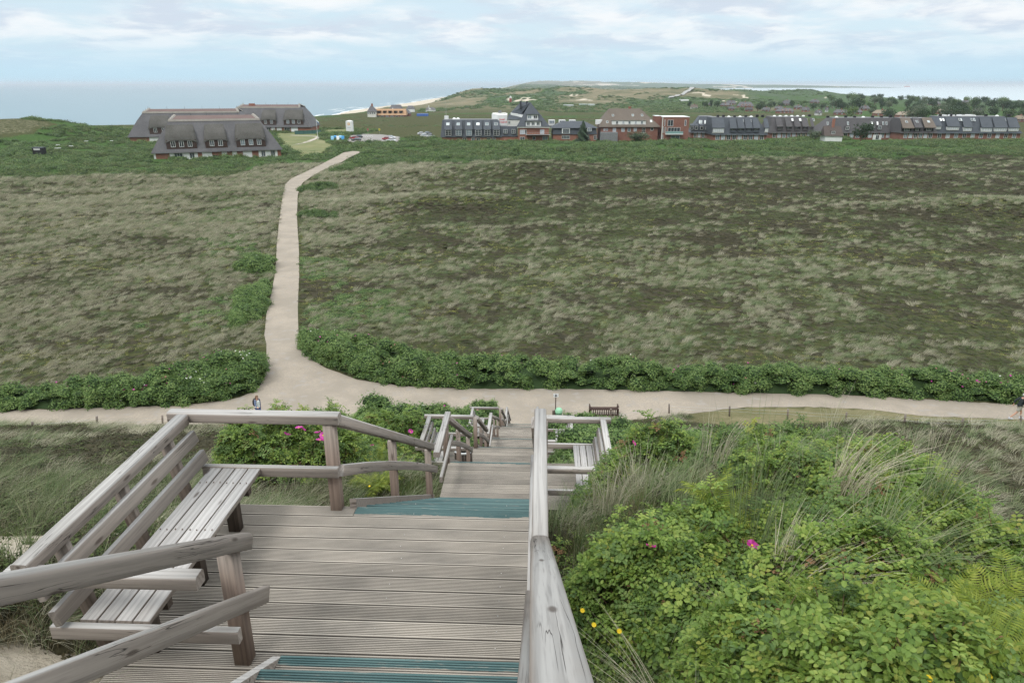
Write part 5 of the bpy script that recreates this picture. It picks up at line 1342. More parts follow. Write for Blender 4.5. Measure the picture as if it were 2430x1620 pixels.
def thatched_house(key, label, dormers, ground, chimney=None, rim_z=12.3):
    sx, sy, a, L, D = SITE[key]; c, s_ = math.cos(R(a)), math.sin(R(a)); zg = min(Tz(sx, sy), Tz(sx+L*c, sy+L*s_))+0.1
    B = Bld('thatched_house', (sx, sy, zg), a, label, 'house', 'large thatched apartment houses')
    ez = 2.35; ov = 0.7; run = 5.2; er = 6.6
    B.box('wall', 0.0, L, 0.0, D, -2.0, ez+0.2, BRICK)
    # thatch: slightly swelling slopes with a thick eave
    prof = [(0, ez-0.1), (0.02, ez+0.25), (0.30, ez+3.2), (0.62, ez+6.6), (0.90, rim_z-0.9), (1.0, rim_z)]
    vs = []; fs = []
    for f, z in prof: vs += [(-ov+f*er, -ov+f*run, z), (L+ov-f*er, -ov+f*run, z), (L+ov-f*er, D+ov-f*run, z), (-ov+f*er, D+ov-f*run, z)]
    for j in range(len(prof)-1):
        for i in range(4): k = (i+1) % 4; fs.append((4*j+i, 4*j+k, 4*j+4+k, 4*j+4+i))
    fs += [(3, 2, 1, 0), (20, 21, 22, 23)]
    roof = mesh_obj('roof', vs, fs, THATCH, B.root)
    x0, x1, y0, y1 = -ov+er, L+ov-er, -ov+run, D+ov-run; ym = (y0+y1)/2; rz_ = rim_z+1.35
    # tiled upper roof inside the thatch rim
    tv = [(x0+.7, y0+.7, rim_z+.1), (x1-.7, y0+.7, rim_z+.1), (x1-1.9, ym, rz_), (x0+1.9, ym, rz_), (x0+.7, y1-.7, rim_z+.1), (x1-.7, y1-.7, rim_z+.1)]
    mesh_obj('tiled_roof', tv, [(0, 1, 2, 3), (3, 2, 5, 4), (0, 3, 4), (1, 5, 2)], TILE_R, B.root)
    def rim(p, q, w=1.0, h=0.65):
        p, q = Vector(p), Vector(q); d = (q-p).normalized(); sd = d.cross(Vector((0, 0, 1))).normalized()*w/2; m = MB(); up = Vector((0, 0, h))
        m.hexa([p-sd, p+sd, q+sd, q-sd], [p-sd*.5+up, p+sd*.5+up, q+sd*.5+up, q-sd*.5+up]); return m.obj('ridge_rim', THATCH_RIM, B.root)
    rim((x0-.2, y0+.2, rim_z-.25), (x1+.2, y0+.2, rim_z-.25)); rim((x0-.2, y1-.2, rim_z-.25), (x1+.2, y1-.2, rim_z-.25))
    for xa, xb in ((x0+.1, x0+1.5), (x1-.1, x1-1.5)):
        rim((xa, y0+.5, rim_z-.1), (xb, ym, rz_-.05), 1.2, 0.5); rim((xa, y1-.5, rim_z-.1), (xb, ym, rz_-.05), 1.2, 0.5)
    mb = MB()
    for k in range(6): xx_ = x0+1.5+(x1-x0-3)*k/5; mb.cyl((xx_, ym, rz_), (xx_, ym, rz_+1.3), 0.05, 0.02, 5)
    for k in (0, 1, 2):
        for xe in (x0+.2+k*.5, x1-.2-k*.5): mb.cyl((xe, y0+1+k*2.2, rim_z+.3+k*.6), (xe, y0+1+k*2.2, rim_z+1.5+k*.6), 0.05, 0.02, 5)
    mb.obj('lightning_rods', BLACK, B.root)['kind'] = 'stuff'
    for (d0, d1, nw) in dormers:
        zb, zt = 3.75, 6.45; yb = -ov+0.55; fl = 0.35; zr = rim_z-0.9; yr = -ov+run*0.92
        body = mesh_obj('dormer', [(d0, yb, zb-.5), (d1, yb, zb-.5), (d1-.1, yb-.05, zt), (d0+.1, yb-.05, zt), (d1, yb+3.2, zb+1), (d1-.1, yb+3.2, zt), (d0, yb+3.2, zb+1), (d0+.1, yb+3.2, zt)],
                        [(0, 1, 2, 3), (1, 4, 5, 2), (6, 0, 3, 7)], DARKW, B.root)
        vs = []; n = 9
        for i in range(n+1):
            f = i/n; xx_ = d0-fl+(d1-d0+2*fl)*f; e = math.sin(math.pi*f)**0.35; xt = d0+0.6+(d1-d0-1.2)*f
            vs += [(xx_, yb-0.35*e, zt-0.28-(1-e)*.9), (xx_, yb-0.40*e, zt+0.12*e-(1-e)*.8), (xt*.5+xx_*.5, (yb+yr)/2-0.2*e, (zt+zr)/2+0.15*e), (xt, yr, zr)]
        fs = [(4*i+j, 4*i+4+j, 4*i+5+j, 4*i+1+j) for i in range(n) for j in range(3)]
        fs += [(0, 1, 2, 3), (4*n+3, 4*n+2, 4*n+1, 4*n)]
        mesh_obj('dormer_thatch', vs, fs, THATCH_MOSS, B.root, True)
        w = (d1-d0-1.6)/nw
        for k in range(nw): B.window(d0+0.8+w*(k+.5), yb-0.08, 4.15, 1.35, 1.85, 2)
    for (g0, g1, k) in ground:
        if k == 'w': B.box('shutter', g0, g1, -0.12, 0.02, 0.0, 2.25, WHITE)
        elif k == 'g': B.window((g0+g1)/2, -0.06, 0.15, g1-g0, 2.0, 3 if g1-g0 > 2 else 2)
        elif k == 'd': B.box('hedge_box', g0, g1, -1.2, -0.3, 0.0, 1.1, flat('green_bin', (0.02, 0.05, 0.04), 0.6))
    if chimney: 
        B.box('chimney', chimney, chimney+3.0, ym-2.6, ym-1.3, rim_z, rz_+0.6, BRICK)
    return B
def gx(u): return (u-361)/299*40.5
thatched_house('house_front', 'nearest grey thatched house with three wide window dormers and a red tiled roof top',
    [(gx(392.6), gx(462), 3), (gx(481), gx(533), 2), (gx(554), gx(625), 3)],
    [(0.0, 0.6, 'w')]+[(gx(a), gx(b), k) for a, b, k in ((396.6, 406.4, 'w'), (407, 426, 'g'), (426.5, 441.6, 'w'), (442, 453, 'g'), (453.6, 460.6, 'w'), (471, 494, 'w'), (496, 506, 'd'), (517, 529, 'w'), (542, 553, 'w'), (567, 589, 'w'), (605, 611, 'w'), (611.5, 621, 'g'), (621.5, 634, 'w'), (635, 645, 'g'), (645.5, 651, 'w'))])
thatched_house('house_left', 'grey thatched house partly hidden behind the nearest thatched house, on its left', [(8.5, 17.0, 2), (24, 33, 3)], [(8.0, 13.0, 'w'), (13.3, 14.4, 'g')])
thatched_house('house_right', 'farthest grey thatched house with a brick chimney, right of the other two', [(19.0, 27.0, 2), (31.0, 41.5, 3)],
    [(20.5, 23.5, 'g'), (24, 26, 'w'), (27, 29.5, 'w'), (31.0, 34, 'g'), (34.6, 38.2, 'w')], chimney=11.0)

# ---- hotel complex
YH = 338.0; zg = Tz(0, YH)-0.4
H = Bld('hotel_wing', (at(1046, 330, YH).x, YH, zg), 0, 'slate mansard hotel wing with six window dormers, left of the tall gabled house', 'hotel building')
P0 = H.px(1046, 326, YH); P1 = H.px(1190, 326, YH); PT = H.px(1050, 284.5, YH+3.2); PTR = H.px(1181, 284.0, YH+3.2)
ze, zt = P0.z, PT.z; xl = P0.x; xr = P1.x
H.box('wall', xl+0.4, xr+8.0, 0.5, 13.5, -2.0, ze+0.1, BRICK)
H.frustum('roof', xl-0.2, xr+0.3, 0.0, 14.0, ze, zt, PT.x-xl+0.2, xr+0.3-PTR.x, 3.0, 3.0, SLATE)
H.box('flat_roof', PT.x+.3, PTR.x-.3, 3.3, 10.7, zt, zt+0.12, GREYF)
for (u0, u1) in ((1056.9, 1070.5), (1081.6, 1095.0), (1106.3, 1119.5), (1128.4, 1142), (1150.1, 1163), (1171.5, 1184.8)):
    a = H.px(u0, 322.5, YH-.4); b = H.px(u1, 308.2, YH-.4); t = H.px(u0-3, 287, YH+2.6); w = b.x-a.x
    x0, x1, z0, z1 = a.x-.25, b.x+.25, a.z, b.z
    MB().add([(x0, -.35, z0), (x1, -.35, z0), (x1, -.35, z1), (x0, -.35, z1), (x1, 1.9, z0+.6), (x1, 1.9, z1), (x0, 1.9, z0+.6), (x0, 1.9, z1)], [(0, 1, 2, 3), (1, 4, 5, 2), (6, 0, 3, 7)]).obj('dormer', SLATE, H.root)
    zr = zt-0.3; MB().hexa([(x0-.2, -.6, z1), (x1+.2, -.6, z1), (x1-.2, 2.85, zr-.2), (x0+.2-.4, 2.85, zr-.2)], [(x0-.2, -.6, z1+.18), (x1+.2, -.6, z1+.18), (x1-.2, 2.7, zr), (x0-.2, 2.7, zr)]).obj('dormer_roof', SLATE, H.root)
    H.window((x0+x1)/2, -.42, z0+.1, w, z1-z0-.1, 2, 3)
    H.skylight(((x0+x1)/2-.2, 1.35, z1+(zr-z1)*.58+.12), 1.3, 1.25, math.degrees(math.atan2(zr-z1, 3.3)))
for u in (1102, 1123, 1135, 1160, 1172): p = H.px(u, 332, YH); H.window(p.x, .45, P0.z-2.4, 1.7, 2.1, 2)
for k, u in enumerate((1078, 1087)): p = H.px(u, 283, YH+6); m = MB(); m.lathe([(0.9, 0), (0.75, .4), (.4, .7), (0, .8)], (p.x, 6, zt+.1), 12); m.obj('roof_dome', WHITE, H.root)
H.box('roof_hut', H.px(1055, 283, YH+6).x, H.px(1064, 283, YH+6).x, 5, 7, zt, zt+1.6, WHITE)
m = MB(); q = H.px(1059, 283, YH+6).x; m.cyl((q, 6, zt+1.6), (q, 6, zt+8), .06, .03, 6); m.obj('mast', RAILM, H.root)
# small gable windows on the left hip
for k in (0, 1): H.window(xl+0.6+k*0.0-1.2+k*.9, 1.6+k*2.2-3, ze+2.6, .6, 1.3, 1) if False else None
# connector with terrace
C = Bld('connecting_wing', (xr+H.loc.x, YH, zg), 0, 'low slate connecting wing with two white windows, between hotel wing and tall gabled house', 'hotel building')
a = C.px(1186, 324, YH); b = C.px(1227.5, 300.5, YH+1.5)
C.box('wall', a.x+.3, b.x, 1.0, 12, -2.0, a.z+.1, BRICK); C.frustum('roof', a.x-.4, b.x, 0.2, 12, a.z, b.z, 0.3, 0, 1.3, 1.0, SLATE)
for (u0, u1) in ((1195.1, 1204.3), (1213.8, 1222.6)):
    p = C.px((u0+u1)/2, 317, YH); q = C.px(u1, 307.3, YH); r_ = C.px(u0, 317, YH)
    C.box('window_box', p.x-.95, p.x+.95, -.1, 1.2, p.z-.1, q.z+.1, SLATE); C.window(p.x, -.14, p.z, q.x-r_.x, q.z-p.z, 2, 2)
for (u0, u1) in ((1171, 1180), (1194, 1205), (1212, 1223)):
    p = C.px((u0+u1)/2, 333, YH); C.window(p.x, .94, a.z-2.5, 2.0, 2.3, 2)
m = MB()
for k in range(12): xx_ = a.x+.5+(b.x-a.x-1)*k/11; m.cyl((xx_, 1.7, b.z), (xx_, 1.7, b.z+1.0), .03, n=4)
m.box(((a.x+b.x)/2, 1.7, b.z+1.0), (b.x-a.x-1, .05, .05)); m.obj('terrace_rail', RAILM, C.root)
# white tower with lettering
p0 = at(1167, 299, YH+8); p1 = at(1203.8, 273, YH+8)
Wt = Bld('white_tower', (p0.x, YH+8, zg), 0, 'plain white roof tower with small red lettering', 'tower')
w = p1.x-p0.x; zt2 = p1.z-zg
MB().hexa([(0, 1.0, 3), (w*.42, 0, 3), (w, 0, 3), (w, 6, 3)], [(0, 1.0, zt2+.6), (w*.42, 0, zt2), (w, 0, zt2), (w, 6, zt2+.6)]).obj('shaft', WHITE, Wt.root)
Wt.box('parapet', w*.05, w*.9, 2.2, 5, zt2, zt2+.9, CREAM); Wt.box('roof_unit', w*.42, w*.62, 2.0, 4, zt2+.9, zt2+1.9, GREYF)
RED = flat('red_lettering', (0.62, 0.10, 0.12), 0.6, var=0.02)
def lettering(txt, parent, loc, size, mat, rot=(math.pi/2, 0, 0), name='lettering', bold=0.0):
    cu = bpy.data.curves.new(name, 'FONT'); cu.body = txt; cu.size = size; cu.extrude = 0.02; cu.align_x = 'LEFT'; cu.offset = bold; cu.resolution_u = 2
    o = bpy.data.objects.new(name, cu); COL.objects.link(o); dg = bpy.context.evaluated_depsgraph_get(); me = bpy.data.meshes.new_from_object(o.evaluated_get(dg)); bpy.data.objects.remove(o)
    me.materials.clear(); me.materials.append(mat); q = bpy.data.objects.new(name, me); COL.objects.link(q); q.parent = parent; q.location = loc; q.rotation_euler = rot; return q
lettering('hotel', Wt.root, (w*.50, -0.04, zt2-2.35), 1.15, RED, bold=.02); lettering('rungholt', Wt.root, (w*.50, -0.04, zt2-3.45), 1.05, RED, bold=.02)
# tall gabled house
G = Bld('gabled_house', (at(1228.5, 330, YH-1).x, YH-1, zg), 0, 'tall steep-roofed slate house with two white balcony dormers and two chimneys', 'house')
a = G.px(1229, 303.6, YH-1); b = G.px(1304, 303.6, YH-1); xw = b.x; ez = a.z
G.box('wall', 0.3, xw-.3, 0.3, 15, -2.0, ez, BRICK); G.box('fascia', -.3, xw+.3, -.15, 15.3, ez, ez+.45, CREAM)
ap0 = G.px(1236+.0, 241, YH+9); ap1 = G.px(1258.5, 243, YH+5.5)
zr = ap1.z; xa = ap1.x
rv = [(-.4, -.3, ez+.45), (xw+.4, -.3, ez+.45), (xw+.4, 15.4, ez+.45), (-.4, 15.4, ez+.45), (xa, 6.0, zr), (ap0.x, 10.5, zr+.1)]
mesh_obj('roof', rv, [(0, 1, 4), (1, 2, 5), (1, 5, 4), (2, 3, 5), (3, 0, 4), (3, 4, 5), (3, 2, 1, 0)], SLATE, G.root)
e1 = G.px(1212, 268, YH+8.5); e2 = G.px(1237, 270.5, YH+6.3); mesh_obj('rear_roof', [(xa, 6.0, zr), (ap0.x, 10.5, zr+.1), (e1.x, 9.5, e1.z), (e2.x, 7.3, e2.z), (e1.x, 13, e1.z)], [(0, 1, 2, 3), (1, 4, 2)], SLATE, G.root)
for u in (1235.5, 1250.5): q = G.px(u, 246, YH+6.5); G.box('chimney', q.x-.45, q.x+.45, 6.9, 7.8, zr-2.6, zr+.45, flat('slate_clad_chimney', (.045, .05, .06), .7))
def balcony_dormer(B, u0, u1, v0, v1, y, wins, yb):
    a = B.px(u0, v1, y); b = B.px(u1, v0, y); yl = y-B.loc.y
    o = B.box('dormer', a.x, b.x, yl, yl+yb, a.z, b.z-.2, WHITE); B.box('dormer_roof', a.x-.3, b.x+.3, yl-.5, yl+yb, b.z-.2, b.z+.1, SLATE)
    for (wu, ww, k) in wins: q = B.px(wu, v1, y); B.window(q.x, yl-.08, a.z+.7, ww, (b.z-a.z)-1.2, 2, 1, k)
    m = MB()
    for i in range(13): xx_ = a.x+(b.x-a.x)*i/12; m.cyl((xx_, yl-.9, a.z), (xx_, yl-.9, a.z+1.0), .03, n=4)
    m.box(((a.x+b.x)/2, yl-.9, a.z+1.0), (b.x-a.x, .06, .06)); m.box(((a.x+b.x)/2, yl-.45, a.z-.06), (b.x-a.x+.1, 1.0, .12)); m.obj('balcony', WHITE, B.root)
balcony_dormer(G, 1251, 1277, 271, 286, YH+0.5, [(1256.5, 1.7, 'glass'), (1270.5, 1.7, 'glass')], 3)
balcony_dormer(G, 1248, 1283.5, 287, 302, YH-1.1, [(1253.5, 1.5, 'glass'), (1265, 1.5, 'glass'), (1277, 1.5, 'glass')], 3)
for (u, w_, k, v0, v1, c_) in ((1239.5, 2.2, 'curtain', 308, 319, 2), (1247.8, .8, 'glass', 308, 319, 1), (1286.5, 1.9, 'curtain', 307.5, 318, 2), (1267.5, 1.3, 'glass', 324.5, 332, 1), (1293.5, 2.3, 'glass', 324.5, 333, 2), (1239.5, 2.2, 'glass', 325, 332, 2)):
    a = G.px(u, v1, YH-1); b = G.px(u, v0, YH-1); G.window(a.x, .22, a.z, w_, b.z-a.z, c_, 2 if c_ == 2 else 1, k)
a = G.px(1248, 320, YH-2.4); b = G.px(1306, 313.5, YH-2.4); m = MB(); m.box(((a.x+b.x)/2, -1.0, a.z), (b.x-a.x, 2.4, .15))
for i in range(16): xx_ = a.x+(b.x-a.x)*i/15; m.cyl((xx_, -2.1, a.z), (xx_, -2.1, a.z+1.05), .035, n=4)
m.box(((a.x+b.x)/2, -2.1, a.z+1.05), (b.x-a.x, .07, .07)); m.obj('balcony', RAILM, G.root)
# cream side wing with shed dormer behind its left flank
a = G.px(1204.5, 299, YH+5); b = G.px(1234, 284, YH+5)
G.box('side_wing', a.x, b.x+1.5, 5.5, 12, a.z-1, b.z, CREAM); G.frustum('side_roof', a.x-.3, b.x+2.5, 5.2, 12.3, b.z, b.z+2.4, 1.0, 0.2, 2.2, 2.2, SLATE)
q = G.px(1208.5, 294, YH+5); G.window(q.x, 5.42, q.z, 1.0, 1.2, 2, 2)
a = G.px(1212, 279, YH+7); b = G.px(1238, 268, YH+7); mesh_obj('shed_dormer', [(a.x, 7, a.z), (b.x-.6, 6, a.z-1), (b.x+1, 6, b.z-.9), (a.x, 7, b.z), (b.x+1, 11, b.z-.9), (a.x, 11, b.z)], [(0, 1, 2, 3), (3, 2, 4, 5)], WHITE, G.root)
# low annex with pitched slate roofs
A = Bld('annex', (at(1310, 330, YH).x, YH, zg), 0, 'low slate-roofed annex with white dormer windows behind the dark conifer', 'hotel building')
a = A.px(1311, 304, YH); b = A.px(1418, 304, YH); ez = a.z
A.box('wall', .4, b.x-.4, .4, 12, -2.0, ez-2.8, BRICK); A.frustum('upper_wall', .1, b.x-.1, 0.0, 12.3, ez-2.8, ez, .6, .6, .5, .5, SLATE)
A.frustum('roof', -.6, b.x+.5, -.4, 13, ez, A.px(1335, 288.5, YH+5).z, 5.5, 6, 5, 5, SLATE)
for (u0, u1) in ((1302, 1317), (1326.5, 1341.8), (1351, 1366)):
    p = A.px(u0, 293, YH+10); q = A.px(u1, 285, YH+10); A.box('roof_window_box', p.x, q.x, 10, 13, p.z-1, q.z, WHITE); A.window((p.x+q.x)/2, 9.9, p.z, 2.4, q.z-p.z-.2, 3)
for (u0, u1, v0, v1, c_, yl) in ((1333.5, 1352.5, 305, 317, 3, -.25), (1393, 1404, 304, 312, 2, -.25), (1331, 1354.5, 321.5, 330, 5, .34), (1386, 1400, 321.5, 330, 3, .34), (1408, 1417, 321, 332, 2, .34)):
    p = A.px(u0, v1, YH); q = A.px(u1, v0, YH)
    if yl < 0: A.box('dormer', p.x, q.x, -.2, 1.2, p.z, q.z, WHITE)
    A.window((p.x+q.x)/2, yl-.06, p.z, (q.x-p.x)*.8, q.z-p.z, c_)
# brown tiled house
Bn = Bld('brown_roofed_house', (at(1423, 330, YH).x, YH, zg), 0, 'brick house with a big brown tiled hipped roof and a long white dormer', 'house')
b = Bn.px(1565, 301.5, YH); ez = b.z; zr = Bn.px(1490, 258, YH+9).z
Bn.box('wall', .5, b.x-.5, .5, 17, -2, ez, BRICK_D)
Bn.frustum('roof', -.5, b.x+.6, -.4, 18, ez, zr, (1447-1420)*.1934, (1566-1522)*.1934, 8.4, 8.4, TILE_B)
sl_ = math.degrees(math.atan2(zr-ez, 8.4))
def onroof(B, u, v):      # a point on the front slope
    for k in range(40):
        yl = k*0.2; p = B.px(u, v, YH+yl)
        if p.z-ez <= (yl+.4)*(zr-ez)/8.4: break
    return p
for (u, v) in ((1454.5, 274.5), (1501.5, 274), (1523.5, 274), (1441, 290), (1545, 288)): Bn.skylight(onroof(Bn, u, v)+Vector((0, -.08, .05)), .8, 1.2, sl_)
a = Bn.px(1452, 296, YH+.7); q = Bn.px(1533, 286, YH+.7); Bn.box('dormer', a.x, q.x, .7, 3.6, a.z, q.z, WHITE); Bn.box('dormer_roof', a.x-.2, q.x+.2, .4, 4.0, q.z, q.z+.12, TILE_B)
for k, u in enumerate((1464, 1479, 1493.5, 1508.5, 1523)): p = Bn.px(u, 294.5, YH+.7); Bn.window(p.x, .62, p.z, 1.0, 1.3, 1, 1, ('glass', 'curtain')[k % 2])
for (u, v0, v1, w_, k, c_) in ((1434.5, 305, 311, .8, 'curtain', 1), (1440.5, 305, 311, .8, 'glass', 1), (1458, 304, 313, 1.5, 'curtain', 1), (1478.5, 304, 313, 1.5, 'curtain', 1), (1493, 304, 313, 1.4, 'glass', 1), (1507.5, 304, 312.5, 1.4, 'curtain', 1), (1527.5, 303.5, 315.5, 1.4, 'glass', 2), (1547.5, 303, 310, 1.3, 'glass', 1)):
    a = Bn.px(u, v1, YH); q = Bn.px(u, v0, YH); Bn.window(a.x, .44, a.z, w_, q.z-a.z, c_, 1, k)
a = Bn.px(1410, 288, YH+5); q = Bn.px(1421, 284.5, YH+5); Bn.box('side_dormer', -1.5, 1.5, 4, 7, Bn.px(1411, 295, YH+4).z, Bn.px(1411, 285, YH+4).z, WHITE)
a = Bn.px(1425, 330, YH-3); q = Bn.px(1466, 314.5, YH-3); Bn.box('porch', a.x, q.x, -3.4, .4, -2, q.z, GREYF); Bn.box('chimney', Bn.px(1494, 256, YH+9).x-.6, Bn.px(1494, 256, YH+9).x+.6, 8, 9, zr-.5, zr+.9, BRICK)
# brick cube house
Q = Bld('brick_block', (at(1571, 330, YH-2).x, YH-2, zg), 0, 'flat-roofed three-storey red brick block with a glass balcony', 'apartment building')
b = Q.px(1636.5, 278.5, YH-2); Q.box('wall', 0, b.x, 0, 12, -2, b.z, BRICK_D); Q.box('parapet', -.1, b.x+.1, -.1, 12.1, b.z, b.z+.25, WHITE)
a = Q.px(1555, 276, YH+4); Q.box('rear_wing', a.x, 0.0, 5, 12, -2, a.z, BRICK_D); Q.box('rear_parapet', a.x-.1, -.12, 4.9, 12.1, a.z, a.z+.2, WHITE)
for (u, v0, v1, w_, c_) in ((1590.5, 284.5, 299.5, 2.5, 2), (1626, 284.5, 299, .85, 1), (1577, 284, 298.5, .5, 1), (1573.2, 301, 315, .5, 1), (1578.5, 302, 315.5, .5, 1), (1572, 320.5, 331, .5, 1), (1599, 302.5, 312.5, 5.6, 4), (1602, 322.5, 332.5, 4.0, 2)):
    p = Q.px(u, v1, YH-2); q = Q.px(u, v0, YH-2); Q.window(p.x, -.06, p.z, w_, q.z-p.z, c_)
a = Q.px(1580, 319, YH-3.6); q = Q.px(1621.5, 312, YH-3.6)
Q.box('balcony_slab', a.x, q.x, -1.6, 0, a.z-.1, a.z+.25, WHITE); gb = MB(); gb.box(((a.x+q.x)/2, -1.55, a.z+.75), (q.x-a.x, .04, 1.0)); gb.obj('balcony_glass', flat('green_glass', (0.22, 0.36, 0.36), 0.15, var=.05), Q.root)
m = MB(); m.box((-0.25, .1, b.z/2-.5), (.35, .35, b.z+1)); m.obj('downpipe', CREAM, Q.root)

# ---- terraces of slate mansard apartments
def mansard(name, label, u0, u1, vE, vT, y, inl, inr, runy, mat, turn=0.0, zw=2.3, depth=16, roof_stuff=True):
    p = at(u0, vE, y); z0 = Tz(p.x, y)-.3; B = Bld(name, (p.x, y, z0), turn, label, 'apartment building', 'slate mansard apartment blocks'); q = at(u1, vE, y)
    L = (q.x-p.x)/math.cos(R(turn)); ez = p.z-z0; zt = at((u0+u1)/2, vT, y+runy).z-z0
    B.box('wall', .6, L-.6, .8, depth-.8, -2, ez+.1, BRICK_D)
    B.frustum('roof', 0, L, 0, depth, ez, zt, inl, inr, runy, runy, mat); B.box('flat_roof', inl+.2, L-inr-.2, runy+.2, depth-runy-.2, zt, zt+.1, GREYF)
    B.L, B.ez, B.zt, B.run, B.y = L, ez, zt, runy, y; return B
def bays(B, items, mat, cheek=None):
    """items: (u0, u1, v_top, v_bottom, windows, kind, skylights)"""
    for (u0, u1, vt, vb, n, kind, sk) in items:
        a = B.px(u0, vb, B.y); b = B.px(u1, vt, B.y); x0, x1, z0, z1 = a.x, b.x, a.z, b.z
        f = lambda z: (z-B.ez)/(B.zt-B.ez)*B.run
        ms = B.zt-0.4
        MB().hexa([(x0-.3, -.25, z1), (x1+.3, -.25, z1), (x1+.1, f(ms)-.1, ms-.15), (x0-.1, f(ms)-.1, ms-.15)], [(x0-.3, -.25, z1+.2), (x1+.3, -.25, z1+.2), (x1+.1, f(ms)-.15, ms+.05), (x0-.1, f(ms)-.15, ms+.05)]).obj('dormer_roof', mat, B.root)
        cm = cheek or mat
        MB().add([(x0, 0, z0), (x0, 0, z1), (x0, f(z1)+.4, z1), (x0, f(z0)+.2, z0)], [(0, 1, 2, 3)]).add([(x1, 0, z0), (x1, 0, z1), (x1, f(z1)+.4, z1), (x1, f(z0)+.2, z0)], [(3, 2, 1, 0)]).obj('dormer_cheek', cm, B.root)
        yb = 0.05 if kind != 'loggia' else 1.1
        B.box('dormer_face', x0+.02, x1-.02, yb+.06, yb+.5, z0-.3, z1, DARKW if kind != 'white' else WHITE)
        w = (x1-x0-.2)/n
        for k in range(n): B.window(x0+.1+w*(k+.5), yb, z0+.05, w*.92, z1-z0-.15, 2, 1, 'curtain' if kind == 'white' else 'glass')
        if kind == 'loggia':
            m = MB(); m.box(((x0+x1)/2, -.05, z0+.45), (x1-x0, .06, .9)); m.obj('parapet', mat, B.root)
        for su in sk:
            zz = B.ez+(B.zt-B.ez)*.80; p = B.px(su, 0.5*(vt)+0.5*vt-14, B.y+f(zz)); B.skylight((p.x, f(zz)-.25, zz+.12), .75, 1.5, math.degrees(math.atan2(B.zt-z1-.3, B.run)))
def ground_row(B, n, h=2.1, y=.76):
    for k in range(n):
        x = 1.5+(B.L-3)*(k+.5)/n; B.window(x, y, B.ez-h-.05, min(1.8, (B.L-3)/n*.7), h, 2, 1, ('glass', 'curtain', 'glass')[k % 3])
def roofbits(B, n, seed):
    r = random.Random(seed)
    for k in range(n):
        x = 2+B.L*.9*(k+.5)/n; 
        if r.random() < .5: B.box('chimney', x-.5, x+.6, B.run+1.2, B.run+2.2, B.zt, B.zt+r.uniform(.8, 1.2), BLACK)
        else: m = MB(); m.lathe([(0.8, 0), (.7, .3), (.35, .55), (0, .6)], (x, B.run+1.8, B.zt+.1), 10); m.obj('roof_dome', WHITE, B.root)
# block A, angled left part and main front
A1 = mansard('apartment_block', 'slate mansard block next to the brick block, its left half turned away', 1638, 1690, 315.5, 276.5, 349, 4.2, .05, 4.0, SLATE, -8)
for (u, w_) in ((1643.5, 1.5), (1654, 1.6), (1666.5, 1.6), (1679, 1.6)):
    p = A1.px(u, 311, 345); MB().hexa([(p.x-w_*.6, .2, p.z+.2), (p.x+w_*.6, .2, p.z+.2), (p.x+w_*.6, 1.6, p.z+.3), (p.x-w_*.6, 1.6, p.z+.3)], [(p.x-w_*.5, -.1, p.z+2.2), (p.x+w_*.5, -.1, p.z+2.2), (p.x+w_*.5, 2.2, p.z+3.0), (p.x-w_*.5, 2.2, p.z+3.0)]).obj('dormer', SLATE, A1.root)
    A1.window(p.x, .02, p.z+.4, w_*.8, 1.5, 1)
for u in (1660, 1664, 1672.5, 1677): p = A1.px(u, 288, 352.0); A1.skylight((p.x, 2.6, A1.ez+(A1.zt-A1.ez)*.66), .5, 1.6, 60)
ground_row(A1, 4)
A2 = mansard('apartment_block', 'slate mansard block with a broad white window band at its left end', 1690, 1824, 320.5, 279, 336, .2, 5.0, 4.0, SLATE)
bays(A2, [(1691, 1719, 304.5, 314, 6, 'white', (1705, 1711.5)), (1733, 1747.5, 305.5, 314.5, 2, 'loggia', (1742,)), (1751.5, 1765.5, 305, 314, 2, 'loggia', (1754.5, 1761)), (1770, 1784, 305, 314, 2, 'loggia', (1773, 1779.5)), (1788, 1802, 305, 314, 2, 'loggia', (1790,)), (1814.5, 1824, 304.5, 313, 3, 'white', ())], SLATE)
ground_row(A2, 9); roofbits(A2, 9, 3)
B1 = mansard('apartment_block', 'brownish slate mansard block with four window bays, second from the brick block', 1826, 1934, 316, 277.5, 350, 1.5, 5.5, 4.0, SLATE_B)
bays(B1, [(1843.5, 1857, 301.5, 309.5, 2, 'loggia', (1846, 1851.5)), (1866, 1878.5, 301.5, 310, 2, 'loggia', (1868, 1873, 1879.5)), (1886, 1898.5, 301.5, 310, 2, 'loggia', (1888, 1893, 1898)), (1905, 1918, 301.5, 310, 2, 'loggia', (1907.5, 1912.5)), (1925, 1931, 301.5, 310, 1, 'loggia', (1924.5, 1929.5))], SLATE_B)
ground_row(B1, 8); roofbits(B1, 7, 5)
C1 = mansard('apartment_block', 'long brown-grey slate block half hidden by the round dark tree', 1950, 2140, 316, 280, 344, 6.5, 2, 4.0, SLATE_B)
for u in (1963, 2011, 2068, 2081, 2094.5, 2102.5, 2118): p = C1.px(u, 290, 347); C1.skylight((p.x, 2.3, C1.ez+(C1.zt-C1.ez)*.64), .6, 1.5, 62)
for (u, v) in ((2072, 302.5), (2087.5, 302.5), (2011, 304)): p = C1.px(u, v+5, 344); C1.window(p.x, .3, p.z, 1.5, 1.6, 2); C1.box('dormer', p.x-.85, p.x+.85, .38, 2.6, p.z-.1, p.z+1.8, SLATE_B)
ground_row(C1, 12); roofbits(C1, 8, 7)
for (u0, u1) in ((2075, 2097),): p = C1.px(u0, 328, 343); q = C1.px(u1, 318, 343); C1.box('patio_door', p.x, q.x, .5, .78, 0, 2.3, WHITE); C1.window((p.x+q.x)/2, .42, .1, 1.6, 2.1, 2)
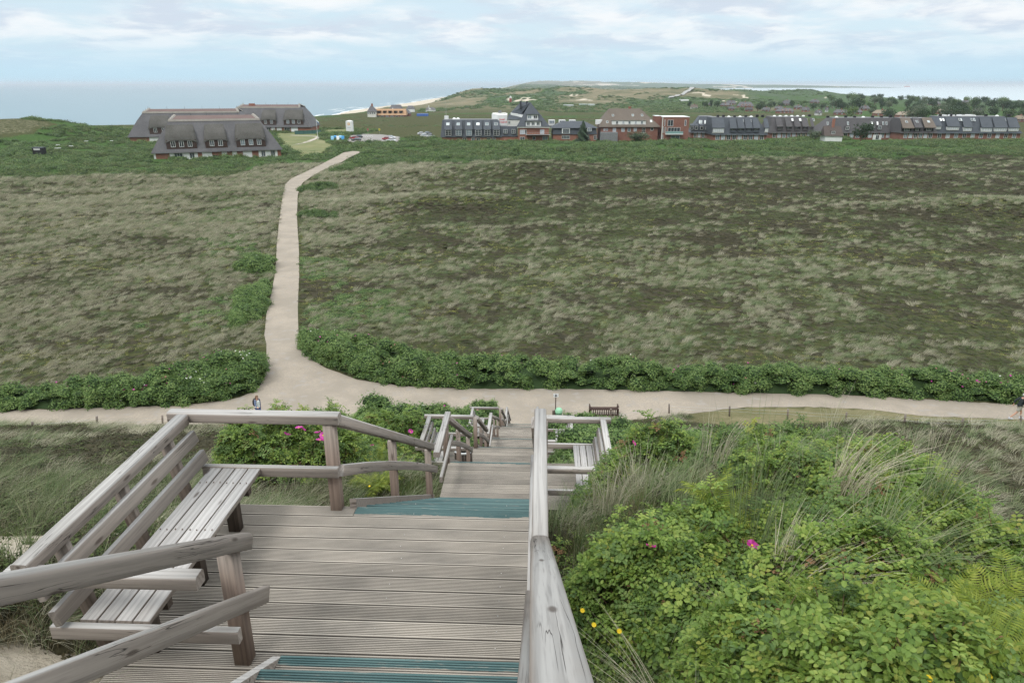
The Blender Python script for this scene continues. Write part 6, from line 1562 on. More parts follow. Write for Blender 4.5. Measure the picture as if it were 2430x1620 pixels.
C2 = mansard('apartment_block', 'block with three large tilted brown roof dormers and dark loggias', 2138, 2225, 316.5, 280.5, 334, 1, 1.5, 4.4, SLATE_B)
for (u0, u1, vt, vb) in ((2141, 2166, 305, 312), (2170, 2186, 304, 311), (2193, 2218, 304, 311)):
    p = C2.px(u0, vb, 334); q = C2.px(u1, vt, 334); MB().hexa([(p.x-.4, -.8, q.z), (q.x+.4, -.8, q.z), (q.x, 4.3, C2.zt-.1), (p.x, 4.3, C2.zt-.1)], [(p.x-.4, -.8, q.z+.3), (q.x+.4, -.8, q.z+.3), (q.x, 4.2, C2.zt+.25), (p.x, 4.2, C2.zt+.25)]).obj('dormer_roof', TILE_B if u0 != 2170 else SLATE_B, C2.root)
    C2.box('loggia', p.x, q.x, .6, 1.6, p.z-.2, q.z, BLACK); C2.window((p.x+q.x)/2, .52, p.z, (q.x-p.x)*.5, q.z-p.z, 3); s_ = C2.px((u0+u1)/2-3, 292.5, 334+2.0); C2.skylight((s_.x, 1.9, q.z+(C2.zt-q.z)*.56+.35), .9, 1.2, math.degrees(math.atan2(C2.zt-q.z, 5.1)))
ground_row(C2, 6)
D1 = mansard('apartment_block', 'rightmost long slate block with rows of white flared dormers', 2215, 2428, 317, 277, 346, 3.5, 7.5, 4.0, SLATE)
bays(D1, [(2218, 2234, 300, 305.5, 3, 'white', (2218, 2224.5, 2231, 2237.5)), (2248, 2277, 301.5, 308, 5, 'white', (2261, 2266, 2275.5, 2281)), (2287, 2307, 303, 310.5, 3, 'white', (2303, 2310)), (2329, 2355, 304, 311.5, 4, 'white', (2333, 2340, 2346)), (2360, 2390, 304, 311, 5, 'white', (2363, 2370, 2376, 2382)), (2394.5, 2418.5, 304, 310.5, 4, 'white', (2397, 2403, 2409))], SLATE, WHITE)
ground_row(D1, 10); roofbits(D1, 7, 9)
for (u, wd) in ((2225, 4), (2232, 3), (2249, 5), (2283, 32)): p = D1.px(u, 271.5, 356); D1.box('roof_canopy', p.x-wd*.1, p.x+wd*.1, D1.run+1, D1.run+5, D1.zt+.1, D1.zt+.8, WHITE)
# small cottage in front
Ck = Bld('cottage', (at(1956, 325, 326).x, 326, Tz(at(1956, 325, 326).x, 326)), -6, 'small cottage with a steep dark brown roof, red chimney and one white dormer', 'house')
a = Ck.px(1963, 323, 326); q = Ck.px(2000, 323, 326); zt = Ck.px(1975, 299, 330).z
Ck.box('wall', .6, q.x-.2, .5, 7.5, -1, a.z+.1, WHITE); Ck.frustum('roof', .1, q.x+.2, 0, 8, a.z, zt, .15, .8, 4.0, 3.9, flat('dark_brown_tile', (0.085, 0.068, 0.062), .8, var=.2))
p = Ck.px(1976, 318.5, 327); Ck.box('dormer', p.x-1.0, p.x+1.0, .9, 3.0, p.z, p.z+1.5, flat('dormer_brown', (0.085, 0.068, 0.062), .8)); Ck.window(p.x, .82, p.z+.1, 1.6, 1.2, 3)
p = Ck.px(1976, 298, 330); Ck.box('chimney', p.x-.5, p.x+.5, 3.4, 4.4, zt-1, zt+3.0, BRICK)
# ================================================================== trees, village, far things
def crown_mesh(seed, n=900, mat=M_TREE, spread=1.0, tall=0.7, wind=0.25, leaf=0.085):
    r = random.Random(seed); lobes = []
    for i in range(9): a = r.uniform(0, 6.28); q = r.uniform(0.1, 0.62)*spread; lobes.append((math.cos(a)*q+wind*0.3, math.sin(a)*q, r.uniform(0.35, tall+0.12), r.uniform(0.24, 0.42)))
    vs = []; fs = []
    for i in range(n):
        cx_, cy_, cz, lr = lobes[i % 9]; d = Vector((r.gauss(0, 1), r.gauss(0, 1), r.gauss(0, .8))).normalized(); k = lr*r.uniform(.55, 1.1)
        c = Vector((cx_, cy_, cz))+d*k; nn = (d+Vector((r.uniform(-.7, .7), r.uniform(-.7, .7), r.uniform(-.2, .9)))).normalized(); u = nn.orthogonal().normalized(); u = Matrix.Rotation(r.uniform(0, 6.3), 3, nn) @ u; v = nn.cross(u); s = leaf*r.uniform(.6, 1.4); b = len(vs)
        vs += [c-u*s*.6, c+v*s*.4, c+u*s*.6, c-v*s*.4]; fs.append((b, b+1, b+2, b+3))
    me = bpy.data.meshes.new('crown'); me.from_pydata(vs, [], fs); me.materials.append(mat); me.update(); return me
def trunk_mesh(seed):
    r = random.Random(seed); m = MB(); m.cyl((0, 0, -.05), (.02, 0, .4), .045, .03, 7)
    for i in range(5): a = i*1.3+r.random(); m.cyl((.02, 0, .28+.03*i), (math.cos(a)*.32, math.sin(a)*.32, .62+.05*i), .02, .008, 5)
    me = bpy.data.meshes.new('trunk'); me.from_pydata(m.v, [], m.f); me.materials.append(M_STEM); me.update(); return me
M_TREE2 = leafmat('grey_green_leaf', (0.055, 0.085, 0.045), (0.09, 0.125, 0.07), (0.15, 0.185, 0.11), 0.25, 0.6)
CRN = [crown_mesh(s) for s in (1, 2, 3)]+[crown_mesh(4, mat=M_TREE2), crown_mesh(5, mat=M_BUSH)]
TRK = [trunk_mesh(s) for s in (1, 2)]
def tree(x, y, h, w, k, label, group=None, name='tree', z=None):
    o = empty(name, (x, y, (Tz(x, y) if z is None else z)), 0, label, 'tree', group)
    c = bpy.data.objects.new('crown', CRN[k]); COL.objects.link(c); c.parent = o; c.scale = (w, w, h); c.rotation_euler = (0, 0, random.uniform(0, 6.28))
    t = bpy.data.objects.new('trunk', TRK[k % 2]); COL.objects.link(t); t.parent = o; t.scale = (w, w, h); return o
# conifer in front of the annex
def conifer(x, y, h, w, label):
    r = random.Random(5); vs = []; fs = []
    for i in range(6500):
        f = 1-math.sqrt(r.random()); a = r.uniform(0, 6.28); rad = w*(1-f)**0.75*(0.75+.25*math.sin(a*5+f*20))*r.uniform(.35, 1.0); z = h*(0.04+.96*f)-rad*.15
        c = Vector((math.cos(a)*rad, math.sin(a)*rad, z)); nn = Vector((math.cos(a)*.6, math.sin(a)*.6, r.uniform(.2, 1))).normalized(); u = nn.orthogonal().normalized(); u = Matrix.Rotation(r.uniform(0, 6.3), 3, nn) @ u; v = nn.cross(u); s = r.uniform(.35, .75); b = len(vs)
        vs += [c-u*s*.6, c+v*s*.3, c+u*s*.6, c-v*s*.3]; fs.append((b, b+1, b+2, b+3))
    o = empty('conifer', (x, y, Tz(x, y)), 0, label, 'tree'); mesh_obj('crown', vs, fs, leafmat('conifer_needles', (0.018, 0.040, 0.022), (0.032, 0.062, 0.032), (0.055, 0.09, 0.045), .15), o)
    m = MB(); m.cyl((0, 0, -.3), (0, 0, h*.9), .28, .05, 8); m.obj('trunk', M_STEM, o)
p = at(1383, 330, 330); conifer(p.x, 330, 9.6, 4.4, 'dark green conifer standing in front of the slate annex')
p = at(2043, 330, 322); tree(p.x, 322, 8.2, 6.4, 0, 'large round dark tree in front of the long brown-grey slate block')
p = at(1935, 326, 330); tree(p.x, 330, 4.4, 4.8, 3, 'grey-green tree left of the small cottage')
p = at(1505, 330, 329); tree(p.x, 329, 4.6, 8.5, 3, 'broad grey-green bush against the brown-roofed brick house')
p = at(1225, 352, 262); tree(p.x, 262, 3.0, 3.2, 4, 'single dark round bush in the scrub below the hotel wing', name='bush')
HS = []   # houses of the village
def village_house(u, v, wpx, hpx, wallm, roofm, rot, label, gables=0, y0=380):
    p = gp(u, v, y0, 3000, 90); sc = (p.y*.94+25*.34)/1687.0; w = wpx*sc; h = hpx*sc; B = Bld('village_house', (p.x-w/2, p.y, p.z), rot, label, 'house', 'thatched houses of the village'); d = w*.55; HS.append((p.x, p.y+d/2, max(w, d)))
    wz = max(2.2, h*.36); B.box('wall', .4, w-.4, .4, d, -1.5, wz, wallm); B.frustum('roof', -.3, w+.3, -.2, d+.6, wz-.1, max(h, wz+2.5), w*.17, w*.17, d*.48, d*.48, roofm)
    for k in range(gables):
        gx_ = w*(k+.5)/gables*.7+w*.15; g = w*.11; mesh_obj('gable', [(gx_-g, .1, wz-.3), (gx_+g, .1, wz-.3), (gx_, .1, wz+h*.34), (gx_, d*.4, wz+h*.34), (gx_-g, d*.4, wz), (gx_+g, d*.4, wz)], [(0, 1, 2), (0, 2, 3, 4), (1, 5, 3, 2)], wallm, B.root); B.window(gx_, .03, wz+.2, 1.1, 1.2, 2)
    n = max(1, int(w/4))
    for k in range(n): B.window(w*(k+.5)/n, .32, .5, 1.3, 1.3, 2)
    B.box('chimney', w*.45, w*.45+.8, d*.4, d*.4+.8, h-.6, h+1.1, BRICK); return B
VH = [(1647, 259, 18, 10, CREAM, TILE_B, 'small cottage with a pale hipped roof at the left end of the village', 0), (1686.5, 253, 10, 9, BRICK, THATCH, 'narrow brick house between dark trees near the country road', 1),
 (1724, 254, 22, 9, BRICK, THATCH, 'thatched house in the left part of the village, in front of a bigger one', 1), (1736, 250, 22, 11, BRICK, THATCH, 'bigger thatched house at the back left of the village', 1),
 (1769, 257, 36, 14, BRICK, THATCH, 'long thatched house with bright white windows', 3), (1779, 265.5, 17, 10, BRICK_D, SLATE_B, 'house with a pointed dark pyramid roof', 0), (1738, 263, 14, 6, BRICK_D, THATCH, 'low thatched roof just above the heath edge', 0),
 (1819, 266, 18, 10, BRICK_D, THATCH, 'dark thatched house in the trees, left of the long brick-gabled house', 0), (1848, 262, 18, 9, BRICK, THATCH, 'thatched house directly behind the brick-gabled house', 1), (1867, 269.5, 38, 12, BRICK, THATCH, 'long thatched house with bright brick gables nearest the heath', 3),
 (1871, 251, 22, 12, BRICK_D, THATCH, 'tall thatched house with its roof against the green meadow', 0), (1895, 260, 18, 9, BRICK, THATCH, 'brick house between two clumps of trees', 1), (1912, 266, 18, 11, BRICK, THATCH, 'brick house with one broad gable right of the long house', 1),
 (1936, 246, 20, 8, BRICK_D, THATCH, 'thatched roof at the shore side of the village', 0), (1945, 274, 16, 11, WHITE, THATCH, 'small white-walled thatched house near the block roofs', 1), (1962, 266, 8, 10, WHITE, THATCH, 'narrow white gable house among trees', 1),
 (1997, 273, 32, 12, BRICK_D, THATCH, 'wide grey thatched house above the brown-grey block', 1), (2035, 272, 26, 10, BRICK_D, THATCH, 'dark thatched house right of the wide grey one', 0), (2056, 263, 22, 11, BRICK, THATCH, 'brick and thatch house half hidden by a tall dark tree', 1),
 (2097, 275, 38, 13, BRICK, THATCH_TAN, 'pinkish thatched house behind the flat roofs', 0), (2160, 279, 58, 13, BRICK, THATCH_TAN, 'largest tan thatched roof behind the three tilted dormers', 0), (2246, 271, 38, 10, BRICK, THATCH_TAN, 'brown thatched house behind the rightmost slate block', 0),
 (2223, 251, 26, 10, BRICK_D, THATCH, 'thatched house high among the trees on the right', 0), (2293, 247, 16, 8, BRICK, THATCH, 'small reddish roof in the tree line at the right', 0), (2321, 270, 18, 8, BRICK, THATCH, 'small roof among dark trees at the right', 0), (2426, 290, 26, 14, BRICK_D, THATCH_TAN, 'thatched roof cut off by the right edge of the picture', 0)]
for i, (u, v, w, h, wm_, rm, lb, g_) in enumerate(VH): village_house(u, v, w, h, wm_, rm, (-8, 5, 12, 0)[i % 4], lb, g_)
TREES = [(1635, 256, 15, 15, 0), (1672, 258, 15, 18, 1), (1686, 257, 12, 19, 0), (1702, 257, 18, 15, 2), (1728, 262, 18, 9, 3), (1760, 264, 16, 8, 4), (1797, 265, 24, 18, 0), (1812, 262, 20, 16, 1), (1828, 259, 16, 16, 2), (1837, 254, 12, 12, 0), (1808, 251, 12, 11, 1),
 (1880, 256, 16, 16, 0), (1853, 256, 18, 11, 2), (1901, 252, 10, 10, 4), (1930, 262, 24, 18, 1), (1950, 262, 22, 18, 3), (1983, 262, 24, 26, 0), (2008, 266, 22, 18, 2), (2033, 268, 32, 36, 1), (2062, 262, 20, 18, 4), (2092, 262, 20, 26, 0), (2110, 260, 30, 20, 3), (2150, 258, 22, 20, 0), (2180, 260, 30, 18, 2), (2212, 262, 30, 28, 1), (2246, 262, 14, 24, 0), (2259, 262, 14, 24, 2), (2277, 262, 22, 22, 1), (2310, 262, 34, 26, 0), (2352, 262, 30, 25, 2), (2378, 264, 36, 24, 0), (2405, 266, 26, 22, 1), (2428, 266, 26, 24, 2)]
_used = {}
for (u, v, wp, hp, k) in TREES:
    hq = min(VH, key=lambda q: abs(q[0]-u)+2*abs(q[1]-v)); rel = 'left of' if u < hq[0]-6 else ('right of' if u > hq[0]+6 else 'beside'); key = (rel, hq[6]); _used[key] = _used.get(key, 0)+1
    sz = 'tall' if hp > 22 else ('low' if hp < 13 else 'medium'); tone = {0: 'dark green', 1: 'broad dark', 2: 'blackish', 3: 'grey-green', 4: 'mid green'}[k]; tl_b = ' '.join(('%s %s tree %s the %s' % (sz, tone, rel, hq[6])).split()[:15])
    p = gp(u, v, 400, 2500, 90); sc = (p.y*.94+10)/1687; tree(p.x, p.y, hp*sc*1.05, wp*sc*.62, k, tl_b, 'trees among the village houses')
r_ = random.Random(12); cnt = 0
while cnt < 150:
    y = r_.uniform(500, 1250); x = y*r_.uniform(.42, .80)
    if x < 250+0.1*(y-500) or any((x-a)**2+(y-b)**2 < (c*.75+3)**2 for a, b, c in HS): continue
    if any(abs(x/y-a/b) < .012 and b < y+80 and b > y-10 for a, b, c in HS) and r_.random() < .9: continue
    h = r_.uniform(5, 10.5); tree(x, y, h, h*r_.uniform(.65, 1.0), r_.choice((0, 1, 2, 3, 3, 4)), 'dark wind-shaped tree among the thatched village houses', 'trees among the village houses'); cnt += 1
# far scrub and woods
def far_scatter(name, label, n, f, smin, smax, seed, coll=C_BUSH, kinds=3, flatz=0.6):
    r = np.random.default_rng(seed); X, Y = f(r, n); Zs = T(X, Y); ok = Zs > SEA+2.0; X, Y, Zs = X[ok], Y[ok], Zs[ok]; n = len(X); s = r.uniform(smin, smax, n)
    scatter(name, np.column_stack([X, Y, Zs-.2]), rots(n, .1), np.column_stack([s*1.5, s*1.1, s*flatz]), r.integers(0, kinds, n), coll, label=label)
def f1(r, n):
    Y = r.uniform(780, 2600, n); X = r.uniform(-.16, .42, n)*Y; m = (fbm(X/110, Y/170, 77, 5)+r.uniform(-.03, .03, n) > .465) & (X-cliff_x(Y) > 60); return X[m], Y[m]
far_scatter('scrub', 'dark scrub in the hollows of the far dunes', 15000, f1, 2.2, 7, 401)
def f2(r, n):
    Y = r.uniform(2400, 7500, n); X = r.uniform(-.03, .30, n)*Y; m = (fbm(X/260, Y/420, 78, 4) > .45) & (X-cliff_x(Y) > 150) & (east_x(Y)-X > 60); return X[m], Y[m]
far_scatter('woods', 'far dark woods and scrub towards the bay', 7000, f2, 9, 22, 402)
def f3(r, n):
    Y = r.uniform(430, 660, n); X = r.uniform(-.36, .75, n)*Y; m = (fbm(X/70, Y/26, 79, 3) > .60) & ~in_sites(X, Y, 3); return X[m], Y[m]
far_scatter('scrub', 'low green bushes on the yellow heath behind the hotels', 2600, f3, 1.5, 3.5, 403, flatz=.5)
def f5(r, n):
    X = r.uniform(-42, 78, n); Y = 322+r.uniform(-3, 4, n)+10*(fbm(X/25, X*0, 15)-.5); return X, Y
far_scatter('hedge_bushes', 'green bushes along the front of the hotel buildings', 380, f5, 2.0, 3.8, 405, flatz=.62)
def f4(r, n):
    X = r.uniform(60, 275, n); Y = 317+r.uniform(-3, 3, n)+12*(fbm(X/25, X*0, 5)-.5); return X, Y
far_scatter('hedge_bushes', 'green bushes along the front of the slate blocks', 440, f4, 2.4, 4.6, 404, flatz=.62)
# country road and small structures far off
rows = []
for (u, v) in ((1590, 254.5), (1604, 251.5), (1625, 247), (1645, 243), (1680, 237), (1719, 230.8), (1735, 229), (1752, 228)):
    p = gp(u, v, 500, 4000, 120); w = 9; pass
ux = np.interp(np.linspace(0, 1, 60), [0, .2, .45, .75, 1], [1590, 1625, 1680, 1719, 1752]); uy = np.interp(np.linspace(0, 1, 60), [0, .2, .45, .75, 1], [1099, 1250, 1560, 1890, 2100])
rows = [[((u-1215)/1687*(y*.94+11)+k, y) for k in (-4, 0, 4)] for u, y in zip(ux, uy)]
sheet('country_road', rows, flat('pale_road', (0.33, 0.33, 0.32), .9), 1.6)
def farbox(name, label, cat, u0, u1, v0, v1, mat, d=8, y0=400, roof=None):
    p = gp((u0+u1)/2, v1, y0, 5000, 120); a = at(u0, v1, p.y); b = at(u1, v0, p.y); B = Bld(name, (a.x, p.y, p.z), 0, label, cat); w = b.x-a.x; h = b.z-p.z
    B.box('wall', 0, w, 0, d, -1, h, mat); 
    if roof: B.frustum('roof', -.3, w+.3, -.3, d+.3, h, h*1.35+.6, .8, .8, d*.4, d*.4, roof)
    return B
farbox('white_hall', 'long bright white hall on the dark slope beside the country road', 'building', 1616, 1635, 236.5, 240, WHITE, 14, 900)
farbox('greenhouse', 'long pale low building at the foot of the far dunes', 'building', 1375, 1412, 247.5, 250.5, flat('pale_roofing', (.5, .56, .56), .5), 12, 600)
farbox('greenhouse', 'shorter pale low building left of the longer one at the dune foot', 'building', 1338, 1362, 249, 252.5, flat('pale_roofing_grey', (.42, .46, .46), .5), 12, 600)
p = gp(1211.5, 243, 700, 4000, 120); sc = (p.y*.94+10)/1687; L_ = empty('lighthouse', tuple(p), 0, 'small red and white lighthouse in the far dunes above the chimneys', 'lighthouse')
m = MB(); m.cyl((0, 0, 0), (0, 0, 9*sc), 3.2*sc, 2.9*sc, 10); m.obj('tower', flat('lighthouse_red', (.28, .07, .06), .7), L_); m = MB(); m.cyl((0, 0, 9*sc), (0, 0, 12.6*sc), 2.2*sc, 2.0*sc, 10); m.cyl((0, 0, 12.6*sc), (0, 0, 14*sc), 2.3*sc, .2*sc, 10); m.obj('lantern', WHITE, L_)
# ferry on the bay
d = ray(2152, 206.6); y = SEA/d.z*d.y; f = empty('ferry', (d.x/d.y*y, y, SEA), 0, 'tiny red and white ferry on the bay near the horizon', 'ship')
m = MB(); m.hexa([(-36, -6, -.5), (36, -6, -.5), (36, 6, -.5), (-36, 6, -.5)], [(-42, -7, 9), (42, -7, 9), (42, 7, 9), (-42, 7, 9)]); m.obj('hull', flat('ferry_red', (.55, .10, .08), .5), f)
m = MB(); m.box((0, 0, 14), (58, 12, 10)); m.box((8, 0, 22), (22, 10, 6)); m.obj('superstructure', WHITE, f)
# restaurant and cottages at the cliff
def cliffhouse(label, u0, u1, vE, vT, vB, y, wallm, roofm, d, inset=.16, extras=None, turn=0):
    a = at(u0, vE, y); b = at(u1, vE, y); z0 = Tz(a.x, y); B = Bld('cliff_house', (a.x, y, z0), turn, label, 'house'); w = b.x-a.x; e = a.z-z0; t = at(u0, vT, y+d/2).z-z0
    B.box('wall', .5, w-.5, .5, d-.5, -2, e, wallm); B.frustum('roof', 0, w, 0, d, e, t, w*inset, w*inset*1.3, d*.46, d*.46, roofm); return B, w, e, t
B, w, e, t = cliffhouse('long restaurant with a fresh orange thatched roof near the cliff', 888, 964, 273.7, 258.5, 277, 655, BRICK_D, THATCH_NEW, 14, .03)
for k in range(5): B.box('dormer', w*(.10+.17*k), w*(.19+.17*k), 1.3, 4, e+2.0, e+3.5, BLACK); B.box('dormer_roof', w*(.09+.17*k), w*(.20+.17*k), 1.0, 4.6, e+3.5, e+4.1, THATCH_NEW)
for k in range(6): B.window(w*(.1+.15*k), .42, e-2.3, 2.4, 1.9, 2)
B, w, e, t = cliffhouse('six-sided grey roofed pavilion with a chimney, left end of the orange roof', 870, 893, 265.5, 251.5, 277, 652, CREAM, THATCH, 9, .34); B.box('chimney', w*.42, w*.58, 3.8, 5.2, t-.5, t+1.9, BRICK)
for k in range(4): B.window(w*(.14+.22*k), .42, e-1.9, 1.4, 1.5, 2)
B, w, e, t = cliffhouse('dark thatched house behind the orange roof, with a small white gable', 921, 956, 268, 249, 277, 690, BRICK_D, THATCH, 16, .16); mesh_obj('gable', [(w*.20, 1.0, e+.5), (w*.40, 1.0, e+.5), (w*.30, 3.0, e+4.5)], [(0, 1, 2)], WHITE, B.root)
B, w, e, t = cliffhouse('dark brick wing at the right end of the orange roof', 952, 973, 270, 259, 277, 665, BRICK_D, THATCH, 12, .3)
B, w, e, t = cliffhouse('white cottage with a dark roof on the green slope, nearer the restaurant', 964, 983, 258.5, 251, 264, 800, WHITE, THATCH, 9, .2)
B, w, e, t = cliffhouse('white gabled cottage standing alone right of the restaurant', 1009, 1033, 260.5, 255.2, 266, 790, WHITE, THATCH, 9, .16); mesh_obj('gable', [(w*.27, .3, 0), (w*.66, .3, 0), (w*.66, .3, e*.9), (w*.46, .3, t*1.02), (w*.27, .3, e*.9)], [(0, 1, 2, 3, 4)], WHITE, B.root); B.box('chimney', w*.30, w*.36, 3, 4.2, t-.5, t+2, WHITE)
farbox('market_tent', 'low blue-roofed structure in the bushes right of the restaurant', 'building', 989, 1015, 270.5, 276, flat('blue_roofing', (.06, .14, .42), .5), 6, 500)

# ---- around the car park
def car(x, y, rz, col, label, kind='car'):
    o = empty('parked_car', (x, y, Tz(x, y)+0.12), rz, label, 'car', 'cars on the car park'); L, W = 4.4, 1.78
    pr = [(-2.2, .35), (-2.2, .78), (-2.05, .92), (-1.55, .98), (-1.1, 1.0), (1.15, .98), (1.95, .86), (2.18, .70), (2.2, .35)]
    def loft(prof, w0, w1, mat, name):
        n = len(prof); zs = [q[1] for q in prof]; zl, zh = min(zs), max(zs); vs = []
        for s in (-1, 1):
            for (px_, pz) in prof: f = (pz-zl)/(zh-zl+1e-6); vs.append((px_, s*(w0+(w1-w0)*f)/2, pz))
        fs = [(i, i+1, n+i+1, n+i) for i in range(n-1)]+[(n-1, 0, n, 2*n-1), tuple(range(n))[::-1], tuple(range(n, 2*n))]; return mesh_obj(name, vs, fs, mat, o)
    paint = flat('car_paint', col, .25, .0, .6, var=.03); loft(pr, W, W*.97, paint, 'body')
    ex = -1.85 if kind == 'wagon' else -1.35
    loft([(ex, .98), (ex+.35, 1.42), (.45, 1.44), (1.2, .98)], W*.92, W*.74, GLASS, 'windows'); loft([(ex+.30, 1.40), (ex+.42, 1.48), (.36, 1.49), (.52, 1.40)], W*.76, W*.72, paint, 'roof')
    for wx in (-1.38, 1.40):
        for s in (-1, 1):
            m = MB(); m.cyl((wx, s*.78, .32), (wx, s*.92, .32), .32, n=16); q = m.obj('wheel', BLACK, o); m = MB(); m.cyl((wx, s*.915, .32), (wx, s*.93, .32), .19, n=10); m.obj('rim', RAILM, q)
    for s in (-1, 1): m = MB(); m.box((2.16, s*.62, .68), (.1, .34, .14)); m.obj('headlight', flat('lamp_glass', (.6, .62, .64), .2), o); m = MB(); m.box((-2.17, s*.64, .80), (.08, .28, .16)); m.obj('tail_light', flat('tail_red', (.3, .01, .01), .3), o)
def cpos(u, v): p = gp(u, v, 250, 700, 80); return p.x, p.y
for (u, v, rz, col, lb, kd) in ((850, 328.5, 3.3, (.035, .045, .05), 'dark SUV at the back left of the car park', 'wagon'), (841, 331, 3.25, (.30, .02, .03), 'red car between the two dark cars at the left of the car park', 'car'), (846, 335.5, 3.2, (.05, .055, .06), 'dark grey estate car nearest at the left of the car park', 'wagon'),
    (928, 330, -.25, (.62, .64, .66), 'white car at the back right of the car park', 'car'), (919, 333, -.2, (.32, .02, .04), 'red car hidden behind the nearest white car', 'car'), (929, 336.5, -.22, (.66, .68, .70), 'white car nearest at the right of the car park', 'car'),
    (1001, 320.5, .4, (.6, .62, .64), 'white car left of the hotel wing, highest of the group', 'car'), (1015, 320, .4, (.14, .15, .17), 'grey car left of the hotel wing', 'car'), (1008, 326, .4, (.60, .62, .64), 'white car half hidden by bushes left of the hotel wing', 'car'), (1022, 326.5, .4, (.55, .57, .6), 'pale car closest to the hotel wing corner', 'car')):
    x, y = cpos(u, v); car(x, y, rz, col, lb, kd)
x, y = cpos(831.2, 318); o = empty('advertising_pillar', (x, y, Tz(x, y)), 0, 'white box-shaped advertising pillar with an orange emblem on legs behind the car park', 'sign pillar'); sc = (y*.94+9)/1687
w, h = 15.2*sc, 24*sc; m = MB(); m.box((0, 0, 5*sc+h/2), (w, w*.8, h)); m.hexa([(-w/2, -w*.4, 5*sc+h), (w/2, -w*.4, 5*sc+h), (w/2, w*.4, 5*sc+h), (-w/2, w*.4, 5*sc+h)], [(-w*.12, -w*.1, 5*sc+h*1.08), (w*.12, -w*.1, 5*sc+h*1.08), (w*.12, w*.1, 5*sc+h*1.08), (-w*.12, w*.1, 5*sc+h*1.08)]); m.obj('box', WHITE, o)
for s in (-1, 1):
    for t in (-1, 1): m = MB(); m.cyl((s*w*.42, t*w*.32, 0), (s*w*.42, t*w*.32, 5*sc), .09, n=6); m.obj('leg', RAILM, o)
m = MB(); OR = flat('orange_emblem', (.75, .42, .12), .6); m.box((-w*.04, -w*.405, 5*sc+h*.73), (w*.34, .02, h*.22)); e_ = m.obj('emblem', OR, o); m = MB(); m.box((-w*.04, -w*.42, 5*sc+h*.73), (w*.16, .02, h*.10)); m.obj('emblem_centre', WHITE, e_)
lettering('Kampen', o, (-w*.30, -w*.405, 5*sc+h*.37), .62, flat('grey_blue_lettering', (.20, .30, .38), .6)) if False else None
m = MB()
for k in range(6): m.box((-w*.24+k*w*.085, -w*.41, 5*sc+h*.40), (w*.055, .02, h*.045))
m.obj('lettering', flat('grey_blue_lettering', (.25, .34, .42), .6), o)
x, y = cpos(754.5, 332.5); o = empty('flagpole', (x, y, Tz(x, y)), 0, 'white flagpole on the lawn with a small blue and white flag', 'flagpole'); m = MB(); m.cyl((0, 0, 0), (0, 0, 9.4), .10, .06, 8); m.obj('pole', WHITE, o)
vs = [(0.05+.22*i, .12*math.sin(i*1.3), 8.9-.16*i-j*.45) for j in (0, 1, 2) for i in range(6)]; fs = [(j*6+i, j*6+i+1, (j+1)*6+i+1, (j+1)*6+i) for j in (0, 1) for i in range(5)]
mesh_obj('flag', vs, fs, None, o, mats=(WHITE, flat('flag_blue', (.05, .16, .32), .7)), fmat=[0]*5+[1]*5)
BL = [flat('blue_cover', (.06, .30, .62), .6), flat('pale_blue_cover', (.25, .52, .72), .6), WHITE]
for k, (u, v) in enumerate(((789, 332), (796, 330.5), (802, 332), (808, 330.5), (814, 331.5))):
    x, y = cpos(u, v); o = empty('beach_chair', (x, y, Tz(x, y)), .2, ('pale blue covered beach chair at the left end of the stored row', 'blue covered beach chair, second from the left in the stored row', 'white covered beach chair in the middle of the stored row', 'pale blue covered beach chair, second from the right in the stored row', 'deep blue covered beach chair at the right end of the stored row')[k], 'beach chair', 'covered beach chairs by the car park')
    m = MB(); m.hexa([(-.65, -.5, .1), (.65, -.5, .1), (.65, .5, .1), (-.65, .5, .1)], [(-.62, -.1, 1.5), (.62, -.1, 1.5), (.60, .5, 1.65), (-.60, .5, 1.65)]); m.obj('cover', BL[(1, 0, 2, 1, 0)[k]], o); m = MB(); m.box((0, 0, .05), (1.2, .9, .1)); m.obj('base', BLACK, o)
x, y = cpos(700, 319.5); x2, y2 = cpos(762, 318); o = empty('screen_fence', (x, y, Tz(x, y)), 0, 'long dark green screen fence right of the farthest thatched house', 'fence'); m = MB(); d_ = Vector((x2-x, y2-y, 0))
m.hexa([(0, 0, -.5), (0, -.08, -.5), (d_.x, d_.y-.08, -.5), (d_.x, d_.y, -.5)], [(0, 0, 1.9), (0, -.08, 1.9), (d_.x, d_.y-.08, 1.9), (d_.x, d_.y, 1.9)]); m.obj('screen', flat('green_netting', (.055, .135, .125), .8), o)
for k in range(7): m = MB(); q = d_*(k/6); m.cyl((q.x, q.y-.1, -.5), (q.x, q.y-.1, 2.0), .05, n=6); m.obj('post', BLACK, o)
for (u, v, c_, lb) in ((873.5, 318, (.45, .12, .14), 'small red sign on a post in the scrub behind the car park'), (901, 318, (.70, .60, .08), 'small yellow sign on a post behind the car park')):
    x, y = cpos(u, v); o = empty('sign', (x, y, Tz(x, y)), 0, lb, 'sign'); m = MB(); m.cyl((0, 0, 0), (0, 0, 2.2), .05, n=6); m.obj('post', RAILM, o); m = MB(); m.box((0, -.07, 2.2), (.7, .04, 1.0)); m.obj('plate', flat('sign_face', c_, .5), o)
x, y = cpos(861, 326); x2, y2 = cpos(884, 325.5); o = empty('white_rail_fence', (x, y, Tz(x, y)), 0, 'low white rail fence along the back edge of the car park', 'fence'); d_ = Vector((x2-x, y2-y, 0))
for k in range(5): m = MB(); q = d_*(k/4); m.cyl((q.x, q.y, 0), (q.x, q.y, .75), .09, n=6); m.obj('post', WHITE, o)
m = MB(); m.cyl((0, 0, .62), (d_.x, d_.y, .62), .07, n=6); m.obj('rail', WHITE, o)
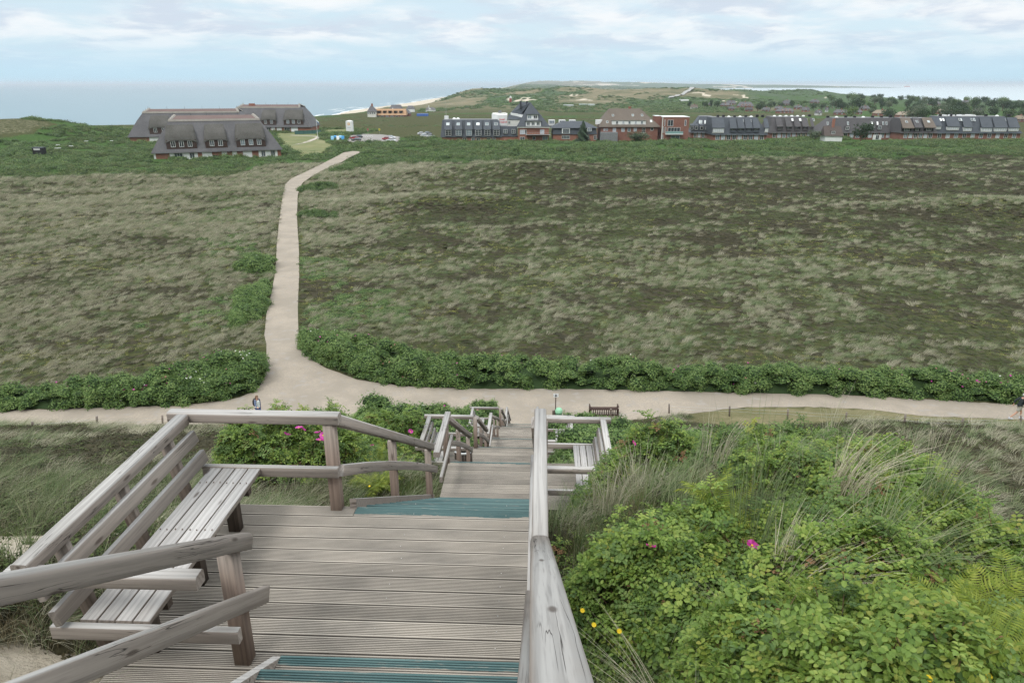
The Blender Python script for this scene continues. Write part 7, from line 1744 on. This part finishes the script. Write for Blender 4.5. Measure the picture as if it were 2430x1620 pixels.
# hut and white garden furniture in the scrub at the left
x, y = cpos(91, 371.5); B = Bld('hut', (x-1.7, y, Tz(x, y)), 0, 'low dark hut with a strip of white windows in the scrub at far left', 'hut'); B.box('wall', 0, 3.4, 0, 2.4, 0, 2.9, BLACK)
for k in range(6): B.window(.75+.38*k, -.04, 2.15, .3, .55, 1)
B.box('roof', -.2, 3.6, -.2, 2.6, 2.9, 3.05, SLATE)
for (u, v, w, lb) in ((140, 354.5, 1.2, 'white table top in the scrub, nearest the dark hut'), (171, 357, 1.3, 'white table top in the scrub, right of the first'), (207, 344.5, 1.4, 'white table top in the scrub halfway to the houses'), (267, 343.5, 1.1, 'small white table top in the scrub just left of the houses'), (140, 362.5, 2.0, 'long pale bench top in the scrub below the white table')):
    x, y = cpos(u, v+2.5); o = empty('garden_table', (x, y, Tz(x, y)), .3, lb, 'table', 'white garden tables in the scrub'); zz = 2.0; m = MB(); m.box((0, 0, zz), (w, .9, .10)); m.obj('table_top', WHITE, o)
    for s in (-1, 1): m = MB(); m.box((s*w*.38, 0, zz/2), (.05, .05, zz-.1)); m.obj('leg', M_STEM, o)
# ================================================================== things and people on the lower path
def skin_mesh(name, pts, edges, mat, parent, sub=2, root=0):
    """pts: [(x, y, z, r)]; one continuous skinned surface"""
    me = bpy.data.meshes.new(name); me.from_pydata([p[:3] for p in pts], edges, []); o = bpy.data.objects.new(name, me); COL.objects.link(o)
    if parent: o.parent = parent
    bm = bmesh.new(); bm.from_mesh(me); ly = bm.verts.layers.skin.verify()
    for i, v in enumerate(bm.verts):
        r = pts[i][3]; v[ly].radius = r if isinstance(r, tuple) else (r, r); v[ly].use_root = (i == root)
    bm.to_mesh(me); bm.free(); s = o.modifiers.new('skin', 'SKIN'); s.use_smooth_shade = True; s.branch_smoothing = 0.4; q = o.modifiers.new('sub', 'SUBSURF'); q.levels = sub; q.render_levels = sub
    me.materials.append(mat); return o
SKIN = flat('skin', (0.50, 0.30, 0.22), .6, var=.06)
def person(loc, rz, label, h, pose, cloth):
    o = empty('person', loc, rz, label, 'person'); s = h/1.75
    def P(x, y, z, r): return (x*s, y*s, z*s, (r[0]*s, r[1]*s) if isinstance(r, tuple) else r*s)
    # faces +x ; y is the side
    hip, kn, an, kn2, an2 = pose['hip'], pose['kl'], pose['al'], pose['kr'], pose['ar']
    el, ha, el2, ha2 = pose['el'], pose['hl'], pose['er'], pose['hr']; lean = pose.get('lean', 0)
    pelvis = (0, 0, .93); chest = (lean*.6, 0, 1.28); neck = (lean*.9, 0, 1.47); head = (lean+.02, 0, 1.60)
    pts = [P(*pelvis, (.13, .155)), P(lean*.3, 0, 1.10, (.115, .14)), P(*chest, (.125, .165)), P(*neck, .055), P(head[0], 0, 1.565, (.075, .068)), P(head[0]+.01, 0, 1.66, (.092, .078)), P(head[0], 0, 1.72, (.06, .055))]
    ed = [(0, 1), (1, 2), (2, 3), (3, 4), (4, 5), (5, 6)]
    def limb(start, parent, seq):
        k = parent
        for q in seq: pts.append(P(*q)); ed.append((k, len(pts)-1)); k = len(pts)-1
        return k
    hl = limb(None, 0, [(0, .10, .86, .085), (*kn, .060), (*an, .042), (an[0]+.05, an[1], an[2]-.05, .040), (an[0]+.17, an[1], an[2]-.055, .030)])
    hr = limb(None, 0, [(0, -.10, .86, .085), (*kn2, .060), (*an2, .042), (an2[0]+.05, an2[1], an2[2]-.05, .040), (an2[0]+.17, an2[1], an2[2]-.055, .030)])
    for sg, e_, h_ in ((1, el, ha), (-1, el2, ha2)):
        k = limb(None, 2, [(lean*.75, .17*sg, 1.40, .056), (*e_, .042), (*h_, .026)]); e, w = Vector(e_), Vector(h_); d = (w-e).normalized(); sd = d.cross(Vector((0, 0, 1))).normalized() if abs(d.z) < .95 else Vector((1, 0, 0))
        pts.append(P(*(w+d*.06), (.036, .020))); ed.append((k, len(pts)-1)); k = len(pts)-1
        for f in range(4): t = w+d*(.125+.012*(1.5-abs(f-1.5)))+sd*(f-1.5)*.019; pts.append(P(*(w+d*.09+sd*(f-1.5)*.017), .010)); ed.append((k, len(pts)-1)); pts.append(P(*(t+Vector((0, 0, -.01))), .008)); ed.append((len(pts)-2, len(pts)-1))
        pts.append(P(*(w+d*.07+sd*.05), .010)); ed.append((k, len(pts)-1))
    skin_mesh('body', pts, ed, SKIN, o, 2)
    # face: nose, eyes, mouth, ears
    m = MB(); hx = head[0]; m.cyl((hx+.085, 0, 1.64), (hx+.115, 0, 1.61), .008, .014, 6)
    for sg in (-1, 1): m.lathe([(0, -.02), (.012, -.01), (.014, .01), (0, .025)], (hx, sg*.082, 1.62), 6)
    m.v = [tuple(q*s for q in v) for v in m.v]; m.obj('nose_and_ears', SKIN, o)
    m = MB(); [m.box((hx+.090, sg*.032, 1.645), (.01, .02, .010)) for sg in (-1, 1)]; m.box((hx+.088, 0, 1.575), (.01, .045, .008)); m.v = [tuple(q*s for q in v) for v in m.v]; m.obj('eyes_and_mouth', flat('dark_eye', (.05, .02, .02), .5), o)
    # hair
    vs = []; n = 14; fs = []
    for j in range(6):
        t = math.pi*.52*j/5
        for i in range(n):
            a = 2*math.pi*i/n; rr = .100*math.sin(t)*(1.0 if math.cos(a) > .3 and j > 3 else 1.06); vs.append(((hx-.012+math.cos(a)*rr-(.01 if j > 3 else 0))*s, math.sin(a)*rr*.90*s, (1.655+.095*math.cos(t)-(.05 if math.cos(a) < 0 and j > 3 else -.015 if j > 3 else 0))*s))
    for j in range(5): fs += [(j*n+i, j*n+(i+1) % n, (j+1)*n+(i+1) % n, (j+1)*n+i) for i in range(n)]
    mesh_obj('hair', vs, fs, cloth['hair'], o, True)
    if cloth.get('bun'): m = MB(); m.lathe([(0, -.13), (.05, -.07), (.045, .0), (0, .05)], ((hx-.12)*s, 0, 1.60*s), 8); m.obj('ponytail', cloth['hair'], o, True)
    def grow(name, P0, E0, mat, sub=2): return skin_mesh(name, [P(*q) for q in P0], E0, mat, o, sub)
    L_ = .012
    if cloth['legs'] == 'trousers':
        grow('trousers', [(*pelvis[:2], .97, (.142, .168)), (0, .10, .86, .10), (*kn, .078), (an[0], an[1], an[2]+.03, .062), (0, -.10, .86, .10), (*kn2, .078), (an2[0], an2[1], an2[2]+.03, .062)], [(0, 1), (1, 2), (2, 3), (0, 4), (4, 5), (5, 6)], cloth['leg_mat'])
    else:
        f = .92; k1 = tuple(.15*a+.85*b for a, b in zip((0, .10, .86), kn)); k2 = tuple(.15*a+.85*b for a, b in zip((0, -.10, .86), kn2)); grow('shorts', [(*pelvis[:2], .97, (.145, .170)), (0, .10, .86, .108), (k1[0], k1[1], k1[2]-.02, .098), (0, -.10, .86, .108), (k2[0], k2[1], k2[2]-.02, .098)], [(0, 1), (1, 2), (0, 3), (3, 4)], cloth['leg_mat'])
    grow(cloth['top_name'], [(0, 0, .84, (.150, .175)), (0, 0, .96, (.152, .178)), (lean*.3, 0, 1.10, (.135, .165)), (*chest, (.148, .185)), (lean*.85, 0, 1.43, (.098, .12)), (lean*.9, 0, 1.52, (.066, .066))], [(0, 1), (1, 2), (2, 3), (3, 4)], cloth['top'])
    for sg, e_, h_ in ((1, el, ha), (-1, el2, ha2)): grow('sleeve', [(lean*.8, .10*sg, 1.42, .085), (lean*.75, .165*sg, 1.40, .080), (*e_, .062), tuple(list(Vector(e_)*.06+Vector(h_)*.94))+(.044,)], [(0, 1), (1, 2), (2, 3)], cloth['sleeve'])
    for a_ in (an, an2): m = MB(); m.hexa([((a_[0]-.07)*s, (a_[1]-.045)*s, (a_[2]-.095)*s), ((a_[0]+.21)*s, (a_[1]-.05)*s, (a_[2]-.095)*s), ((a_[0]+.21)*s, (a_[1]+.05)*s, (a_[2]-.095)*s), ((a_[0]-.07)*s, (a_[1]+.045)*s, (a_[2]-.095)*s)], [((a_[0]-.06)*s, (a_[1]-.04)*s, (a_[2]+.03)*s), ((a_[0]+.12)*s, (a_[1]-.035)*s, (a_[2]-.02)*s), ((a_[0]+.12)*s, (a_[1]+.035)*s, (a_[2]-.02)*s), ((a_[0]-.06)*s, (a_[1]+.04)*s, (a_[2]+.03)*s)]); m.obj('shoe', cloth['shoe'], o)
    return o, s
px_ = at(614, 985, 39.5); zf = Tz(px_.x, 39.5)+.03
o, s = person((px_.x, 39.5, zf), R(-28), 'person in a white vest with blue-grey sleeves, jeans and a black backpack on the path', 1.66,
    dict(hip=0, kl=(.10, .11, .50), al=(.16, .11, .10), kr=(.02, -.11, .48), ar=(-.20, -.11, .12), el=(-.05, .25, 1.15), hl=(-.02, .25, .90), er=(.16, -.30, 1.18), hr=(.36, -.34, 1.12), lean=.03),
    dict(hair=flat('brown_hair', (.16, .10, .06), .8), bun=True, legs='trousers', leg_mat=flat('blue_jeans', (.06, .09, .22), .9), top=flat('white_vest', (.72, .78, .76), .8, var=.04), top_name='vest', sleeve=flat('blue_grey_sleeve', (.11, .14, .22), .9), shoe=flat('dark_shoe', (.05, .05, .06), .7)))
m = MB(); m.lathe([(0, -.26), (.10, -.25), (.15, -.12), (.145, .08), (.08, .22), (0, .24)], (0, 0, 0), 12); m.v = [(v[0]*.75-.20, v[1]*1.0, v[2]+1.17) for v in m.v]; b = m.obj('backpack', BLACK, o, True)
m = MB()
for sg in (-1, 1): m.cyl((-.12, sg*.11, 1.40), (.14, sg*.11, 1.34), .018, n=6)
m.obj('strap', flat('grey_strap', (.2, .2, .22), .8), o)
px_ = at(2412, 993, 39.6); zf = Tz(px_.x, 39.6)+.03
person((px_.x, 39.6, zf), R(-12), 'person with grey hair in a dark jacket and pale shorts walking at the right edge', 1.76,
    dict(hip=0, kl=(.20, .11, .52), al=(.24, .11, .14), kr=(-.12, -.11, .50), ar=(-.42, -.11, .14), el=(-.20, .24, 1.14), hl=(-.24, .22, .92), er=(.16, -.24, 1.14), hr=(.32, -.22, .93), lean=.10),
    dict(hair=flat('grey_hair', (.42, .42, .42), .8), legs='shorts', leg_mat=flat('pale_shorts', (.36, .35, .31), .9), top=flat('dark_jacket', (.022, .030, .034), .8), top_name='jacket', sleeve=flat('dark_jacket_sleeve', (.022, .030, .034), .8), shoe=flat('white_trainer', (.62, .64, .70), .6)))

# sign by the stair foot
def gpos(u, v): p = gp(u, v, 30, 60, 60); return p
yS = 39.4; p = at(1318, 986, yS); z0 = Tz(p.x, yS); o = empty('sign_post', (p.x, yS, z0), 0, 'small white sign with a dark pictogram on a thin post at the stair foot', 'sign')
top = at(1319, 933, yS).z-z0; bot = at(1319, 941.3, yS).z-z0; m = MB(); m.cyl((0, .02, -.1), (0, .02, top), .030, n=8); m.obj('post', flat('rusty_post', (.075, .05, .045), .7), o)
m = MB(); m.box((0, -.03, (top+bot)/2), (.32, .015, top-bot)); pl_o = m.obj('plate', WHITE, o); m = MB()
m.cyl((0, -.039, (top+bot)/2-.02), (0, -.042, (top+bot)/2-.02), .055, n=14); m.box((0, -.0405, (top+bot)/2+.055), (.05, .004, .05)); m.cyl((-.05, -.039, (top+bot)/2-.05), (-.05, -.042, (top+bot)/2-.05), .022, n=8); m.cyl((.05, -.039, (top+bot)/2-.05), (.05, -.042, (top+bot)/2-.05), .022, n=8)
m.obj('pictogram', flat('dark_pictogram', (.06, .06, .07), .6), pl_o)
# green litter bin with domed lid
p = at(1325, 987, yS); z0 = Tz(p.x, yS); o = empty('waste_bin', (p.x+.02, yS, z0), 0, 'green plastic waste bin with a lighter domed lid', 'waste bin'); G1 = flat('green_plastic', (.12, .27, .16), .5); G2 = flat('light_green_plastic', (.28, .55, .36), .45)
tz = at(1325, 968, yS).z-z0; r_ = .225; zl = tz*.72
m = MB(); m.lathe([(0, .12), (r_*.86, .12), (r_*.93, zl)], n=20); m.obj('bin_body', G1, o, True); m = MB(); m.lathe([(r_*1.04, zl-.02), (r_*1.04, zl+.05), (r_*.98, tz-.12), (r_*.7, tz-.02), (0, tz)], n=20); m.obj('lid', G2, o, True); m = MB(); m.box((0, -r_*.9, zl*.62), (.13, .05, .22)); m.obj('latch_plate', BLACK, o); m = MB(); m.cyl((.0, .1, -.1), (0, .1, .5), .04, n=8); m.obj('post', RAILM, o)
p = at(1313, 987, yS-.05); z0 = Tz(p.x, yS); o = base_empty('wooden_bollard', (p.x, yS, z0), 'short grey timber bollard beside the green bin', 'bollard'); m = MB(); m.cyl((p.x, yS, z0-.1), (p.x+.02, yS, at(1313, 973, yS).z), .085, .08, 12); part('bollard_post', o, m, W_BACK)
# park bench seen from behind
yB = 40.0; pa = at(1399, 985, yB); pb = at(1468, 985, yB); z0 = Tz((pa.x+pb.x)/2, yB); W_ = pb.x-pa.x; bt = at(1430, 969.5, yB).z-z0
o = base_empty('park_bench', ((pa.x+pb.x)/2, yB, z0), 'dark brown slatted park bench by the path, seen from behind', 'bench'); BW = wood('dark_bench_wood', (.075, .05, .042), (.05, .03, .026), wear=.1)
def bb(name, c, d): m = MB(); m.box((o.location.x+c[0], o.location.y+c[1], z0+c[2]), d); return part(name, o, m, BW)
bb('top_rail', (0, 0, bt-.04), (W_, .05, .08)); bb('lower_rail', (0, 0, bt-.42), (W_, .05, .07)); [bb('back_slat', (-W_/2+.09+(W_-.18)*k/12, 0, bt-.235), (.055, .022, .30)) for k in range(13)]
for k in range(4): bb('seat_slat', (0, .10+.11*k, .44), (W_, .09, .03))
for sx in (-1, 1):
    for yy_ in (0, .46): bb('leg', (sx*(W_/2-.03), yy_, (bt if yy_ == 0 else .62)/2-.02), (.06, .06, (bt if yy_ == 0 else .62)))
    bb('armrest', (sx*(W_/2-.03), .24, .64), (.07, .50, .04))
p = at(1449, 985, yB-.35); o2 = base_empty('wooden_post', (p.x, yB-.35, z0), 'pale timber post in front of the dark park bench', 'post'); m = MB(); m.cyl((p.x, yB-.35, z0-.1), (p.x, yB-.35, at(1449, 970, yB-.35).z), .065, .06, 10); part('post_shaft', o2, m, W_BACK)
# low fences along the path
def fence(label, pts, bot_extra=.0):
    q = gpos(pts[0][0], pts[0][2]); o = base_empty('post_and_wire_fence', tuple(q), label, 'fence'); tops = []
    for (u, vt, vb, le) in pts:
        g = gpos(u, vb); g.z = Tz(g.x, g.y); d = ray(u, vt); t = d*(g.y/d.y); beam('post', g-Vector((0, 0, .25)), Vector((t.x+le, g.y, t.z)), .085, .085, W_BACK, o, .02); tops.append(Vector((t.x, g.y, t.z)))
    for dz in (.12, .32):
        m = MB()
        for a, b in zip(tops[:-1], tops[1:]):
            mid = (a+b)/2-Vector((0, 0, dz+.06)); m.cyl(a-Vector((0, .06, dz)), mid, .004, n=3, cap=False); m.cyl(mid, b-Vector((0, .06, dz)), .004, n=3, cap=False)
        part('wire', o, m, RAILM)
fence('low post and wire fence along the grass strip right of the stairs', [(1588, 958, 980, 0), (1731, 963, 987, .02), (1869, 970, 995, .03), (2007, 978, 1003, .05), (2146, 983, 1009, .06), (2284, 992, 1014, .03), (2424, 985, 1014, -.02)])
fence('low post and wire fence at the dune foot left of the stairs', [(79, 1000, 1022, -.05), (229.5, 987, 1012, 0), (385, 985, 1005, 0), (540, 988, 1008, 0)])
# ---- sea air
mb = MB(); mb.box((0, 9000, -18), (44000, 22000, 80)); hz_o = mb.obj('haze', None)
hm = bpy.data.materials.new('haze'); hm.use_nodes = True; hn = hm.node_tree.nodes; hn.clear(); ho = hn.new('ShaderNodeOutputMaterial'); pv = hn.new('ShaderNodeVolumePrincipled')
pv.inputs['Color'].default_value = (0.82, 0.91, 1.0, 1); pv.inputs['Density'].default_value = 0.000075; pv.inputs['Anisotropy'].default_value = 0.1
hm.node_tree.links.new(pv.outputs[0], ho.inputs['Volume']); hm.cycles.volume_sampling = 'DISTANCE'; hz_o.data.materials.append(hm); hz_o['kind'] = 'stuff'
